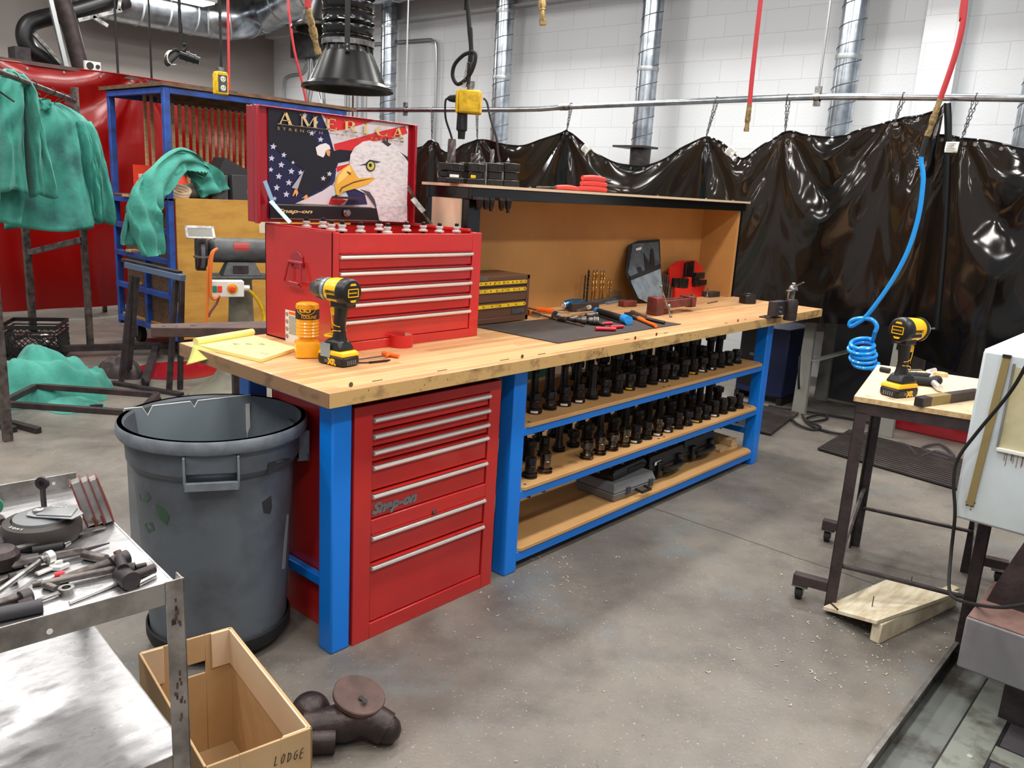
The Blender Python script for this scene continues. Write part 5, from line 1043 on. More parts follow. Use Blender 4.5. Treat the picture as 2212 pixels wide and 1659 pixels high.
# ---------------------------------------------------------------- on and under the hutch top
xs = [973, 1018, 1060, 1095]
for i, x in enumerate(xs):
    c = V((P(x, 392+i*3, 'z', HZ).x, .60, HZ)); c = P(x, 395+i*3.2, 'y', .62); c = V((c.x, .62, HZ)); w_ = .052
    t = thing('tool_block', 'black tool block on top of the hutch, %s from the left' % ORD[i], 'tool block', c, 0, 'black tool blocks on the hutch top')
    K = T(c.x, c.y, HZ, R(0)); hb = P(x, 352, 'y', .62).z-HZ
    m = MB().at(K).box(-w_, w_, -.03, .03, 0, hb*.28).box(-w_*.8, w_*.8, -.024, .024, hb*.28, hb*.62).box(-w_, w_, -.03, .03, hb*.62, hb); b2 = obj('body', m, M['oxide'], t, bevel=.004)
    m = MB().at(K); [m.lathe([(.006, 0), (.006, .001)], (xx, -.03, hb*.8), (0, -1, 0), 10) for xx in (-.03, .02)]; obj('screw_holes', m, M['ink'], b2)
    if i < 2: obj('label_strip', MB().at(K).box(-.03, .024 if i == 0 else .0, -.0255, -.0242, hb*.3, hb*.44), M['label'] if i == 0 else M['ywarn'], t)
    else: obj('side_screw', MB().at(K).cyl((-w_-.006, -.02, .0), (-w_-.006, -.02, hb), .007, n=8), M['steel'], t)
    ht = [300, 330, 322, 340][i]; r = [.018, .022, .01, .009][i]; zt2 = P(x, ht, 'y', .62).z; xo = [.0, .02, .0, -.0][i]
    cc = V((c.x+xo, .62, HZ+hb)); L_ = zt2-HZ-hb; nf = 4; rings = []
    for s in range(14):
        k = s/13; rings.append([V((cc.x+r*(1 if j % 3 else .72)*math.cos(2*math.pi*j/12+k*2.4), cc.y+r*(1 if j % 3 else .72)*math.sin(2*math.pi*j/12+k*2.4), cc.z+L_*k)) for j in range(12)])
    if i == 3: rings = [[V((cc.x+r*f*math.cos(2*math.pi*j/12), cc.y+r*f*math.sin(2*math.pi*j/12), cc.z+L_*k)) for j in range(12)] for k, f in ((0, 1), (.45, 1), (.6, .5), (1, .15))]
    t2 = single('end_mill', MB().loft(rings), M['steel'] if i > 1 else M['darksteel'], 'fluted cutter standing in the tool block on the hutch, %s from the left' % ORD[i], 'cutter', 'cutters in the tool blocks', ang=20)
# red-handled clamps
def Hp(x, y, yy=.6): return P(x, y, 'y', yy)
for i, (a, b_, r, e, lab) in enumerate([((1200, 408), (1248, 410), .011, (1160, 405), 'red-handled clamp with its grey jaw pointing left on the hutch top'), ((1252, 409), (1308, 412), .014, (1330, 414), 'lowest red clamp grip of the pile on the hutch top'), ((1256, 403), (1308, 404), .014, (1358, 410), 'middle red clamp grip with a grey blade pointing right'), ((1258, 393), (1305, 395), .014, (1318, 400), 'topmost red clamp grip of the pile on the hutch top')]):
    p, q_ = Hp(*a), Hp(*b_); dz = HZ+r-min(p.z, q_.z) if i < 2 else 0; p.z = HZ+r+.026*(i-1) if i > 0 else HZ+r; q_.z = p.z; e_ = Hp(*e); e_.z = p.z-.004
    t = thing('hand_clamp', lab, 'clamp', V((p.x, .6, HZ)), 0, 'red-handled clamps on the hutch top')
    m = MB(); m.tube([p, p+(q_-p)*.5+V((0, 0, .003)), q_], lambda k, r=r: r*(.85+.3*math.sin(k*3.14)), 12, sm=4); obj('grip', m, M['redp'], t); obj('jaw', MB().bar(q_ if e[0] > b_[0] else p, e_, .012, .008), M['darksteel'], t, bevel=.001)
for i, (x, y1) in enumerate([(1033, 440), (1047, 452), (1058, 456), (1081, 455), (1095, 460)]):
    p = P(x, 425, 'y', .505); z1 = P(x, y1, 'y', .505).z; t = thing('hanging_collet', 'small black tool shank hanging under the hutch front, %s from the left' % ORD[i], 'tool shank', V((p.x, .495, z1)), 0, 'tool shanks under the hutch edge')
    obj('body', MB().lathe([(.016, 0), (.013, -.03), (.007, -.04)], (p.x, .495, HZ-.062), n=14), M['oxide'], t); obj('stem', MB().lathe([(.0065, 0), (.0065, HZ-.1-z1-.006), (.009, HZ-.1-z1-.004), (.008, HZ-.1-z1)], (p.x, .495, HZ-.1), (0, 0, -1), 12), M['oxide'], t)
    obj('clip', MB().box(p.x-.018, p.x+.018, .49, .52, HZ-.062, HZ-.05), M['blacksteel'], t)
# ---------------------------------------------------------------- tool holders on the shelves
def holder(kind):
    """one tool holder at the origin: flange on the shelf, taper hanging through its hole"""
    t = thing('tool_holder', 'x', 'tool holder', (0, 0, 0)); INV.pop(t.name, None)
    o = lambda n, m, mt, **k: obj(n, m, mt, t, local=True, **k)
    sh = kind in ('chrome', 'chromewide')
    m1, m2 = (M['oxshine'], M['steel']) if sh else (M['oxide'], M['oxide'])
    m = MB().lathe([(.022, 0), (.0315, .001), (.0315, .006), (.0265, .009), (.0315, .012), (.0315, .018), (.027, .02)], n=24).box(-.034, -.026, -.008, .008, .002, .017); 
    o('flange', m, m1, ang=30)
    o('taper_shank', MB().lathe([(.0222, 0), (.013, -.062), (.007, -.064), (.007, -.08), (.01, -.082), (.009, -.09)], n=18), m1)
    def nut(z, r, h):
        m = MB().lathe([(r*.93, z), (r, z+.002), (r, z+h-.004), (r*.92, z+h), (r*.42, z+h), (r*.36, z+h-.008), (0, z+h-.008)], n=24)
        for i in range(6):
            a = i*math.pi/3; m.at(Matrix.Rotation(a, 4, 'Z')); m.box(r*.9, r*1.015, -.0025, .0025, z+h*.3, z+h*.9)
        m.at(Matrix.Identity(4)); return m
    if kind == 'slim':
        o('body', MB().lathe([(.024, .02), (.02, .035), (.0165, .05), (.0165, .125), (.014, .13)], n=20), M['oxide']); o('collet_nut', nut(.128, .0195, .026), M['oxide'])
    elif kind == 'long':
        o('body', MB().lathe([(.026, .02), (.021, .04), (.02, .15)], n=20), M['oxide']); o('collet_nut', nut(.148, .026, .03), M['oxide'])
    elif kind in ('chuck', 'chromewide'):
        o('body', MB().lathe([(.022, .02), (.018, .026), (.018, .045), (.024, .05)], n=20), m1); o('collet_nut', nut(.048, .029, .03), m2 if not sh else M['oxshine'])
    elif kind in ('straight', 'chrome'):
        o('body', MB().lathe([(.021, .02), (.023, .026), (.023, .052), (.0205, .055)], n=20), m1); o('collet_nut', nut(.056, .0235, .03), m2 if not sh else M['oxshine'])
    elif kind == 'fat':
        o('body', MB().lathe([(.024, .02), (.026, .03), (.026, .06), (.03, .064)], n=20), M['oxide']); o('collet_nut', nut(.064, .035, .03), M['oxide'])
    elif kind == 'tall':
        o('body', MB().lathe([(.024, .02), (.022, .03), (.022, .11), (.027, .116)], n=20), M['oxide']); o('collet_nut', nut(.115, .033, .035), M['oxide'])
    return t
PR = {}
def place(kind, x, y, z, lab, group, rz, sticker=None):
    if kind not in PR: PR[kind] = holder(kind); r = PR[kind]; r.matrix_world = T(x, y, z, rz); r['label'] = lab; r['group'] = group
    else: r = dup(PR[kind], T(x, y, z, rz), lab, group)
    if sticker:
        a = math.atan2(CAM.y-y, CAM.x-x)-rz
        m = MB().grid(8, 1, lambda u, v: V((.0322*math.cos(a+(u-.5)*1.0), .0322*math.sin(a+(u-.5)*1.0), .006+.009*v))); o = obj('label_strip', m, M[sticker], r, local=True)
    return r
hr = random.Random(11)
U, Md = SH[2][0], SH[1][0]
dn = {'slim': 'slim black', 'long': 'long black', 'chuck': 'short black', 'straight': 'straight black', 'fat': 'thick black', 'tall': 'tall black', 'chrome': 'worn bright', 'chromewide': 'wide worn bright'}
def row(kinds, x0, dx, y, z, nm, st={}):
    for i, k in enumerate(kinds):
        if k is None: continue
        place(k, x0+dx*i, y, z, '%s tool holder, %s from the left, %s' % (dn[k], ORD[i], nm), 'tool holders in the '+nm, hr.uniform(0, 6.2), st.get(i))
row(['straight', 'chuck', 'straight', 'straight', 'slim', 'chuck', 'fat', 'chuck', 'fat', 'straight', 'fat', 'chuck', 'fat', 'straight', 'chuck', 'fat', 'straight', 'chuck', 'chuck'], 1.087, .1, .097, U, 'upper shelf front row', {0: 'label', 2: 'label', 7: 'ywarn', 10: 'white', 13: 'ywarn', 14: 'label', 15: 'label'})
row(['slim', 'slim', 'long', 'slim', 'slim', 'straight', 'fat', 'tall', 'fat', 'tall', 'fat', 'tall', 'fat', 'tall', 'tall', 'fat', 'tall', 'tall'], 1.14, .105, .235, U, 'upper shelf middle row')
row([None, None, None, None, None, 'fat', 'tall', 'fat', 'tall', 'tall', 'fat', 'tall', 'tall', 'tall', 'fat', 'tall', 'tall'], 1.2, .108, .38, U, 'upper shelf back row')
row(['straight', 'chrome', None, None, 'chromewide', 'chrome', 'chromewide', 'chrome', 'straight', 'straight', 'chrome', 'chuck', 'straight', 'chuck', 'straight', 'chuck', 'straight', 'straight', 'chuck', 'straight'], 1.046, .0985, .064, Md, 'middle shelf front row', {10: 'label', 11: 'label', 14: 'ywarn', 16: 'label'})
row(['chuck', 'fat', 'straight', 'slim', 'chuck', 'fat', 'slim', 'fat', 'long', 'fat', 'tall', 'long', 'fat', 'tall', 'fat', 'long', 'tall', 'fat'], 1.10, .108, .215, Md, 'middle shelf second row')
row(['fat', 'slim', 'chuck', 'long', 'fat', 'tall', 'fat', 'long', 'tall', 'fat', 'tall', 'long', 'fat', 'tall', 'long', 'tall'], 1.25, .112, .38, Md, 'middle shelf back row')
# ---------------------------------------------------------------- cases on the bottom shelf
Z0 = SH[0][0]
def hcase(name, lab, x, y, z, w, d, h, rz, mt, seam=True):
    t = thing(name, lab, 'case', (x, y, z), rz)
    o = lambda n, m, mm, **k: obj(n, m, mm, t, local=True, **k)
    def tr(z0, z1, e0, e1): return [[V((sx*(w/2-e), sy*(d/2-e), zz)) for sx, sy in ((-1, -1), (1, -1), (1, 1), (-1, 1))] for zz, e in ((z0, e0), (z1, e1))]
    o('base_shell', MB().loft(tr(0, h*.48, .012, 0)), M[mt], bevel=.006); o('lid_shell', MB().loft(tr(h*.5, h, 0, .016)), M[mt], bevel=.006)
    return t, o
t, o = hcase('tool_case', 'grey plastic tool case lying on the bottom shelf with a small handle in front', 1.83, .15, Z0, .35, .245, .092, R(-2), 'grey')
o('handle', MB().tube([V((.0, -.12, .035)), V((.0, -.158, .028)), V((.075, -.158, .028)), V((.075, -.12, .035))], .007, 8), M['black'], bevel=0)
o('latch', MB().box(-.08, -.05, -.127, -.118, .025, .06).box(.11, .14, -.127, -.118, .025, .06), M['darkgrey'])
t, o = hcase('tool_case', 'flat black tool case lying on top of the grey case', 1.83, .185, Z0+.094, .33, .23, .055, R(4), 'black')
o('grip_recess', MB().box(-.03, .11, -.118, -.108, .02, .04), M['rubber'], bevel=.004)
for i, (x, lab) in enumerate(((2.22, 'black drill case with a white sticker on the bottom shelf beside the grey case'), (2.62, 'black drill case with a printed lid on the bottom shelf, beside the wood scraps'))):
    t, o = hcase('tool_case', lab, x, .235+.03*i, Z0, .385, .29, .135, R(2), 'black')
    m = MB().tube([V((-.09, -.14, .06)), V((-.075, -.185, .06)), V((.075, -.185, .06)), V((.09, -.14, .06))], .014, 10, sm=3); o('handle', m, M['black']); o('handle_mount', MB().box(-.13, -.085, -.165, -.135, .02, .1).box(.085, .13, -.165, -.135, .02, .1), M['black'], bevel=.008)
    q = obj('lid_print', MB().box(-.15, .15, -.10, .1, .1352, .136), mat('case_print', (34, 44, 48), .3, col2=(70, 92, 98), vs=14, lo=.52, hi=.6), t, local=True)
    m = MB(); [m.box(-.13+k*.04, -.11+k*.04, -.085, -.075, .1362, .1366) for k in range(3)]; m.box(.0, .1, -.085, -.08, .1362, .1366); obj('lid_lettering', m, M['label'], q, local=True)
    if i == 0: o('sticker', MB().box(-.15, -.09, -.1466, -.1452, .085, .103), M['label'])
w = lambda nm, m, lab: single(nm, m, M['wood'], lab, 'board', 'wood scraps on the bottom shelf', bevel=.002)
w('wood_scrap', MB().at(T(2.93, .14, Z0, R(-6))).box(-.11, .07, -.06, .2, 0, .018), 'flat piece of plywood scrap lying on the right end of the bottom shelf')
w('wood_scrap', MB().at(T(2.965, .2, Z0+.019, R(-4))).box(-.03, .04, -.12, .25, 0, .04), 'pine batten lying on the plywood scrap on the bottom shelf')
w('wood_scrap', MB().at(T(2.88, .4, Z0+.0, R(-5))).box(-.2, .14, -.03, .02, 0, .07), 'pine stick standing behind the cases at the right end of the bottom shelf')
single('cable_loop', MB().tube([V((2.87, .2, Z0+.1)), V((2.865, .2, Z0+.16)), V((2.875, .2, Z0+.2)), V((2.885, .2, Z0+.17)), V((2.88, .2, Z0+.1))], .004, 6, sm=4, close=True), M['redgrip'], 'small red cord loop hanging under the middle shelf above the wood scraps', 'cord')
m = MB(); 
rings = []
for i, (x, r) in enumerate(((0, .02), (.05, .05), (.14, .07), (.26, .075), (.38, .06), (.46, .025), (.5, .01))):
    rings.append([V((1.72+x, .5+r*.9*math.cos(a), .835+.03*math.sin(x*5)-.055+r*.75*math.sin(a)*(1+.15*math.sin(a*5+x*20)))) for a in [j*math.pi/10 for j in range(20)]])
t = thing('cable_bundle', 'black plastic bag tied with grey tape hanging under the bench top', 'bag', (1.97, .5, .7))
obj('bag', MB().loft(rings), M['bagm'], t, ang=80); obj('tape_band', MB().lathe([(.078, 0), (.078, .05)], (1.95, .5, .80), (1, 0, .05), 20, caps=False), M['grey'], t)
# things glimpsed behind the workbench between the shelves
single('partition_board', MB().box(1.5, 2.35, 1.02, 1.05, 0, .8), M['boardg'], 'green board seen behind the left tool holders under the bench top', 'board')
single('partition_board', MB().box(1.22, 1.5, 1.06, 1.09, 0, .82), M['booth'], 'grey board seen behind the leftmost tool holders under the bench top', 'board')
single('partition_board', MB().box(5.25, 5.3, -1.4, .5, 0, .74), M['darkgrey'], 'added charcoal sheet that darkens the booth behind the grey welding table', 'board')  # sheet added only to darken the pale booth below the curtains
single('partition_board', MB().box(2.36, 4.0, 1.25, 1.28, 0, .62), M['hpale'], 'pale board seen behind the workbench between the shelves', 'board')
# ---------------------------------------------------------------- bin
bc = V((-.178, .40, 0)); k = 1
def ringz(px, py, z): return P(px, py, 'z', z)
l, r_ = P(249, 903, 'z', .77), P(664, 893, 'z', .77); bc = (l+r_)/2; bc.z = 0; RB = (r_-l).length/2*1.0
t = thing('trash_can', 'large round grey trash can with two handles at the left end of the workbench', 'trash can', bc)
RT_ = .268; sc = RB/.29; BH = .80
pr = [(.205, .06), (.218, .075), (.247, .645), (.255, .65), (.265, .668), (.268, .735), (.27, .738), (.286, .742), (.29, .75), (.29, .775), (.284, .784), (.27, .784), (.264, .775), (.256, .68), (.247, .65), (.215, .10), (.2, .085)]
pr = [(a*sc, b_*.77/.784) for a, b_ in pr]
obj('body', MB().lathe(pr[:8], bc, n=72, caps=False).lathe(pr[10:], bc, n=72, caps=False).lathe([(.2*sc, .06), (.2*sc, .085)], bc, n=72), M['can'], t, ang=25)
obj('rim', MB().lathe(pr[6:12], bc, n=72, caps=False), M['rim'], t, ang=40)
for i, da in enumerate((R(3), R(94))):
    a = math.atan2(CAM.y-bc.y, CAM.x-bc.x)+da
    if i == 0:
        d = FW+RT*(457-W/2)/F-UP*(1000-HH/2)/F; p = CAM.copy()
        while math.hypot(p.x-bc.x, p.y-bc.y) > .264*sc: p += d*.002
        a = math.atan2(p.y-bc.y, p.x-bc.x)
    d = V((math.cos(a), math.sin(a), 0)); K = frame(bc+d*(.262*sc), (-d.y, d.x, 0), (0, 0, 1)); m = MB().at(K); w = .078
    K2 = K; m.box(-w, -w+.007, .622, .725, -.01, .026).box(w-.007, w, .622, .725, -.01, .026).box(-w, w, .62, .648, .014, .026).box(-w, w, .62, .626, -.014, .026)
    h_ = obj('handle', m, M['rim'], t, bevel=.003); q = MB().at(K).box(-w+.008, w-.008, .67, .725, -.02, .01); obj('handle_recess', q, M['can'], h_)
m = MB()
obj('dolly_ring', MB().lathe([(.2*sc, .035), (.226*sc, .035), (.231*sc, .05), (.231*sc, .08), (.226*sc, .085), (.223*sc, .08), (.222*sc, .058), (.2*sc, .058)], bc, n=64, caps=False).lathe([(.2*sc, .035), (.2*sc, .058)], bc, n=48), M['rubber'], t, ang=30)
for i in range(4):
    a = i*math.pi/2+.5; c = bc+V((math.cos(a), math.sin(a), 0))*.17*sc; obj('caster', MB().cyl(c+V((-.012, 0, .025)), c+V((.012, 0, .025)), .025, n=18), M['rubber'], t)
# painted marks and scuffs that belong to the bin
def patch(pts_, mt, nm):
    m = MB(); q = []
    for x, y in pts_:
        d = FW+RT*(x-W/2)/F-UP*(y-HH/2)/F; best = None
        for s in range(2000):
            p = CAM+d*(1.9+s*.0006); rr_ = (.218+(p.z-.075)*.0515)*sc if p.z < .615 else .268*sc
            if math.hypot(p.x-bc.x, p.y-bc.y) <= rr_+.0015: best = p; break
        if best is None: return
        q.append(best)
    m.add(q, [tuple(range(len(q)))]); obj(nm, m, mt, t, flat=True)
gp = mat('green_scuff', (52, 82, 62), .6); dp = mat('dark_scuff', (44, 42, 42), .7); wp = mat('white_scuff', (150, 154, 158), .7)
patch([(300, 1068), (318, 1064), (326, 1075), (318, 1085), (302, 1080)], gp, 'scuff'); patch([(336, 1090), (352, 1098), (366, 1115), (360, 1135), (345, 1120)], gp, 'scuff'); patch([(312, 1132), (328, 1128), (334, 1145), (320, 1152)], gp, 'scuff')
patch([(566, 1085), (586, 1070), (588, 1095), (584, 1110), (570, 1108)], dp, 'stain'); patch([(580, 1000), (612, 992), (628, 990), (622, 1002), (594, 1012), (578, 1030)], dp, 'stain'); patch([(612, 1180), (619, 1110), (624, 1112), (616, 1228), (608, 1230)], wp, 'scratch'); patch([(619, 1096), (634, 1086), (636, 1120), (624, 1135)], wp, 'scratch')
# plastic sheets standing inside the bin
def sheet_at(pts_, y, mt, nm, lab):
    pass
a, b_ = P(268, 884, 'z', .775), P(541, 847, 'z', .785); d = (b_-a).normalized(); d.z = 0; n_ = V((-d.y, d.x, 0))
prof = [(0, .0), (.13, .0), (.17, -.03), (.21, .0), (.50, .0), (.53, -.022), (.56, .0), (1.0, .0), (1.0, -.62), (0, -.62)]
L_ = (b_-a).length; a2 = a+n_*.0
Ks = Matrix((d, V((0, 0, 1)), d.cross(V((0, 0, 1))))).transposed().to_4x4(); Ks.translation = a2
m = MB().prism([(u*L_, v) for u, v in prof], -.0015, .0015, Ks)
t = thing('plastic_sheet', 'smoky clear plastic sheet with two notches standing inside the trash can', 'plastic sheet', V((a2.x+L_/2*d.x, a2.y+L_/2*d.y, .2)))
obj('sheet', m, M['sheet'], t); obj('bright_edge', MB().tube([Ks @ V((u*L_, v+.001, 0)) for u, v in prof[:8]], .0018, 6), M['label'], t); obj('edge_strip', MB().prism([(L_*.955, -.03), (L_*.985, -.03), (L_*.985, -.45), (L_*.955, -.45)], .002, .008, Ks).prism([(0.0, -.005), (L_*.02, -.01), (L_*.06, -.14), (L_*.03, -.14)], -.01, -.004, Ks), M['label'], t)
# ---------------------------------------------------------------- cardboard box with handwriting
bz = .35; c0, c1, c2 = P(675, 1572, 'z', bz), P(500, 1353, 'z', bz), P(303, 1416, 'z', bz); c3 = c0+(c2-c1)
e1 = (c1-c0); e2 = (c3-c0); L1, L2_ = e1.length, e2.length; ex, ey = e1.normalized(), e2.normalized(); ey = (ey-ex*ey.dot(ex)).normalized()
K = Matrix((ex, ey, ex.cross(ey))).transposed().to_4x4(); K.translation = V((c0.x, c0.y, 0)); sg = 1 if K.to_3x3().determinant() > 0 and ex.cross(ey).z > 0 else -1
K = Matrix((ex, ey, V((0, 0, 1)))).transposed().to_4x4(); K.translation = V((c0.x, c0.y, 0))
t = thing('cardboard_box', 'open cardboard box marked LODGE on the floor beside the trash can', 'box', (c0+c2)/2-V((0, 0, bz)))
th = .006; hx, hy = L1, L2_
def wallh(fixed, a, b_, ax, hole):
    m = MB().at(K); h0, h1, z0, z1 = hole
    def bx(u0, u1, z0_, z1_):
        if ax == 'x': m.box(u0, u1, fixed, fixed+th, z0_, z1_)
        else: m.box(fixed, fixed+th, u0, u1, z0_, z1_)
    if h0 is None: bx(a, b_, 0, bz)
    else: bx(a, h0, 0, bz); bx(h1, b_, 0, bz); bx(h0, h1, 0, z0); bx(h0, h1, z1, bz)
    return m
obj('side_wall', wallh(0, 0, hx, 'x', (None, 0, 0, 0)), M['card'], t, bevel=.0015); obj('side_wall', wallh(hy-th, 0, hx, 'x', (None, 0, 0, 0)), M['card'], t, bevel=.0015)
mid = hy/2; obj('end_wall', wallh(0, 0, hy, 'y', (mid-.045, mid+.045, .24, .275)), M['card'], t, bevel=.0015); obj('end_wall', wallh(hx-th, 0, hy, 'y', (mid-.045, mid+.045, .24, .275)), M['card'], t, bevel=.0015)
obj('bottom', MB().at(K).box(0, hx, 0, hy, 0, th).box(hx*.2, hx*.6, .05, hy-.05, th, th+.004), M['card'], t)
obj('folded_flap', MB().at(K).box(th, th+.004, .005, hy*.28, bz-.11, bz).box(hx-th-.006, hx-th, th, mid-.06, bz-.1, bz).box(hx-th-.006, hx-th, mid+.06, hy-th, bz-.1, bz).box(th, hx-th, th, th+.005, bz-.1, bz), M['hpale'], t, bevel=.001)
# handwriting on the near end
a = P(602, 1636, 'z', bz-.1); 
Ke = Matrix((-ey, V((0, 0, 1)), -ey.cross(V((0, 0, 1)))*-1)).transposed().to_4x4(); 
fx = -1*ey
org = K @ V((-.0012, L2_, 0))
def ep(s, z): return K @ V((-.0012, s, z))
m = MB(); s0 = .085; letters = {'L': [[(0, 1), (.0, .1), (.1, 0), (.5, .1)]], 'O': [[(.3, 1), (0, .6), (.15, .05), (.5, .2), (.55, .8), (.3, 1)]], 'D': [[(0, 1), (.05, 0)], [(-.1, .9), (.5, .8), (.6, .3), (.05, 0)]], 'G': [[(.55, .95), (.1, .8), (0, .3), (.3, 0), (.6, .2), (.6, .5), (.3, .45)]], 'E': [[(.5, 1), (0, .9), (.0, 0), (.5, 0)], [(0, .5), (.5, .55)]]}
for i, ch in enumerate('LODGE'):
    for st in letters[ch]:
        m.tube([ep(.088-(i*.0145+u*.011+v*.004), bz-.058+v*.022-i*.0015) for u, v in st], .0008, 5, sm=3)
obj('handwriting', m, M['ink'], t)
# ---------------------------------------------------------------- iron casting on the floor
c = P(765, 1600, 'z', 0); c = V((-.215, -.385, 0)); Lx = V((FW.y, -FW.x, 0)).normalized(); Fy = V((FW.x, FW.y, 0)).normalized()
t = thing('iron_casting', 'dark cast iron piece with a flat round plate on the floor by the box', 'casting', c)
g = lambda a, b_, z: c+Lx*a+Fy*b_+V((0, 0, z))
m = MB().ball(g(-.115, .02, .068), .056, 24).tube([g(-.12, -.03, .05), g(-.02, 0, .055), g(.04, .01, .065), g(.105, .0, .042)], lambda k: .05 if k < .3 else .058-.012*k, 18, sm=4)
m.tube([g(-.12, -.07, .04), g(-.03, -.05, .035)], .035, 14).ball(g(.105, 0, .042), .04, 16); obj('body', m, M['cast'], t, ang=60)
m = MB().lathe([(.04, -.05), (.066, -.018), (.074, -.012), (.075, 0), (.072, .003), (0, .003)], g(.02, .03, .125), (Lx*.3-Fy*.12+V((0, 0, 1))), 36); pl = obj('round_plate', m, M['castt'], t)
m = MB(); ax = (Lx*.3-Fy*.12+V((0, 0, 1))).normalized()
for u, v in ((-.035, .04), (-.01, 0), (.02, -.03), (.008, -.018)): m.lathe([(.0085, 0), (.0085, .0012)], g(.02, .03, .125)+ax*.0032+Lx*u+Fy*v, ax, 12)
obj('plate_holes', m, M['ink'], pl)
# ---------------------------------------------------------------- metal cart in the foreground
CTZ = .80
ca, cb = P(165, 1030, 'z', CTZ), P(391, 1248, 'z', CTZ); ux = (cb-ca).normalized(); ux.z = 0
fe = P(0, 1345, 'z', CTZ); uy = (fe-cb); uy.z = 0; uy = (uy-ux*uy.dot(ux)).normalized()
K = Matrix((-uy, -ux, V((0, 0, 1)))).transposed().to_4x4()
# local frame: origin near right corner, x to the left along the near edge, y away from the camera along the right edge
K = Matrix((uy, -ux, V((0, 0, 1)))).transposed().to_4x4(); K.translation = V((cb.x, cb.y, 0)); LXc, LYc = .62, (ca-cb).length
lz = P(385, 1580, 'z', .42)
t = thing('utility_cart', 'worn aluminium two-shelf utility cart loaded with tools in the left foreground', 'cart', (K @ V((.3, .3, 0))))
m = MB().at(K).box(0, LXc, 0, LYc, CTZ-.03, CTZ-.027); obj('top_tray', m, M['alu'], t)
m = MB().at(K); m.box(0, LXc, -.003, 0, CTZ-.045, CTZ+.0).box(0, LXc, LYc, LYc+.003, CTZ-.03, CTZ+.012); obj('tray_edge', m, M['alut'], t, bevel=.0015)
m = MB().at(K); [m.cyl((.02+0*i, -.004, CTZ-.02), (.02, -.0055, CTZ-.02), .006, n=12) for i in range(1)]; m.lathe([(.005, 0), (.005, .001)], (.22, -.0045, CTZ-.03), (0, -1, 0)); m.lathe([(.004, 0), (.004, .0012)], (.05, LYc-.0012, CTZ-.006), (0, -1, 0)); m.lathe([(.004, 0), (.004, .0012)], (.0, 0, 0)); obj('rivets', m, M['label'], t)
obj('side_flange', MB().at(K).box(-.004, .0, 0, LYc, CTZ-.045, CTZ-.026), M['alu'], t)
S2 = .435; m = MB().at(K).box(.0, LXc, .0, LYc, S2-.003, S2); obj('lower_shelf', m, M['alu'], t); obj('shelf_edge', MB().at(K).box(.0, LXc, -.003, 0, S2-.035, S2+.004).box(0, LXc, LYc, LYc+.003, S2-.035, S2+.004).box(-.003, 0, .0, LYc, S2-.03, S2), M['alut'], t, bevel=.001)
for x, y in ((0, 0), (LXc, 0), (0, LYc), (LXc, LYc)):
    s = 1 if x == 0 else -1; v = 1 if y == 0 else -1
    if y > 0 and x == 0: zt__ = S2
    m = MB().at(K).box(x-.004*s, x+.03*s, y-.006*v, y-.002*v, .05, CTZ+.002 if y == 0 else CTZ-.03).box(x-.004*s, x-.0*s, y-.006*v, y+.028*v, .05, CTZ-.0 if y == 0 else CTZ-.03); obj('leg', m, M['alut'], t, bevel=.001)
    obj('caster', MB().at(K).cyl((x+.012*s-.01, y+.01*v, .026), (x+.012*s+.01, y+.01*v, .026), .026, n=18), M['rubber'], t)
m = MB().at(K)
rr = random.Random(4)
for (x0, z0) in ((.012, .735), (.014, .56)):
    for i in range(14): x = x0+rr.gauss(0, .005); z = z0+rr.gauss(0, .02); m.box(x-.0015, x+.002, -.0068, -.006, z-.006*rr.random(), z+.006)
obj('leg_stains', m, M['castt'] , t)
# ---------------------------------------------------------------- things on the cart
TZ = CTZ-.027
def cp(x, y, h=0): return P(x, y, 'z', TZ+h)
# caster wheel lying flat
c = cp(93, 1150, 0); c = (P(14, 1128, 'z', TZ+.03)+P(166, 1140, 'z', TZ+.03))/2; c.z = TZ; r = (P(14, 1128, 'z', TZ+.03)-P(166, 1140, 'z', TZ+.03)).length/2
t = thing('caster_wheel', 'big grey-hubbed caster wheel lying flat on the cart', 'wheel', c)
obj('tyre', MB().lathe([(r*.72, 0), (r*.94, .003), (r, .012), (r, .03), (r*.93, .042), (r*.74, .046), (r*.7, .04)], c, n=48), M['matb'], t, ang=40); obj('hub', MB().lathe([(r*.7, .04), (r*.68, .05), (r*.4, .054), (0, .054)], c, n=40), M['grey'], t)
q = MB()
for i, ch in enumerate('NON MARKING  ·  SHOX'):
    a = math.radians(200-i*9) if i < 14 else math.radians(330-i*9+120)
    text(q, ch, .009, Matrix.Translation(c+V((0, 0, .0462))) @ Matrix.Rotation(a, 4, 'Z') @ Matrix.Translation(V((0, -r*.86, 0))), ext=.0002)
obj('tyre_print', q, M['label'], t, flat=True)
aw = P(92, 1088, 'z', TZ+.07); e_ = P(152, 1075, 'z', TZ+.085); d = (e_-aw); d.z = 0; d.normalize(); K2 = Matrix((d, V((-d.y, d.x, 0)), V((0, 0, 1)))).transposed().to_4x4(); K2.translation = c+V((0, 0, .056))
m = MB().prism([(-.02, -.018), (0, -.024), (.075, -.03), (.085, -.0), (.06, .03), (-.01, .02), (-.024, 0)], 0, .003, K2).prism([(.0, -.02), (.07, -.022), (.065, .02), (.0, .016)], .003, .006, K2); obj('fork', m, mat('zinc_plate', (160, 162, 164), .35, metal=.7), t, bevel=.001)
m = MB().at(K2); m.lathe([(.011, 0), (.011, .006), (.007, .008)], (-.004, -.0, .003), n=16); obj('axle_bolt', m, M['steel'], t)
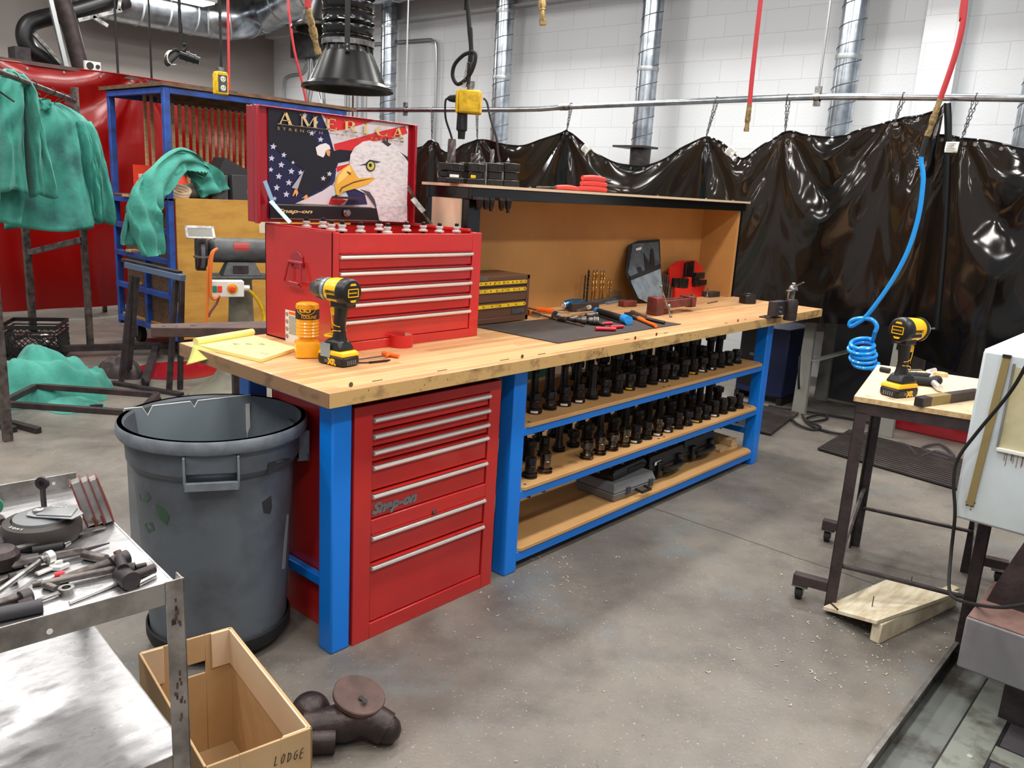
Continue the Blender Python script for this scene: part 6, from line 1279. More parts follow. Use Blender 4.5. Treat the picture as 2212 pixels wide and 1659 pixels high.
pb_ = P(93, 1068, 'z', TZ+.075); m = MB(); m.lathe([(.014, -.003), (.014, .003), (.006, .003), (.006, -.003)], V((pb_.x, pb_.y, TZ+.1)), (FW.x, FW.y, 0), 20).bar((pb_.x, pb_.y, TZ+.09), (pb_.x, pb_.y, TZ+.045), .02, .005); obj('bracket_eye', m, M['blacksteel'], t)
# red magnets stacked on edge
for i in range(3):
    b_ = cp(198+i*17, 1125-i*3, 0); sl = (RT*-.35*.1+V((0, 0, 1))*.105); K3 = frame(b_+V((0, 0, .002)), V((uy.x*1, uy.y*1, 0)) if False else V((-FW.x, -FW.y, 0))*.85+RT*.5, (-RT*.32+V((0, 0, 1))))
    t = thing('welding_magnet', 'red steel-edged welding magnet leaning on the cart corner, %s of the three' % ('leftmost', 'middle one', 'rightmost')[i], 'magnet', b_, 0, 'red welding magnets on the cart')
    pl = [(-.045, .0), (.045, .0), (.05, .02), (.02, .1), (-.0, .105), (-.05, .03)]
    obj('plates', MB().prism(pl, -.011, -.008, K3).prism(pl, .008, .011, K3), M['vise'], t); obj('core', MB().prism([(x*.92, y*.94+.003) for x, y in pl], -.0079, .0079, K3), M['alut'], t); m = MB().at(K3); [m.lathe([(.004, 0), (.004, .002)], (x, y, .0112), n=10) for x, y in ((-.03, .02), (.03, .02), (.005, .09))]; obj('rivets', m, M['steel'], t)
def ct(name, lab, cat, spec, group=None):
    t = thing(name, lab, cat, cp(*spec[0][2][0][0]), 0, group)
    for nm, mt, segs in spec:
        m = MB()
        for s in segs:
            dz = s[4] if len(s) > 4 else 0; n = s[5] if len(s) > 5 else 14; r = s[2]; r2 = s[3] or r
            m.cyl(cp(s[0][0], s[0][1], dz+r), cp(s[1][0], s[1][1], dz+r2), r, r2, n=n)
        obj(nm, m, M[mt], t)
    return t
single('flat_bar', MB().bar(cp(-30, 1200, .03), cp(224, 1138, .006), .014, .004), M['steel'], 'long flat steel bar lying across the cart in front of the wheel', 'bar')
ct('angle_bar', 'long black bar lying left of the wheel on the cart', 'bar', [('bar', 'blacksteel', [((-40, 1180), (52, 1157), .009, None, .01, 4)])])
ct('file', 'flat tapered file with a thin tang pointing right on the cart', 'file', [('blade', 'darksteel', [((-30, 1232), (176, 1190), .0085, .008, .004, 6)]), ('tang', 'blacksteel', [((176, 1190), (236, 1173), .005, .0015, .004, 8)])])
ct('marker', 'black tube behind the file on the cart', 'tube', [('body', 'rubber', [((70, 1190), (136, 1179), .008, None, .006)]), ('cap', 'steel', [((136, 1179), (150, 1172), .006, .004, .008)])])
ct('hammer', 'ball-faced hammer with a pale steel handle lying across the left of the cart', 'hammer', [('handle', 'steel', [((-20, 1290), (92, 1208), .0055, None, .012)]), ('head', 'chrome', [((100, 1206), (113, 1201), .0125, .0125, .008, 22)]), ('neck', 'steel', [((88, 1210), (102, 1204), .007, None, .012)])])
t = ct('chisel_hammer', 'hammer with a long dark handle and cross-shaped head at the right of the cart', 'hammer', [('handle', 'darksteel', [((130, 1250), (250, 1214), .006, .0115, .006)]), ('head', 'blacksteel', [((240, 1217), (276, 1203), .0125, .0145, .008, 18)])]); 
obj('peen', MB().cyl(cp(253, 1191, .035), cp(262, 1215, .018), .0072, n=12), M['castt'], t)
t = ct('cross_peen_hammer', 'hammer with a straight dark handle whose head points down at the cart front', 'hammer', [('handle', 'darksteel', [((88, 1262), (262, 1226), .0065, .0075, .004)]), ('head', 'blacksteel', [((258, 1206), (267, 1230), .0095, .0105, .02, 14), ])])
ct('sledge_head', 'round black hammer head lying at the front right of the cart', 'hammer', [('head', 'blacksteel', [((262, 1240), (284, 1256), .017, .0175, .0, 22)]), ('handle', 'plate', [((284, 1246), (333, 1228), .009, .0095, .0, 16)])])
ct('punch', 'short dark punch with a round end behind the sledge head on the cart', 'punch', [('body', 'blacksteel', [((272, 1230), (292, 1228), .0115, .0115, .004, 18)]), ('tip', 'plate', [((292, 1226), (315, 1220), .006, .005, .01)])])
ct('steel_pin', 'stubby dark grey steel tube lying alone in the middle of the cart', 'tube', [('tube', 'darksteel', [((181, 1198), (229, 1208), .0095, .0095, 0, 16)])])
ct('punch', 'thin bright polished punch lying along the cart front edge', 'punch', [('shaft', 'chrome', [((150, 1302), (256, 1258), .0035, .005, 0)]), ('grip', 'darksteel', [((256, 1258), (296, 1241), .0062, .007)])])
single('steel_rod', MB().cyl(cp(298, 1262, .005), cp(334, 1244, .005), .005, n=10), M['steel'], 'short bright steel rod in the near right corner of the cart', 'rod')
# wrenches
def wrench(name, lab, a, b_, w, mt, box=True, openend=False):
    a, b_ = cp(*a, .006), cp(*b_, .006); t = thing(name, lab, 'wrench', (a+b_)/2, 0, 'wrenches on the cart')
    obj('shaft', MB().bar(a, b_, w, .005), M[mt], t, bevel=.0015); d = (b_-a).normalized(); c = b_+d*w*.9
    if box: obj('ring_end', MB().lathe([(w*.72, -.006), (w*1.25, -.006), (w*1.25, .006), (w*.72, .006), (w*.72, -.006)], c, n=24, caps=False), M[mt], t)
    if openend:
        K = frame(c, d, V((-d.y, d.x, 0))); pl = [(-w*1.1, -w*.4), (-w*.4, -w*1.3), (w*1.3, -w*1.1), (w*1.3, -w*.55), (0, -w*.5), (-w*.2, 0), (0, w*.5), (w*1.3, w*.55), (w*1.3, w*1.1), (-w*.4, w*1.3), (-w*1.1, w*.4)]
        obj('open_end', MB().prism(pl, -.004, .004, K), M[mt], t, bevel=.001)
wrench('wrench', 'combination wrench with a ring end lying at the cart front', (82, 1297), (132, 1279), .0105, 'steel')
wrench('wrench', 'shiny open-ended wrench lying in the middle of the cart', (78, 1240), (112, 1227), .0125, 'chrome', False, True)
wrench('wrench', 'dark wrench lying left under the hammer handle on the cart', (-20, 1262), (60, 1230), .011, 'darksteel')
ct('screwdriver', 'small red and chrome screwdriver under the open wrench on the cart', 'screwdriver', [('handle', 'redgrip', [((118, 1244), (140, 1240), .007, None, .004)]), ('shaft', 'chrome', [((92, 1256), (120, 1246), .0045, None, .002)])])
ct('pry_bar', 'dark forked bar left of the ring wrench on the cart', 'bar', [('bar', 'darksteel', [((70, 1262), (148, 1250), .005, None, .0)]), ('claw', 'darksteel', [((96, 1262), (122, 1272), .0075, .006, .0)])])
ct('pipe_wrench', 'round-shafted tool with a claw head at the lower left of the cart', 'wrench', [('shaft', 'darksteel', [((-30, 1312), (46, 1290), .0085, None, .004)]), ('head', 'blacksteel', [((44, 1294), (66, 1286), .014, .014, .0)])])
ct('pipe', 'dark grey tube lying along the near left edge of the cart', 'tube', [('tube', 'darkgrey', [((-60, 1340), (92, 1308), .0125, None, 0, 18)])])
ct('steel_block', 'square dark block end beside the tube on the cart', 'block', [('block', 'plate', [((40, 1310), (70, 1300), .011, None, .0, 4)])])
c = cp(2, 1228, .0); single('round_casting', MB().lathe([(.02, 0), (.034, .006), (.034, .03), (.026, .04), (.01, .042)], c, n=24), M['cast'], 'round brownish casting cut off by the left edge on the cart', 'casting')
ct('hand_tool', 'tangle of dark pliers between the wheel and the hammer on the cart', 'pliers', [('jaws', 'blacksteel', [((30, 1216), (82, 1204), .011, .009, .0)]), ('handles', 'blacksteel', [((-20, 1232), (34, 1218), .008, None, .0), ((-20, 1222), (34, 1212), .007, None, .01)])])
ct('socket', 'dull socket at the far left edge beside the wheel on the cart', 'socket', [('barrel', 'steel', [((-8, 1150), (8, 1148), .013, .013, 0, 16)]), ('cap', 'blacksteel', [((-4, 1122), (6, 1130), .01, .01, 0, 16)])])
ct('green_bottle', 'green and white bottle cut off by the left edge at the back of the cart', 'bottle', [('body', 'boardg', [((-16, 1095), (-15, 1092), .02, .02, 0, 20)])])
m = MB(); c = P(-5, 1100, 'z', TZ); 
ct('washer', 'round dark disc edge left of the file on the cart', 'disc', [('disc', 'cast', [((20, 1250), (36, 1246), .01, .01, 0, 14)])])
# things under the cart
b_ = P(325, 1640, 'z', .1); single('red_strap', MB().bar(P(300, 1600, 'z', .1), P(345, 1690, 'z', .02), .03, .008), M['redgrip'], 'dark red strap hanging beside the cart leg', 'strap')
# ---------------------------------------------------------------- small table on the right
TZ2 = .86
p0 = V((1.605, -1.016, 0)); du = V((.977, .214, 0)).normalized(); dv = V((.214, -.977, 0)).normalized(); WL, WD = .75, .50
K = Matrix((du, -dv, V((0, 0, 1)))).transposed().to_4x4(); K.translation = p0   # x away, y to the left; the table spans y -WD..0
t = thing('work_table', 'small rolling table with a plywood top and brown angle-iron legs on the right', 'table', K @ V((WL/2, -WD/2, 0)))
obj('table_top', MB().at(K).box(-.01, WL, -WD, .01, TZ2-.02, TZ2), mat('scuffed_plywood', (226, 202, 166), .6, col2=(150, 132, 112), vs=13, detail=9, lo=.56, hi=.78), t, bevel=.001)
obj('top_edge', MB().at(K).box(-.0115, -.0102, -WD, .01, TZ2-.0195, TZ2-.001), M['wood'], t)
m = MB().at(K); z = TZ2-.021
m.box(0, .004, -WD, 0, z-.045, z).box(0, .04, -WD, 0, z-.004, z).box(WL-.03, WL-.026, -WD, 0, z-.045, z).box(0, WL-.03, -.004, 0, z-.045, z).box(0, WL-.03, -WD, -WD+.004, z-.045, z); obj('frame', m, M['plate'], t, bevel=.001)
for i, (x, y) in enumerate(((0, 0), (WL-.03, 0), (0, -WD+.0), (WL-.03, -WD))):
    sx, sy = (1 if x == 0 else -1), (-1 if y == 0 else 1)
    m = MB().at(K).box(x, x+.042*sx, y, y+.005*sy, .0, TZ2-.06).box(x, x+.005*sx, y, y+.042*sy, 0, TZ2-.06); lg = obj('leg', m, M['plate'] if i % 2 == 0 else M['blacksteel'], t, bevel=.001)
m = MB().at(K); z = .2; m.cyl((.02, -.03, z-.02), (.02, -WD+.02, z-.02), .009, n=10).cyl((WL-.05, -.03, z), (WL-.05, -WD+.02, z), .008, n=10); obj('lower_rod', m, M['blacksteel'], t)
m = MB().at(K); m.tube([V((.03, -.03, .12)), V((.2, -.02, .2)), V((WL-.05, -.02, .29))], .009, 8); m.tube([V((.03, -WD+.02, .12)), V((.2, -WD+.02, .2)), V((WL-.05, -WD+.02, .29))], .009, 8); obj('side_rod', m, M['darksteel'], t)
def caster(x, y, sgn):
    obj('caster_arm', MB().at(K).box(x, x+.04, y, y+.13*sgn, .1, .104).box(x, x+.004, y, y+.13*sgn, .065, .1), M['plate'], t, bevel=.001)
    c = obj('caster_fork', MB().at(K).box(x-.01, x+.05, y+.07*sgn, y+.13*sgn, .058, .063).prism([(x+.0, .06), (x+.05, .06), (x+.03, .018), (x+.01, .018)], y+.085*sgn, y+.088*sgn, Matrix(((1, 0, 0, 0), (0, 0, 1, 0), (0, 1, 0, 0), (0, 0, 0, 1)))).prism([(x+.0, .06), (x+.05, .06), (x+.03, .018), (x+.01, .018)], y+.115*sgn, y+.118*sgn, Matrix(((1, 0, 0, 0), (0, 0, 1, 0), (0, 1, 0, 0), (0, 0, 0, 1)))), M['steel'], t)
    obj('caster_wheel', MB().at(K).cyl((x+.02, y+.09*sgn, .027), (x+.02, y+.113*sgn, .027), .027, n=20), M['rubber'], c)
caster(.0, 0, 1); caster(WL-.07, 0, 1); caster(WL-.07, -WD, -1)
def tp(x, y, h=0): return P(x, y, 'z', TZ2+h)
d = RT*.86+FW*.5; c = tp(1940, 854); power_tool('impact_driver', 'yellow and black impact driver with a thin bit standing on the small right-hand table', 'impact driver', c, math.atan2(d.y, d.x), 'impact')
t = thing('air_grinder', 'black and silver air grinder on the end of the blue hose on the small table', 'air grinder', tp(1985, 825))
m = MB(); m.cyl(tp(1952, 812, .02), tp(2008, 815, .02), .02, .017, n=16).cyl(tp(1958, 820, .018), tp(2022, 826, .018), .018, n=16).ball(tp(2024, 822, .02), .021, 14); obj('body', m, M['rubber'], t)
m = MB(); m.cyl(tp(2016, 826, .018), tp(2030, 839, .015), .012, n=14).cyl(tp(2030, 839, .013), tp(2034, 842, .012), .007, n=10); obj('collet', m, M['chrome'], t)
m = MB(); m.bar(tp(1948, 800, .04), tp(1990, 799, .045), .014, .004).cyl(tp(1948, 806, .02), tp(1956, 808, .02), .021, n=14); obj('lever', m, M['alut'], t)
m = MB(); m.cyl(tp(2004, 803, .03), tp(2020, 799, .035), .009, n=12).cyl(tp(2006, 806, .03), tp(2014, 818, .02), .012, n=12); obj('valve', m, M['chrome'], t)
obj('hose_fitting', MB().cyl(tp(1902, 797, .012), tp(1922, 801, .012), .011, n=12), M['rubber'], t)
for i, (x, y, s) in enumerate(((1991, 808, 'left'), (2031, 809, 'right'))):
    c = tp(x, y+3); r = (tp(x+12, y)-tp(x-12, y)).length/2; single('wood_disc', MB().lathe([(r, 0), (r, .014), (r*.98, .015), (0, .015)], c, n=32), M['wood'], 'round pale wooden disc at the back of the small table, %s of the two' % s, 'wood disc', 'wooden discs on the small table')
t = thing('square_tube', 'short brown square tube with a pale band on the small table', 'tube', tp(2040, 862)); a, b_ = tp(1984, 868, .017), tp(2112, 850, .017); e = (b_-a)
m = MB().bar(a, b_, .034, .034); obj('tube', m, M['plate'], t, bevel=.002); obj('tape_band', MB().bar(a+e*.14, a+e*.45, .0348, .0348), M['olive'], t); obj('open_end', MB().bar(a-e*.003, a+e*.001, .027, .027), M['ink'], t)
# ---------------------------------------------------------------- boards on the floor under it
t = thing('plywood_offcut', 'white plywood board tilted on a short timber under the small table', 'board', (1.75, -1.2, 0))
A, Bq, C, D = V((1.555, -1.03, .012)), V((1.455, -1.255, .083)), V((1.95, -1.405, .083)), V((2.02, -1.13, .014))
th = V((0, 0, .016)); q = [A, Bq, C, D]; obj('board', MB().add(q+[v+th for v in q], [(3, 2, 1, 0), (4, 5, 6, 7), (0, 1, 5, 4), (1, 2, 6, 5), (2, 3, 7, 6), (3, 0, 4, 7)]), M['whitewood'], t, bevel=.002)
m = MB(); [m.cyl(p, p+V((0, 0, .045)), .0018, n=6) for p in ((A*.35+Bq*.4+C*.15+D*.1)+th*.8, (C*.4+D*.5+A*.1)+th*.8, )]; m.bar(A*.9+D*.1+th*1.1, A*.72+Bq*.28+th*1.2, .006, .003); obj('nails', m, M['blacksteel'], t)
m = MB().bar(V((1.475, -1.262, .04)), V((2.035, -1.385, .04)), .08, .04, up=(0, 0, 1)); m = MB().bar(V((1.48, -1.25, .0405)), V((2.04, -1.37, .0405)), .038, .08)
single('timber_block', m, M['whitewood'], 'short worn timber with a brown taped patch lying under the white board', 'timber', bevel=.004)
# ---------------------------------------------------------------- machine at the right edge
X0 = 1.5; c = P(2047, 1114, 'x', X0); ct_ = P(2133, 756, 'x', X0)
y0 = (c.y+ct_.y)/2; zb, ztp = c.z, ct_.z
t = thing('machine_tool', 'white machine enclosure with a cream window and olive rubber strip at the right edge', 'machine', (X0+.2, -2.1, 0))
obj('door_panel', MB().box(X0, X0+.13, y0-1.2, y0, zb, ztp), M['machine'], t, bevel=.01)
y_, z_ = lambda x, y: P(x, y, 'x', X0-.004).y, lambda x, y: P(x, y, 'x', X0-.004).z
a, b_ = P(2175, 770, 'x', X0-.003), P(2094, 1090, 'x', X0-.003); ym = a.y*.5+b_.y*.5
m = MB().add([V((X0-dx, y, z)) for dx in (.0, .008) for y, z in ((a.y+.01, a.z), (a.y-.012, a.z), (b_.y-.012, b_.z), (b_.y+.01, b_.z))], [(3, 2, 1, 0), (4, 5, 6, 7), (0, 1, 5, 4), (1, 2, 6, 5), (2, 3, 7, 6), (3, 0, 4, 7)]); obj('rubber_strip', m, M['olive'], t)
obj('strip_end_cap', MB().box(X0-.01, X0-.001, a.y-.013, a.y+.011, a.z-.004, a.z+.006), M['blacksteel'], t)
w0, w1 = P(2157, 966, 'x', X0-.003), P(2200, 800, 'x', X0-.003)
obj('window', MB().box(X0-.003, X0-.0005, y0-1.15, w0.y, w0.z, ztp-.04), M['cream'], t); obj('window_sill', MB().box(X0-.012, X0-.001, y0-1.15, w0.y+.004, w0.z-.012, w0.z), M['label'], t, bevel=.002); obj('window_frame', MB().box(X0-.008, X0-.001, w0.y, w0.y+.006, w0.z, ztp-.03), M['machg'], t)
m = MB(); rr = random.Random(8)
for i in range(26): y = b_.y+rr.gauss(0, .008); z = b_.z+rr.gauss(0, .007); m.box(X0-.0012, X0-.0002, y-.002, y+.002, z-.002, z+.004)
for i in range(9): y = w0.y-.02-rr.random()*.1; m.box(X0-.0012, X0-.0002, y-.0008, y+.0008, w0.z-.03-rr.random()*.03, w0.z-.012)
obj('rust_marks', m, mat('rust', (140, 96, 60), .7), t)
obj('top_hood', MB().box(X0+.02, X0+.7, y0-1.2, y0-.0, ztp-.01, ztp-.001).box(X0+.131, X0+.7, y0-1.2, y0-.11, zb+.1, ztp-.011), M['machine'], t)
pg = lambda pts_, X: [P(x, y, 'x', X) for x, y in pts_]
q = pg(((2240, 1130), (2150, 1262), (2104, 1345), (2250, 1420), (2400, 1420), (2400, 1130)), 1.32); n = len(q)
obj('lower_body', MB().add(q+[v+V((.5, 0, 0)) for v in q], [tuple(range(n)), tuple(range(2*n-1, n-1, -1))]+[(i, (i+1) % n, (i+1) % n+n, i+n) for i in range(n)]), M['plate'], t)
X1 = 1.16; a, b_ = P(2087, 1332, 'x', X1), P(2062, 1438, 'x', X1)
obj('chip_box', MB().box(X1, 1.5, a.y-1.1, a.y, b_.z, a.z), M['machg'], t, bevel=.006); obj('chip_box_lid', MB().box(X1+.004, 1.5, a.y-1.1, a.y-.004, a.z, a.z+.003), mat('reddish_lid', (128, 98, 90), .55, col2=(100, 76, 70), vs=8), t)
obj('support', MB().box(X1+.1, 1.45, a.y-1.0, a.y-.12, .02, b_.z), M['blacksteel'], t); obj('column', MB().box(X0+.2, X0+.6, y0-1.1, y0-.4, .02, zb+.2), M['blacksteel'], t)
# drip tray
yt = -1.49; t = thing('drip_tray', 'stained grey steel drip tray lying on the floor in the bottom right corner', 'tray', (.9, -2.0, 0))
obj('tray_floor', MB().box(.3, 1.56, -2.6, yt-.003, .012, .018), mat('stained_tray', (104, 108, 104), .5, col2=(58, 52, 46), vs=6, detail=9, lo=.44, hi=.62), t)
obj('tray_wall', MB().box(.3, 1.56, yt-.004, yt, .0, .075).box(1.556, 1.56, -2.6, yt, 0, .075), M['darksteel'], t); obj('tray_lip', MB().box(.3, 1.56, yt-.012, yt+.001, .075, .079), M['alut'], t)
m = MB(); m.box(.3, 1.5, yt-.23, yt-.13, .018, .03).box(1.02, 1.1, -2.6, yt-.232, .018, .028); obj('rib', m, mat('stained_plate', (122, 126, 118), .5, col2=(62, 58, 50), vs=9, detail=9, lo=.5, hi=.7), t, bevel=.002)
obj('grid_panel', MB().box(.3, 1.01, -2.6, yt-.24, .018, .024).box(1.11, 1.54, -2.6, yt-.24, .018, .026), mat('woven_dark_panel', (66, 62, 66), .6, bump=.5, bs=160), t); obj('gap_line', MB().box(.3, 1.5, yt-.129, yt-.122, .018, .0186).box(.3, 1.5, yt-.238, yt-.231, .018, .0245), M['ink'], t)
obj('bolt', MB().lathe([(.008, 0), (.008, .004)], (.98, yt-.19, .03), n=6), M['chrome'], t)
cb_ = [P(x, y, 'x', v) for x, y, v in ((2300, 640, 1.25), (2222, 780, 1.3), (2180, 850, 1.38), (2110, 935, 1.44), (2070, 990, 1.46), (2060, 1040, 1.46), (2063, 1110, 1.46), (2055, 1190, 1.47), (2050, 1265, 1.4), (2062, 1292, 1.35), (2110, 1306, 1.25), (2165, 1312, 1.1), (2225, 1305, 1.0), (2300, 1296, .9))]
single('power_cable', MB().tube(cb_, .0055, 8, sm=6), M['rubber'], 'thin black cable looping down across the white machine door', 'cable')
# ---------------------------------------------------------------- mats, booth table and other things seen below the curtains
def ridged(c0, u, w, lu, lw, lab):
    u = V(u).normalized(); w = V(w).normalized(); K = Matrix((u, w, V((0, 0, 1)))).transposed().to_4x4(); K.translation = V(c0)
    m = MB().at(K).box(0, lu, 0, lw, 0, .009); n = int(lu/.04)
    for i in range(n+1): x = lu*i/n; m.box(x-.013, x+.013, 0, lw, .0085, .02)
    single('floor_mat', m, M['matb'], lab, 'floor mat', 'ridged rubber mats', flat=False)
ridged((3.70, -.15, 0), (.97, .05, 0), (-.12, -1, 0), .62, 1.25, 'ridged dark rubber mat on the floor behind the small right-hand table')
ridged((3.76, .20, 0), (1, .16, 0), (-.1, 1, 0), .72, 1.5, 'ridged dark rubber mat on the floor just beyond the far blue bench leg')
t = thing('booth_table', 'grey welding table standing behind the black curtains on tapered legs', 'table', (4.75, -.1, 0))
for (x, y) in ((4.5, .33), (4.42, -.33), (5.1, .4), (5.05, -.3)):
    z1 = .76; obj('leg', MB().loft([[V((x, y+a*.052, 0)) for a in (-1, 1)]+[V((x+.04, y+a*.052, 0)) for a in (1, -1)], [V((x, y+a*.035, z1)) for a in (-1, 1)]+[V((x+.04, y+a*.035, z1)) for a in (1, -1)]]), M['booth'], t, bevel=.003)
obj('table_top', MB().box(4.42, 5.2, -.6, .62, .762, .78), M['darkgrey'], t); obj('brace', MB().bar((4.5, .28, .42), (4.9, .0, .55), .06, .01), M['booth'], t)
m = MB().box(4.62, 5.1, .52, .92, .06, .6); t = thing('welder_cabinet', 'dark blue welding machine standing on the floor beyond the far bench leg', 'welder', (4.85, .7, 0)); obj('case', m, M['navy'], t, bevel=.01)
obj('front_panel', MB().box(4.612, 4.62, .7, .9, .12, .56), M['black'], t); obj('control', MB().box(4.6, 4.611, .76, .82, .36, .38), M['grind'], t); obj('skid', MB().box(4.62, 5.1, .52, .56, 0, .06).box(4.62, 5.1, .88, .92, 0, .06), M['black'], t)
a, b_ = P(1930, 905, 'x', 4.72), P(2090, 965, 'x', 4.72); t = thing('red_tool_box', 'dark red steel tool box on the floor behind the small table', 'tool box', (4.9, -.6, 0))
obj('body', MB().box(4.72, 5.1, b_.y-.1, a.y, .0, .32), M['redlid'], t, bevel=.01); obj('front_rib', MB().box(4.712, 4.72, b_.y-.08, a.y-.02, .1, .115), M['redlid'], t); obj('lid', MB().box(4.7, 5.12, b_.y-.1, a.y+.01, .32, .36), M['redlid'], t, bevel=.008)
for i, (pts_, lab) in enumerate([([(1742, 780), (1745, 830), (1730, 880), (1738, 905), (1765, 925), (1820, 938), (1880, 935), (1900, 920), (1840, 905), (1750, 890), (1690, 882), (1660, 876)], 'black cable looping on the floor left of the small table'), ([(1700, 890), (1720, 915), (1755, 928), (1772, 922), (1740, 905), (1780, 895), (1785, 905), (1750, 912)], 'second black cable lying on the ridged mat corner'), ([(1930, 955), (1960, 962), (1985, 985), (2020, 975), (2060, 985), (2030, 960), (1990, 970), (2050, 992)], 'grey tangled cable lying on the mat before the dark red tool box')]):
    q = [P(x, y, 'z', .012+.008*(j % 2)) if not (i == 0 and j < 2) else V((4.46, .36-.02*j, .45-.2*j)) for j, (x, y) in enumerate(pts_)]; single('floor_cable', MB().tube(q, .009, 8, sm=5), M['rubber'] if i < 2 else M['darkgrey'], lab, 'cable')
# wood shavings on the floor
m = MB(); rr = random.Random(21)
def shav(x, y, s):
    a = rr.uniform(0, 6.28); n = rr.choice([3, 4, 5]); pts_ = [V((x+s*.5*j*math.cos(a+j*.5), y+s*.5*j*math.sin(a+j*.5), .0015+.002*(j % 2))) for j in range(n)]
    for p, q in zip(pts_, pts_[1:]): m.bar(p, q, s*.35, .0006)
for i in range(150):
    x, y = rr.gauss(1.55, .28), rr.gauss(-1.18, .16)
    if y > yt+.03: shav(x, y, rr.uniform(.004, .011))
for i in range(60): shav(rr.gauss(.95, .2), rr.gauss(-.18, .14), rr.uniform(.004, .010))
for i in range(120): x, y = rr.uniform(-.3, 3.2), rr.uniform(-1.4, -.08); shav(x, y, rr.uniform(.003, .007))
o = obj('wood_shavings', m, mat('shaving', (196, 184, 164), .7), flat=True); tag(o, 'small pale shavings and chips scattered over the concrete floor', 'shavings', kind='stuff')
# ---------------------------------------------------------------- blue rack with plywood and slats
RX0, RX1, RY0, RY1 = 1.64, 3.30, 4.42, 5.45
rt = P(345, 184, 'y', RY0).z
t = thing('sheet_rack', 'tall blue steel rolling rack with a yellow plywood side and a wooden top', 'rack', (2.4, 4.9, 0))
w = .05
for x, y in ((RX0, RY0), (RX0+.02, RY1), (RX1, RY0), (RX1, RY1)): obj('post', MB().box(x, x+w, y, y+w, .16, rt), M['cartblue'], t, bevel=.004)
obj('inner_post', MB().box(RX0+.02, RX0+.07, 4.9, 4.95, .2, 1.0), M['cartblue'], t, bevel=.004)
m = MB()
for z in (rt-.05, 1.24, 1.02, .78, .5, .2):
    m.box(RX0, RX0+.04, RY0+w, RY1, z, z+.045)
    if z in (.2, rt-.05): m.box(RX0+w, RX1, RY0, RY0+.04, z, z+.045).box(RX0+w, RX1, RY1, RY1+.04, z, z+.045)
obj('crossbar', m, M['cartblue'], t, bevel=.003)
obj('wood_top', MB().box(RX0-.02, RX1+.15, RY0-.02, RY1+.1, rt+.001, rt+.03), M['woodb'], t)
obj('plywood_side', MB().box(RX0+.055, RX1+.1, RY0-.016, RY0-.002, .17, P(360, 427, 'y', RY0).z), M['ply'], t, bevel=.001)
obj('inner_board', MB().box(RX0+.06, RX0+.075, RY0+.12, RY1-.1, .26, 1.2), M['woodb'], t)
obj('deck', MB().box(RX0+.04, RX1, RY0+.04, RY1, .245, .262), M['ply'], t)
obj('item_shelf', MB().box(RX0+.0, RX1, RY0+.0, RY1, 1.29, 1.305), M['woodb'], t)
q = MB().box(RX0+.2, RX0+.225, RY0+.2, RY1-.2, .44, .48); m = MB(); [m.box(RX0-.02, RX0+.3, RY1-.35-.02*i, RY1-.25-.02*i, z+.046, z+.065) for i, z in enumerate((1.24, .78, .5))]; obj('shelf_wood', m, M['wood'], t)
for x, y in ((RX0+.25, RY0+.1), (RX1-.1, RY0+.1), (RX0+.15, RY1-.1)):
    c = obj('caster_fork', MB().box(x-.03, x+.03, y-.03, y+.03, .145, .16).box(x-.035, x-.029, y-.03, y+.03, .05, .15), M['darksteel'], t); obj('caster_wheel', MB().cyl((x-.026, y, .07), (x+.026, y, .07), .07, n=24), M['rubber'], c)
sx = [1235, 1292, 1414, 1472, 1532, 1592, 1650, 1706, 1760, 1813, 1868, 1920, 1967, 2020, 2070, 2116]
for i, x in enumerate(sx):
    yy = 5.05 if i > 1 else 5.35; a = P(x/3.95, (770+(x-1240)*.18)/3.95+6, 'y', yy); o = obj('slat', MB().box(a.x-.0125, a.x+.0125, yy, yy+.02, 1.306, a.z), M['wood'], t, bevel=.002)
a, b_ = P(352, 205, 'y', 5.0), P(540, 238, 'y', 5.0); obj('slat_rail', MB().box(a.x-.03, b_.x+.3, 5.0, 5.048, (a.z+b_.z)/2-.035, (a.z+b_.z)/2+.045), M['woodb'], t)
# things on the rack shelf
def Rp(x, y, yy): return P(x, y, 'y', yy)
IZ = 1.306
def onshelf(name, lab, cat, x0, x1, yt_, yy, dd, mt, rz=0, **k):
    a, b_ = Rp(x0, 420, yy), Rp(x1, 420, yy); zt_ = Rp((x0+x1)/2, yt_, yy).z
    m = MB().at(T((a.x+b_.x)/2, yy+dd/2, IZ, rz)).box(-(b_.x-a.x)/2, (b_.x-a.x)/2, -dd/2, dd/2, 0, max(zt_-IZ, .03)); return single(name, m, mt, lab, cat, **k)
onshelf('plastic_bin', 'dark grey square box on the blue rack shelf, nearest the tool chest lid', 'box', 497, 533, 378, 4.5, .25, M['darkgrey'], R(8), bevel=.004)
onshelf('plastic_bin', 'grey box with a scratched front on the blue rack shelf beside the square box', 'box', 463, 497, 378, 4.52, .25, M['grind'], R(-10), bevel=.004)
m = MB().at(T(Rp(520, 400, 4.85).x, 4.86, IZ+.2) @ Matrix.Rotation(R(24), 4, 'Y')).box(-.24, .24, -.1, .1, -.09, .06); single('plastic_bin', m, M['darkgrey'], 'tilted dark box leaning behind the grey boxes on the rack shelf', 'box', bevel=.004)
m = MB().ball((Rp(545, 413, 4.5).x, 4.6, IZ+.05), .07, 14, (1.2, .8, .7)); single('white_rag', m, M['label'], 'crumpled white rag at the end of the rack shelf beside the chest lid', 'rag')
p = Rp(318, 400, 5.3); m = MB().box(Rp(292, 400, 5.3).x, Rp(344, 400, 5.3).x, 5.3, 5.33, IZ, Rp(318, 357, 5.3).z); t = thing('safety_sign', 'bright orange sign with a blue and white panel on the rack shelf', 'sign', (p.x, 5.31, IZ)); obj('board', m, M['sign'], t)
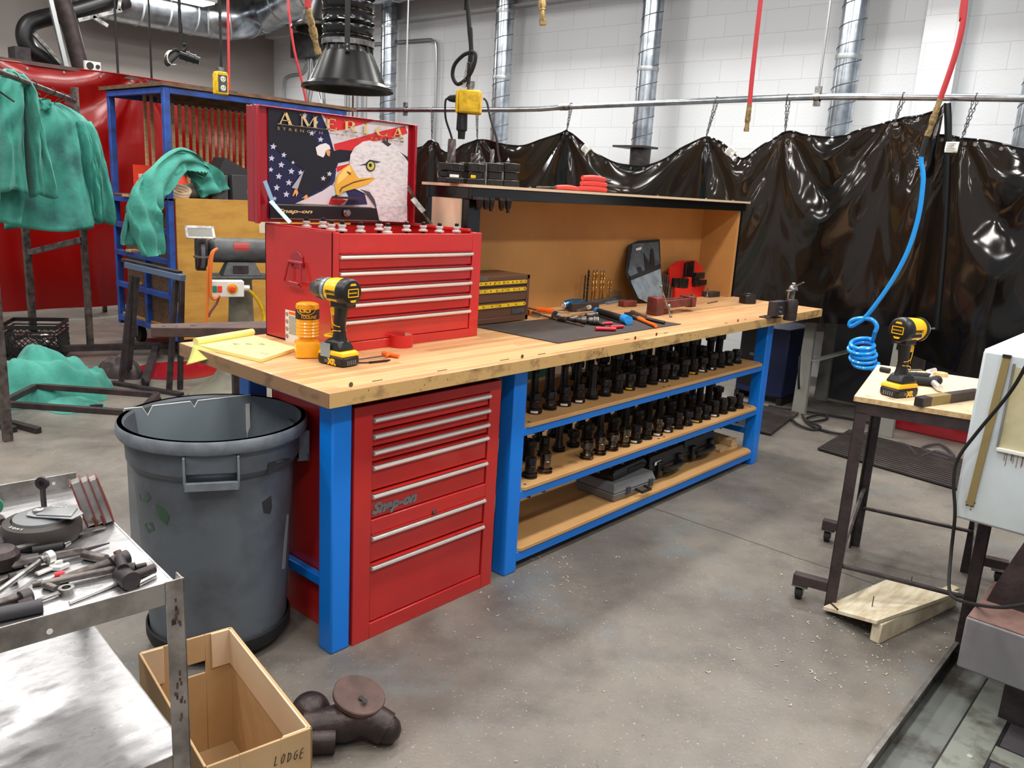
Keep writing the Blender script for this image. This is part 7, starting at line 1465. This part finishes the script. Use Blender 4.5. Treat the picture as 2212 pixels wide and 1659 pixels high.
q = MB().box(Rp(300, 400, 5.3).x, Rp(336, 400, 5.3).x, 5.296, 5.2995, IZ+.03, Rp(318, 376, 5.3).z); obj('panel', q, M['label'], t)
q = MB(); [q.box(Rp(301, 400, 5.3).x, Rp(312, 400, 5.3).x, 5.293, 5.2955, IZ+.04+i*.028, IZ+.056+i*.028) for i in range(4)]; obj('bars', q, mat('sign_blue', (40, 80, 190), .5), t)
p = Rp(388, 398, 4.8); single('orange_cone', MB().lathe([(.13, 0), (.02, .22)], (p.x, 4.8, IZ), n=20), M['sign'], 'orange cone partly hidden behind the green jacket on the rack shelf', 'cone')
m = MB(); 
for k in range(3): m.tube([V((Rp(386+k*3, 400, 4.5).x+.08*math.cos(a), 4.52+.05*math.sin(a), IZ+.03+.02*k+.035*math.sin(a))) for a in [j*.7 for j in range(9)]], .012, 6, sm=3, close=True)
single('rope_coil', m, M['hpale'], 'coil of pale rope lying on the rack shelf edge', 'rope')
p = Rp(400, 392, 4.47); single('fur_bundle', MB().ball((Rp(420, 405, 4.6).x, 4.6, IZ+.06), .085, 14, (1.6, .7, .8)), M['ped'], 'soft grey-brown bundle on the rack shelf under the green jacket', 'bundle')
# green jacket thrown over the rack
def cloth(path, wds, yoff, nm='cloth', fold=.25):
    rings = []; P_ = smooth([Rp(x, y, yy) for x, y, yy in path], 6); n = len(P_)
    for i, p in enumerate(P_):
        k = i/(n-1)*(len(wds)-1); j = min(int(k), len(wds)-2); w = wds[j]+(wds[j+1]-wds[j])*(k-j)
        a = P_[max(i-1, 0)]; b = P_[min(i+1, n-1)]; tg = (b-a).normalized(); sd = V((0, 1, 0)).cross(tg).normalized(); dp = V((0, 1, 0))
        rings.append([p+sd*w*math.cos(f)*(1+.07*math.sin(5*f+i*.2))+dp*w*.3*math.sin(f)*(1+.3*math.sin(3*f+i*.3))+(dp*.02+sd*.008)*math.sin(5*f+i*.5+2*math.sin(i*.25))+dp*.012*math.sin(i*.9+f*2) for f in [2*math.pi*q/28 for q in range(28)]])
    return MB().loft(rings)
t = thing('work_jacket', 'green work jacket thrown over the near post of the blue rack', 'jacket', Rp(330, 550, 4.25), 0)
obj('sleeve', cloth([(446, 372, 4.45), (415, 350, 4.42), (388, 345, 4.38), (352, 380, 4.34), (326, 412, 4.3), (312, 450, 4.28), (322, 500, 4.27), (332, 552, 4.27)], [.05, .075, .085, .1, .11, .13, .11, .075], 0), M['green'], t, ang=70)
obj('tail', cloth([(305, 420, 4.34), (298, 450, 4.36), (288, 490, 4.38), (287, 530, 4.38)], [.03, .05, .07, .085], 0), M['green'], t, ang=70); obj('body', cloth([(400, 350, 4.5), (430, 372, 4.5), (452, 392, 4.5), (462, 418, 4.5)], [.06, .1, .12, .12], 0), M['greend'], t, ang=70)
# ---------------------------------------------------------------- garment rack and jackets
b0 = P(196, 757, 'z', .05); zr2 = P(154, 217, 'y', b0.y).z; bd = V((-.53, -.85, 0)).normalized()
t = thing('garment_rack', 'grey steel garment rack hung with green jackets before the red curtain', 'rack', b0)
ztop_ = P(152, 188, 'y', b0.y).z
obj('post', MB().box(b0.x-.022, b0.x+.022, b0.y-.022, b0.y+.022, .1, ztop_), M['darksteel'], t, bevel=.002)
b1 = P(74, 742, 'z', .05); obj('post', MB().box(b1.x-.025, b1.x+.025, b1.y-.025, b1.y+.025, .1, 1.9), M['darksteel'], t, bevel=.002)
e0, e1 = V((b0.x, b0.y, zr2)), V((b0.x, b0.y, zr2))+bd*2.3; obj('hanging_bar', MB().cyl(e0, e1, .017, n=12), M['darksteel'], t)
far = V((b0.x, b0.y, 0))+bd*2.3; obj('post', MB().box(far.x-.022, far.x+.022, far.y-.022, far.y+.022, 0, zr2), M['darksteel'], t)
obj('cross_bar', MB().bar(P(64, 545, 'y', b1.y-.02), P(178, 518, 'y', b0.y), .045), M['darksteel'], t, bevel=.002)
obj('foot_bar', MB().bar((b0.x-.75, b0.y+.3, .075), (b0.x+.65, b0.y-.28, .075), .05), M['blacksteel'], t, bevel=.002); obj('diagonal_foot', MB().bar((b0.x+.45, b0.y-.2, .06), (b0.x-.1, b0.y-1.2, .04), .05), M['blacksteel'], t); 
for i, (x, y) in enumerate(((b0.x+.62, b0.y-.27), (b0.x-.1, b0.y-1.2), (b1.x, b1.y))): obj('caster_wheel', MB().cyl((x-.015, y, .035), (x+.015, y, .035), .035, n=16), M['rubber'], t)
# jackets: shells whose outline follows the hanging cloth, with real depth and folds
def shell(rows, yy, dep, seed, folds=1.0, n=40, amp=1):
    rr_ = []
    for (y0, a0, b0_), (y1, a1, b1_) in zip(rows, rows[1:]):
        k = max(2, int((y1-y0)/9)); rr_ += [(y0+(y1-y0)*i/k, a0+(a1-a0)*i/k, b0_+(b1_-b0_)*i/k) for i in range(k)]
    rr_.append(rows[-1]); rings = []; N_ = len(rr_)
    for i, (y, xa, xb) in enumerate(rr_):
        q = i/(N_-1); A, B_ = P(xa, y, 'y', yy), P(xb, y, 'y', yy); c = (A+B_)/2; w = (B_-A).length/2; z = c.z; d = dep*(.45+.55*min(1, q*4))
        ring = []
        for j in range(n):
            t_ = 2*math.pi*j/n; ca, sa = math.cos(t_), math.sin(t_); sq = math.copysign(abs(sa)**.7, sa)
            f = amp*(.034*math.sin(3*t_+seed+q*5)+.014*math.sin(6*t_+seed*2+q*(6+seed)+2*math.sin(q*5))+.006*math.sin(11*t_-q*9+seed))*min(1, q*3+.2)
            cr = .012*math.sin(q*26+3*ca+seed)*math.exp(-((q-.45)/.3)**2)*folds
            ring.append(V((c.x+w*ca, yy+d*sq+(f+cr)*abs(sa)**.5, z+.012*math.sin(3*t_+seed)*q)))
        rings.append(ring)
    return MB().loft(rings, caps=False)
def jacket(lab, yy, parts, mt='green', seed=0, bar=None):
    o = e0+bd*((4.925-yy)/.85); xs = [P(r[1], r[0], 'y', yy) for r in parts[0][1]]; zb = min(v.z for v in xs)
    t = thing('work_jacket', lab, 'jacket', V((o.x, yy, zb)), 0, 'green jackets on the garment rack')
    for nm, rows, dy, dep, sd in parts:
        obj(nm, shell(rows, yy+dy, dep, seed+sd), M[mt], t, ang=80, thick=.004)
    nk = P((parts[0][1][0][1]+parts[0][1][0][2])/2, parts[0][1][0][0], 'y', yy)
    m = MB(); m.tube([o+V((0, 0, .03)), o+V((.02, 0, .015)), o+V((.018, 0, -.012)), V(((o.x+nk.x)/2, yy, (o.z+nk.z)/2)), nk-V((0, 0, .02))], .003, 6, sm=4)
    m.tube([nk+V((-.15, 0, -.12)), nk-V((0, 0, .02)), nk+V((.17, 0, -.13))], .006, 6); obj('hanger', m, M['blacksteel'], t); return t
jacket('green jacket farthest along the garment rack, next to its right post', 4.75, [('body', [(222, 108, 126), (232, 106, 150), (248, 104, 178), (262, 104, 190), (285, 106, 204), (350, 110, 212), (430, 118, 216), (478, 120, 218)], 0, .10, 0), ('sleeve', [(262, 176, 196), (285, 182, 209), (330, 188, 221), (400, 198, 235), (440, 205, 242), (482, 212, 247)], -.06, .07, 1.3)], 'green', 1.1)
jacket('green jacket in the middle of the garment rack behind the stained one', 4.55, [('body', [(226, 104, 122), (240, 98, 150), (258, 90, 172), (300, 84, 182), (380, 84, 190), (450, 84, 198), (486, 88, 200)], 0, .10, 0), ('sleeve', [(262, 168, 184), (300, 172, 196), (360, 178, 206), (420, 188, 212), (476, 198, 214)], -.07, .06, .8)], 'greend', 2.2)
jacket('green jacket with a dark stain and a visible black hanger on the garment rack', 4.32, [('body', [(214, 80, 98), (222, 76, 110), (236, 74, 132), (250, 70, 150), (262, 64, 156), (300, 52, 164), (350, 38, 170), (400, 24, 178), (450, 14, 192), (480, 10, 202), (494, 10, 200)], 0, .11, 0), ('collar', [(212, 76, 88), (216, 74, 102), (226, 76, 106), (236, 80, 110)], -.06, .07, 2)], 'greend', 3.1)
jacket('green jacket nearest the front of the garment rack with two forward sleeves', 3.9, [('left_sleeve', [(150, 10, 26), (158, 2, 36), (175, -8, 46), (230, -12, 50), (300, -12, 48), (360, -8, 50), (412, -6, 55)], -.05, .085, 0), ('right_sleeve', [(160, 30, 50), (178, 40, 68), (200, 50, 78), (260, 54, 86), (330, 60, 98), (380, 64, 110), (424, 70, 119)], -.02, .085, 1.7), ('body', [(152, -10, 28), (180, -30, 60), (240, -50, 60), (330, -60, 56), (420, -60, 50), (480, -60, 40)], .1, .09, .6)], 'green', .4)
jacket('green jacket cut off by the left edge of the picture', 3.55, [('body', [(160, -60, -30), (200, -110, -8), (300, -130, -4), (420, -140, -2), (500, -140, -6)], 0, .12, 0)], 'greend', 5.0)
m = MB()
for k in range(7): o = e0+bd*(.06+.05*k); m.tube([o+V((.0, 0, -.05)), o+V((.018, .01, -.01)), o+V((.0, 0, .024)), o+V((-.02, -.01, 0))], .003, 6, sm=3)
single('empty_hangers', m, M['blacksteel'], 'row of small black hanger hooks beside the right post of the garment rack', 'hangers')
# ---------------------------------------------------------------- crate, heap of green cloth, floor frame, tubes
c = V((.86, 5.16, 0)); cz = .28; K = T(c.x, c.y, 0, R(-32)); s = .2
t = thing('milk_crate', 'black plastic milk crate full of scrap on the floor behind the green cloth heap', 'crate', c)
m = MB().at(K).box(-s, s, -s, s, 0, .012)
def lattice(p0, u, L_):
    u = V(u)
    for z0, z1 in ((0, .03), (cz-.03, cz), (cz-.06, cz-.05), (cz-.085, cz-.075)): m.bar(p0+V((0, 0, (z0+z1)/2)), p0+u*L_+V((0, 0, (z0+z1)/2)), .012, z1-z0)
    for i in range(-6, 12):
        for d_ in (1, -1):
            a = i*L_/9; b_ = a+d_*.17; 
            x0, z0, x1, z1 = a, .02, b_, cz-.085
            def cl(x0, z0, x1, z1):
                if (x0 < 0 and x1 < 0) or (x0 > L_ and x1 > L_): return None
                f = lambda X: z0+(z1-z0)*(X-x0)/(x1-x0)
                if x0 < 0: z0_, x0_ = f(0), 0
                elif x0 > L_: z0_, x0_ = f(L_), L_
                else: z0_, x0_ = z0, x0
                if x1 < 0: z1_, x1_ = f(0), 0
                elif x1 > L_: z1_, x1_ = f(L_), L_
                else: z1_, x1_ = z1, x1
                return x0_, z0_, x1_, z1_
            r = cl(x0, z0, x1, z1)
            if r: m.bar(p0+u*r[0]+V((0, 0, r[1])), p0+u*r[2]+V((0, 0, r[3])), .008, .006)
for a, u in (((-s, -s, 0), (1, 0, 0)), ((-s, s, 0), (1, 0, 0)), ((-s, -s, 0), (0, 1, 0)), ((s, -s, 0), (0, 1, 0))): lattice(V(a), u, 2*s)
obj('shell', m, M['black'], t)
rr = random.Random(9)
for i in range(9):
    a = K @ V((rr.uniform(-.13, .13), rr.uniform(-.13, .13), .06+.14*rr.random())); single('scrap_piece', MB().ball(a, .045, 10, (1.2, .8, .6)) if i % 2 else MB().bar(a-V((.06, .02, .0)), a+V((.06, .03, .02)), .05, .03), M['steel'] if i % 3 else M['darksteel'], 'piece of metal scrap inside the black milk crate', 'scrap', 'metal scrap in the milk crate')
def heap(name, lab, cpx, rx, ry, h, seed, mt='green'):
    c = P(*cpx, 'z', 0); rw = V((FW.y, -FW.x, 0)).normalized(); fw = V((FW.x, FW.y, 0)).normalized()
    def fn(u, v):
        a = 2*math.pi*u; r = v; x = r*math.cos(a); y = r*math.sin(a)
        f = abs(math.sin(3.1*x+2.2*y+seed+1.3*math.sin(2.5*y+seed)))*.5+abs(math.sin(5.3*y-3.7*x+seed*2+math.sin(4*x)))*.35+.25*math.sin(9*x+7*y+seed)*math.sin(6*y-seed)
        z = h*(max(0, 1-r*r)**.7)*(.72+.36*f)+.012*(1-r)
        k = 1+.12*math.sin(3*a+seed)+.07*math.sin(7*a+seed*2); return c+rw*x*rx*k+fw*y*ry*k+V((0, 0, max(z, .002)))
    single(name, MB().grid(90, 34, fn), M[mt], lab, 'cloth', 'green cloth heaps', ang=50)
heap('cloth_heap', 'large crumpled heap of green work clothes on the floor at the left', (92, 858), .36, .3, .34, .7)
heap('cloth_heap', 'low sprawling green garment at the left edge in front of the heap', (5, 868), .24, .22, .2, 2.4)
heap('cloth_heap', 'small twisted green sleeve end lying right of the heap', (196, 842), .15, .12, .17, 4.1)
heap('cloth_heap', 'flat green cloth lying inside the steel floor frame', (150, 880), .2, .14, .06, 5.6)
t = thing('floor_frame', 'low rectangular frame of brown angle iron lying on the floor at the left', 'frame', (.3, 3.2, 0))
z = .13; A_, B_, C_, D_ = P(2, 872, 'z', z), P(78, 834, 'z', z), P(340, 853, 'z', z), P(300, 893, 'z', z)
m = MB(); [m.bar(a, b_, .035, .035) for a, b_ in ((A_, B_), (B_, C_), (A_, D_), (C_, D_))]; obj('top_rail', m, M['plate'], t, bevel=.002)
for a in (A_, B_, C_, D_): obj('leg', MB().bar(V((a.x, a.y, 0)), V((a.x, a.y, z-.016)), .033), M['plate'], t)
for i, (a, b_, lab) in enumerate((((-30, 908), (31, 928), 'left short brown square tube lying on the floor by the left edge'), ((24, 914), (84, 930), 'right short brown square tube lying on the floor by the left edge'))):
    p, q = P(*a, 'z', .018), P(*b_, 'z', .018); t = thing('square_tube', lab, 'tube', (p+q)/2, 0, 'square tubes on the floor'); obj('tube', MB().bar(p, q, .036), M['plate'], t, bevel=.003); obj('open_end', MB().bar(q-(q-p)*.005, q+(q-p)*.004, .026), M['ink'], t)
for i, (a, b_, mt, lab) in enumerate((((150, 878), (222, 876), 'blacksteel', 'dark bar under the floor frame'), ((150, 864), (165, 862), 'chrome', 'bright rod end under the green heap'), ((185, 872), (215, 873), 'chrome', 'short bright strip on the floor inside the frame'), ((205, 752), (272, 744), 'alut', 'long bright flat bar on the floor behind the garment rack foot'))):
    single('metal_bar', MB().bar(P(*a, 'z', .02), P(*b_, 'z', .02), .03, .014), M[mt], lab, 'bar')
heap('glove_pile', 'dark glove and straps on the floor beside the trestle', (262, 812), .17, .12, .16, 3.3, 'plate')
# ---------------------------------------------------------------- trestle, beam, red disc, grinder
t = thing('trestle', 'black steel trestle stand with a pale blue-grey angle top', 'trestle', (1.12, 3.7, 0))
ta, tb = P(274, 572, 'y', 3.98), P(396, 600, 'y', 3.5)
obj('top_bar', MB().bar(ta, tb, .05, .04), mat('blue_grey_steel', (104, 122, 150), .45, metal=.4), t, bevel=.002); obj('top_angle', MB().bar(ta+V((.0, .05, .03)), tb+V((.0, .05, .03)), .05, .02), M['blacksteel'], t)
for (a, b_) in (((286, 595, 3.95), (262, 824)), ((296, 597, 3.9), (277, 818)), ((380, 606, 3.56), (365, 846)), ((393, 606, 3.5), (389, 841))):
    obj('leg', MB().bar(P(a[0], a[1], 'y', a[2]), P(*b_, 'z', .001), .032, .032), M['blacksteel'], t, bevel=.002)
obj('foot_plate', MB().bar(P(240, 826, 'z', .012), P(392, 852, 'z', .012), .05, .02), M['blacksteel'], t)
p = P(382, 800, 'z', .001); single('red_floor_disc', MB().lathe([(.32, .0), (.32, .004), (0, .004)], (p.x, p.y, .001), n=48), M['redlid'], 'flat round red disc on the floor beneath the trestle and grinder pedestal', 'disc')
yb2 = 2.05; a, b_ = P(326, 716, 'y', yb2), P(600, 690, 'y', yb2-.25); z1 = (a.z+b_.z)/2
t = thing('steel_beam', 'heavy rusty brown steel beam with bolt holes standing behind the left end of the workbench', 'beam', (a.x, a.y, 0))
a.z = b_.z = z1; d = (b_-a).normalized(); n_ = V((-d.y, d.x, 0)); K = Matrix((d, n_, V((0, 0, 1)))).transposed().to_4x4(); K.translation = V((a.x, a.y, z1)); Lb = (b_-a).length
obj('beam_body', MB().at(K).prism([(0, -.035), (.1, -.05), (Lb, -.10), (Lb, .12), (0.0, .07)], -.05, 0), M['castt'], t, bevel=.004); m = MB().at(K); [m.lathe([(r, 0), (r, .0012)], (x, y, 0), n=14) for x, y, r in ((.06, .0, .01), (.12, -.01, .007), (.2, .0, .016))]; obj('bolt_holes', m, M['ink'], t)
obj('support_post', MB().at(K).box(Lb*.62, Lb*.62+.09, -.05, .05, -z1, -.05).box(Lb*.4, Lb*.9, -.12, .12, -z1, -z1+.02), M['plate'], t, bevel=.003)
g0 = V((1.52, 3.15, 0)); t = thing('bench_grinder', 'grey bench grinder with eye shields bolted on a cast floor pedestal', 'grinder', g0)
gz = P(500, 594, 'y', 3.15).z
obj('pedestal', MB().lathe([(.36, 0), (.36, .025), (.3, .06), (.2, .13), (.13, .25), (.1, .4), (.085, .55), (.075, gz-.04), (.09, gz-.02)], g0, n=28), M['ped'], t, ang=50)
gd = (P(570, 556, 'y', 3.15)-P(450, 549, 'y', 3.15)); gd.z = 0; gd = V((.93, -.36, 0)).normalized(); gn = V((-gd.y, gd.x, 0)); K = Matrix((gd, gn, V((0, 0, 1)))).transposed().to_4x4(); K.translation = V((g0.x-.0, g0.y, gz))
obj('mount_plate', MB().at(K).box(-.2, .2, -.12, .12, -.02, 0), M['grind'], t, bevel=.006)
obj('motor_foot', MB().at(K).loft([[V((x, y, .0)) for x, y in ((-.13, -.09), (.13, -.09), (.13, .09), (-.13, .09))], [V((x, y, .09)) for x, y in ((-.09, -.06), (.09, -.06), (.09, .06), (-.09, .06))]]), M['grind'], t, bevel=.005); obj('foot_plate', MB().at(K).box(-.06, .04, -.092, -.085, .02, .07), M['blacksteel'], t)
zc = .165; m = MB().at(K).cyl((-.17, 0, zc), (.17, 0, zc), .083, n=32); m.lathe([(.083, 0), (.06, .04), (.04, .05)], (.17, 0, zc), (1, 0, 0), 24).lathe([(.083, 0), (.06, .04), (.04, .05)], (-.17, 0, zc), (-1, 0, 0), 24); obj('motor', m, M['grind'], t)
q = obj('maker_badge', MB().at(K).grid(8, 3, lambda u, v: V((-.05+.1*u, -.0838*math.cos((v-.2)*.7), zc+.0838*math.sin((v+.1)*.7)))), mat('badge_red', (170, 60, 56), .4), t, flat=True)
for s in (-1, 1):
    m = MB().at(K).lathe([(.04, -.03), (.115, -.03), (.118, -.025), (.118, .025), (.115, .03), (.04, .03)], (s*.25, 0, zc), (1, 0, 0), 32); m.box(s*.25-.03, s*.25+.03, .0, .1, zc-.14, zc-.06); obj('wheel_guard', m, M['blacksteel'], t)
    obj('grinding_wheel', MB().at(K).cyl((s*.25-.012, -.012, zc-.01), (s*.25+.012, -.012, zc-.01), .112, n=28), M['grey'], t); obj('tool_rest', MB().at(K).box(s*.25-.06, s*.25+.05, -.17, -.09, zc-.04, zc-.03), M['steel'], t)
    if s < 0:
        Ks2 = K @ T(s*.25-.02, -.15, zc+.12, 0, R(38)); obj('shield_frame', MB().at(Ks2).box(-.09, .09, -.055, -.04, 0, .006).box(-.09, .09, .04, .065, 0, .006).box(-.09, -.075, -.055, .065, 0, .006).box(.075, .09, -.055, .065, 0, .006), M['alut'], t); obj('shield_glass', MB().at(Ks2).box(-.075, .075, -.04, .04, .001, .004), M['mirror'], t)
    else:
        Ks2 = K @ T(s*.25-.07, -.12, zc+.13, 0, R(80)); obj('shield_glass', MB().at(Ks2).box(-.07, .07, 0, .13, 0, .004), M['clear'], t); obj('shield_clip', MB().at(Ks2).box(-.03, .03, .12, .15, -.004, .01), M['alut'], t)
m = MB(); sb = P(489, 623, 'y', 3.0); Ksw = Matrix((gd, gn, V((0, 0, 1)))).transposed().to_4x4(); Ksw.translation = sb
sw = obj('switch_box', MB().at(Ksw).box(-.1, .11, -.02, .07, -.055, .05), M['white'], t, bevel=.004, label='white switch box with green and red buttons'); m = MB().at(Ksw); obj('green_button', m.box(-.09, -.062, -.027, -.02, -.022, .02), M['boardg'], sw, bevel=.003)
obj('red_button', MB().at(Ksw).box(-.058, -.03, -.027, -.02, -.022, .02), M['sign'], sw, bevel=.003); obj('stop_ring', MB().at(Ksw).lathe([(.034, 0), (.034, .005)], (.035, -.02, 0), (0, -1, 0), 24), M['ywarn'], sw); obj('stop_knob', MB().at(Ksw).lathe([(.02, 0), (.022, .012), (.014, .02)], (.033, -.025, 0), (0, -1, 0), 20), M['sign'], sw)
obj('cord_grip', MB().at(Ksw).cyl((.11, .02, .0), (.15, .02, 0), .018, n=10), M['label'], sw); obj('mounting_bracket', MB().at(Ksw).box(-.06, .06, .0705, .09, -.04, .04), M['steel'], sw)
q = lambda l, y: [P(a, b, 'y', y) for a, b in l]
obj('cord', MB().tube(q(((521, 624), (535, 626), (552, 642), (566, 668), (570, 690), (566, 712)), 3.0), .011, 8, sm=5), M['ywarn'], t, label='yellow power cord curving out of the right side of the switch box')
obj('cord', MB().tube(q(((470, 537), (458, 545), (452, 570), (449, 600), (449, 640), (446, 700), (444, 720)), 2.95), .009, 8, sm=5), M['orangecord'], t, label='orange cord hanging straight down from the grinder motor')
obj('cord', MB().tube(q(((470, 537), (461, 546), (456, 575), (455, 615), (456, 640), (464, 646), (474, 638)), 2.93), .009, 8, sm=5), M['orangecord'], t, label='orange cord looping from the grinder motor to the switch box')
obj('cord', MB().tube(q(((474, 638), (468, 655), (456, 672), (450, 685)), 2.95), .008, 8, sm=5), M['vise'], t, label='short brown cord below the white switch box')
EXPO = 0.3
SC.view_settings.view_transform = 'Standard'; SC.view_settings.look = 'None'; SC.view_settings.gamma = 1; SC.view_settings.use_curve_mapping = False
SC.view_settings.exposure = EXPO
SC.cycles.max_bounces = 8; SC.cycles.diffuse_bounces = 3; SC.cycles.glossy_bounces = 4; SC.cycles.transparent_max_bounces = 12; SC.cycles.caustics_reflective = False; SC.cycles.caustics_refractive = False
SC.cycles.use_denoising = True
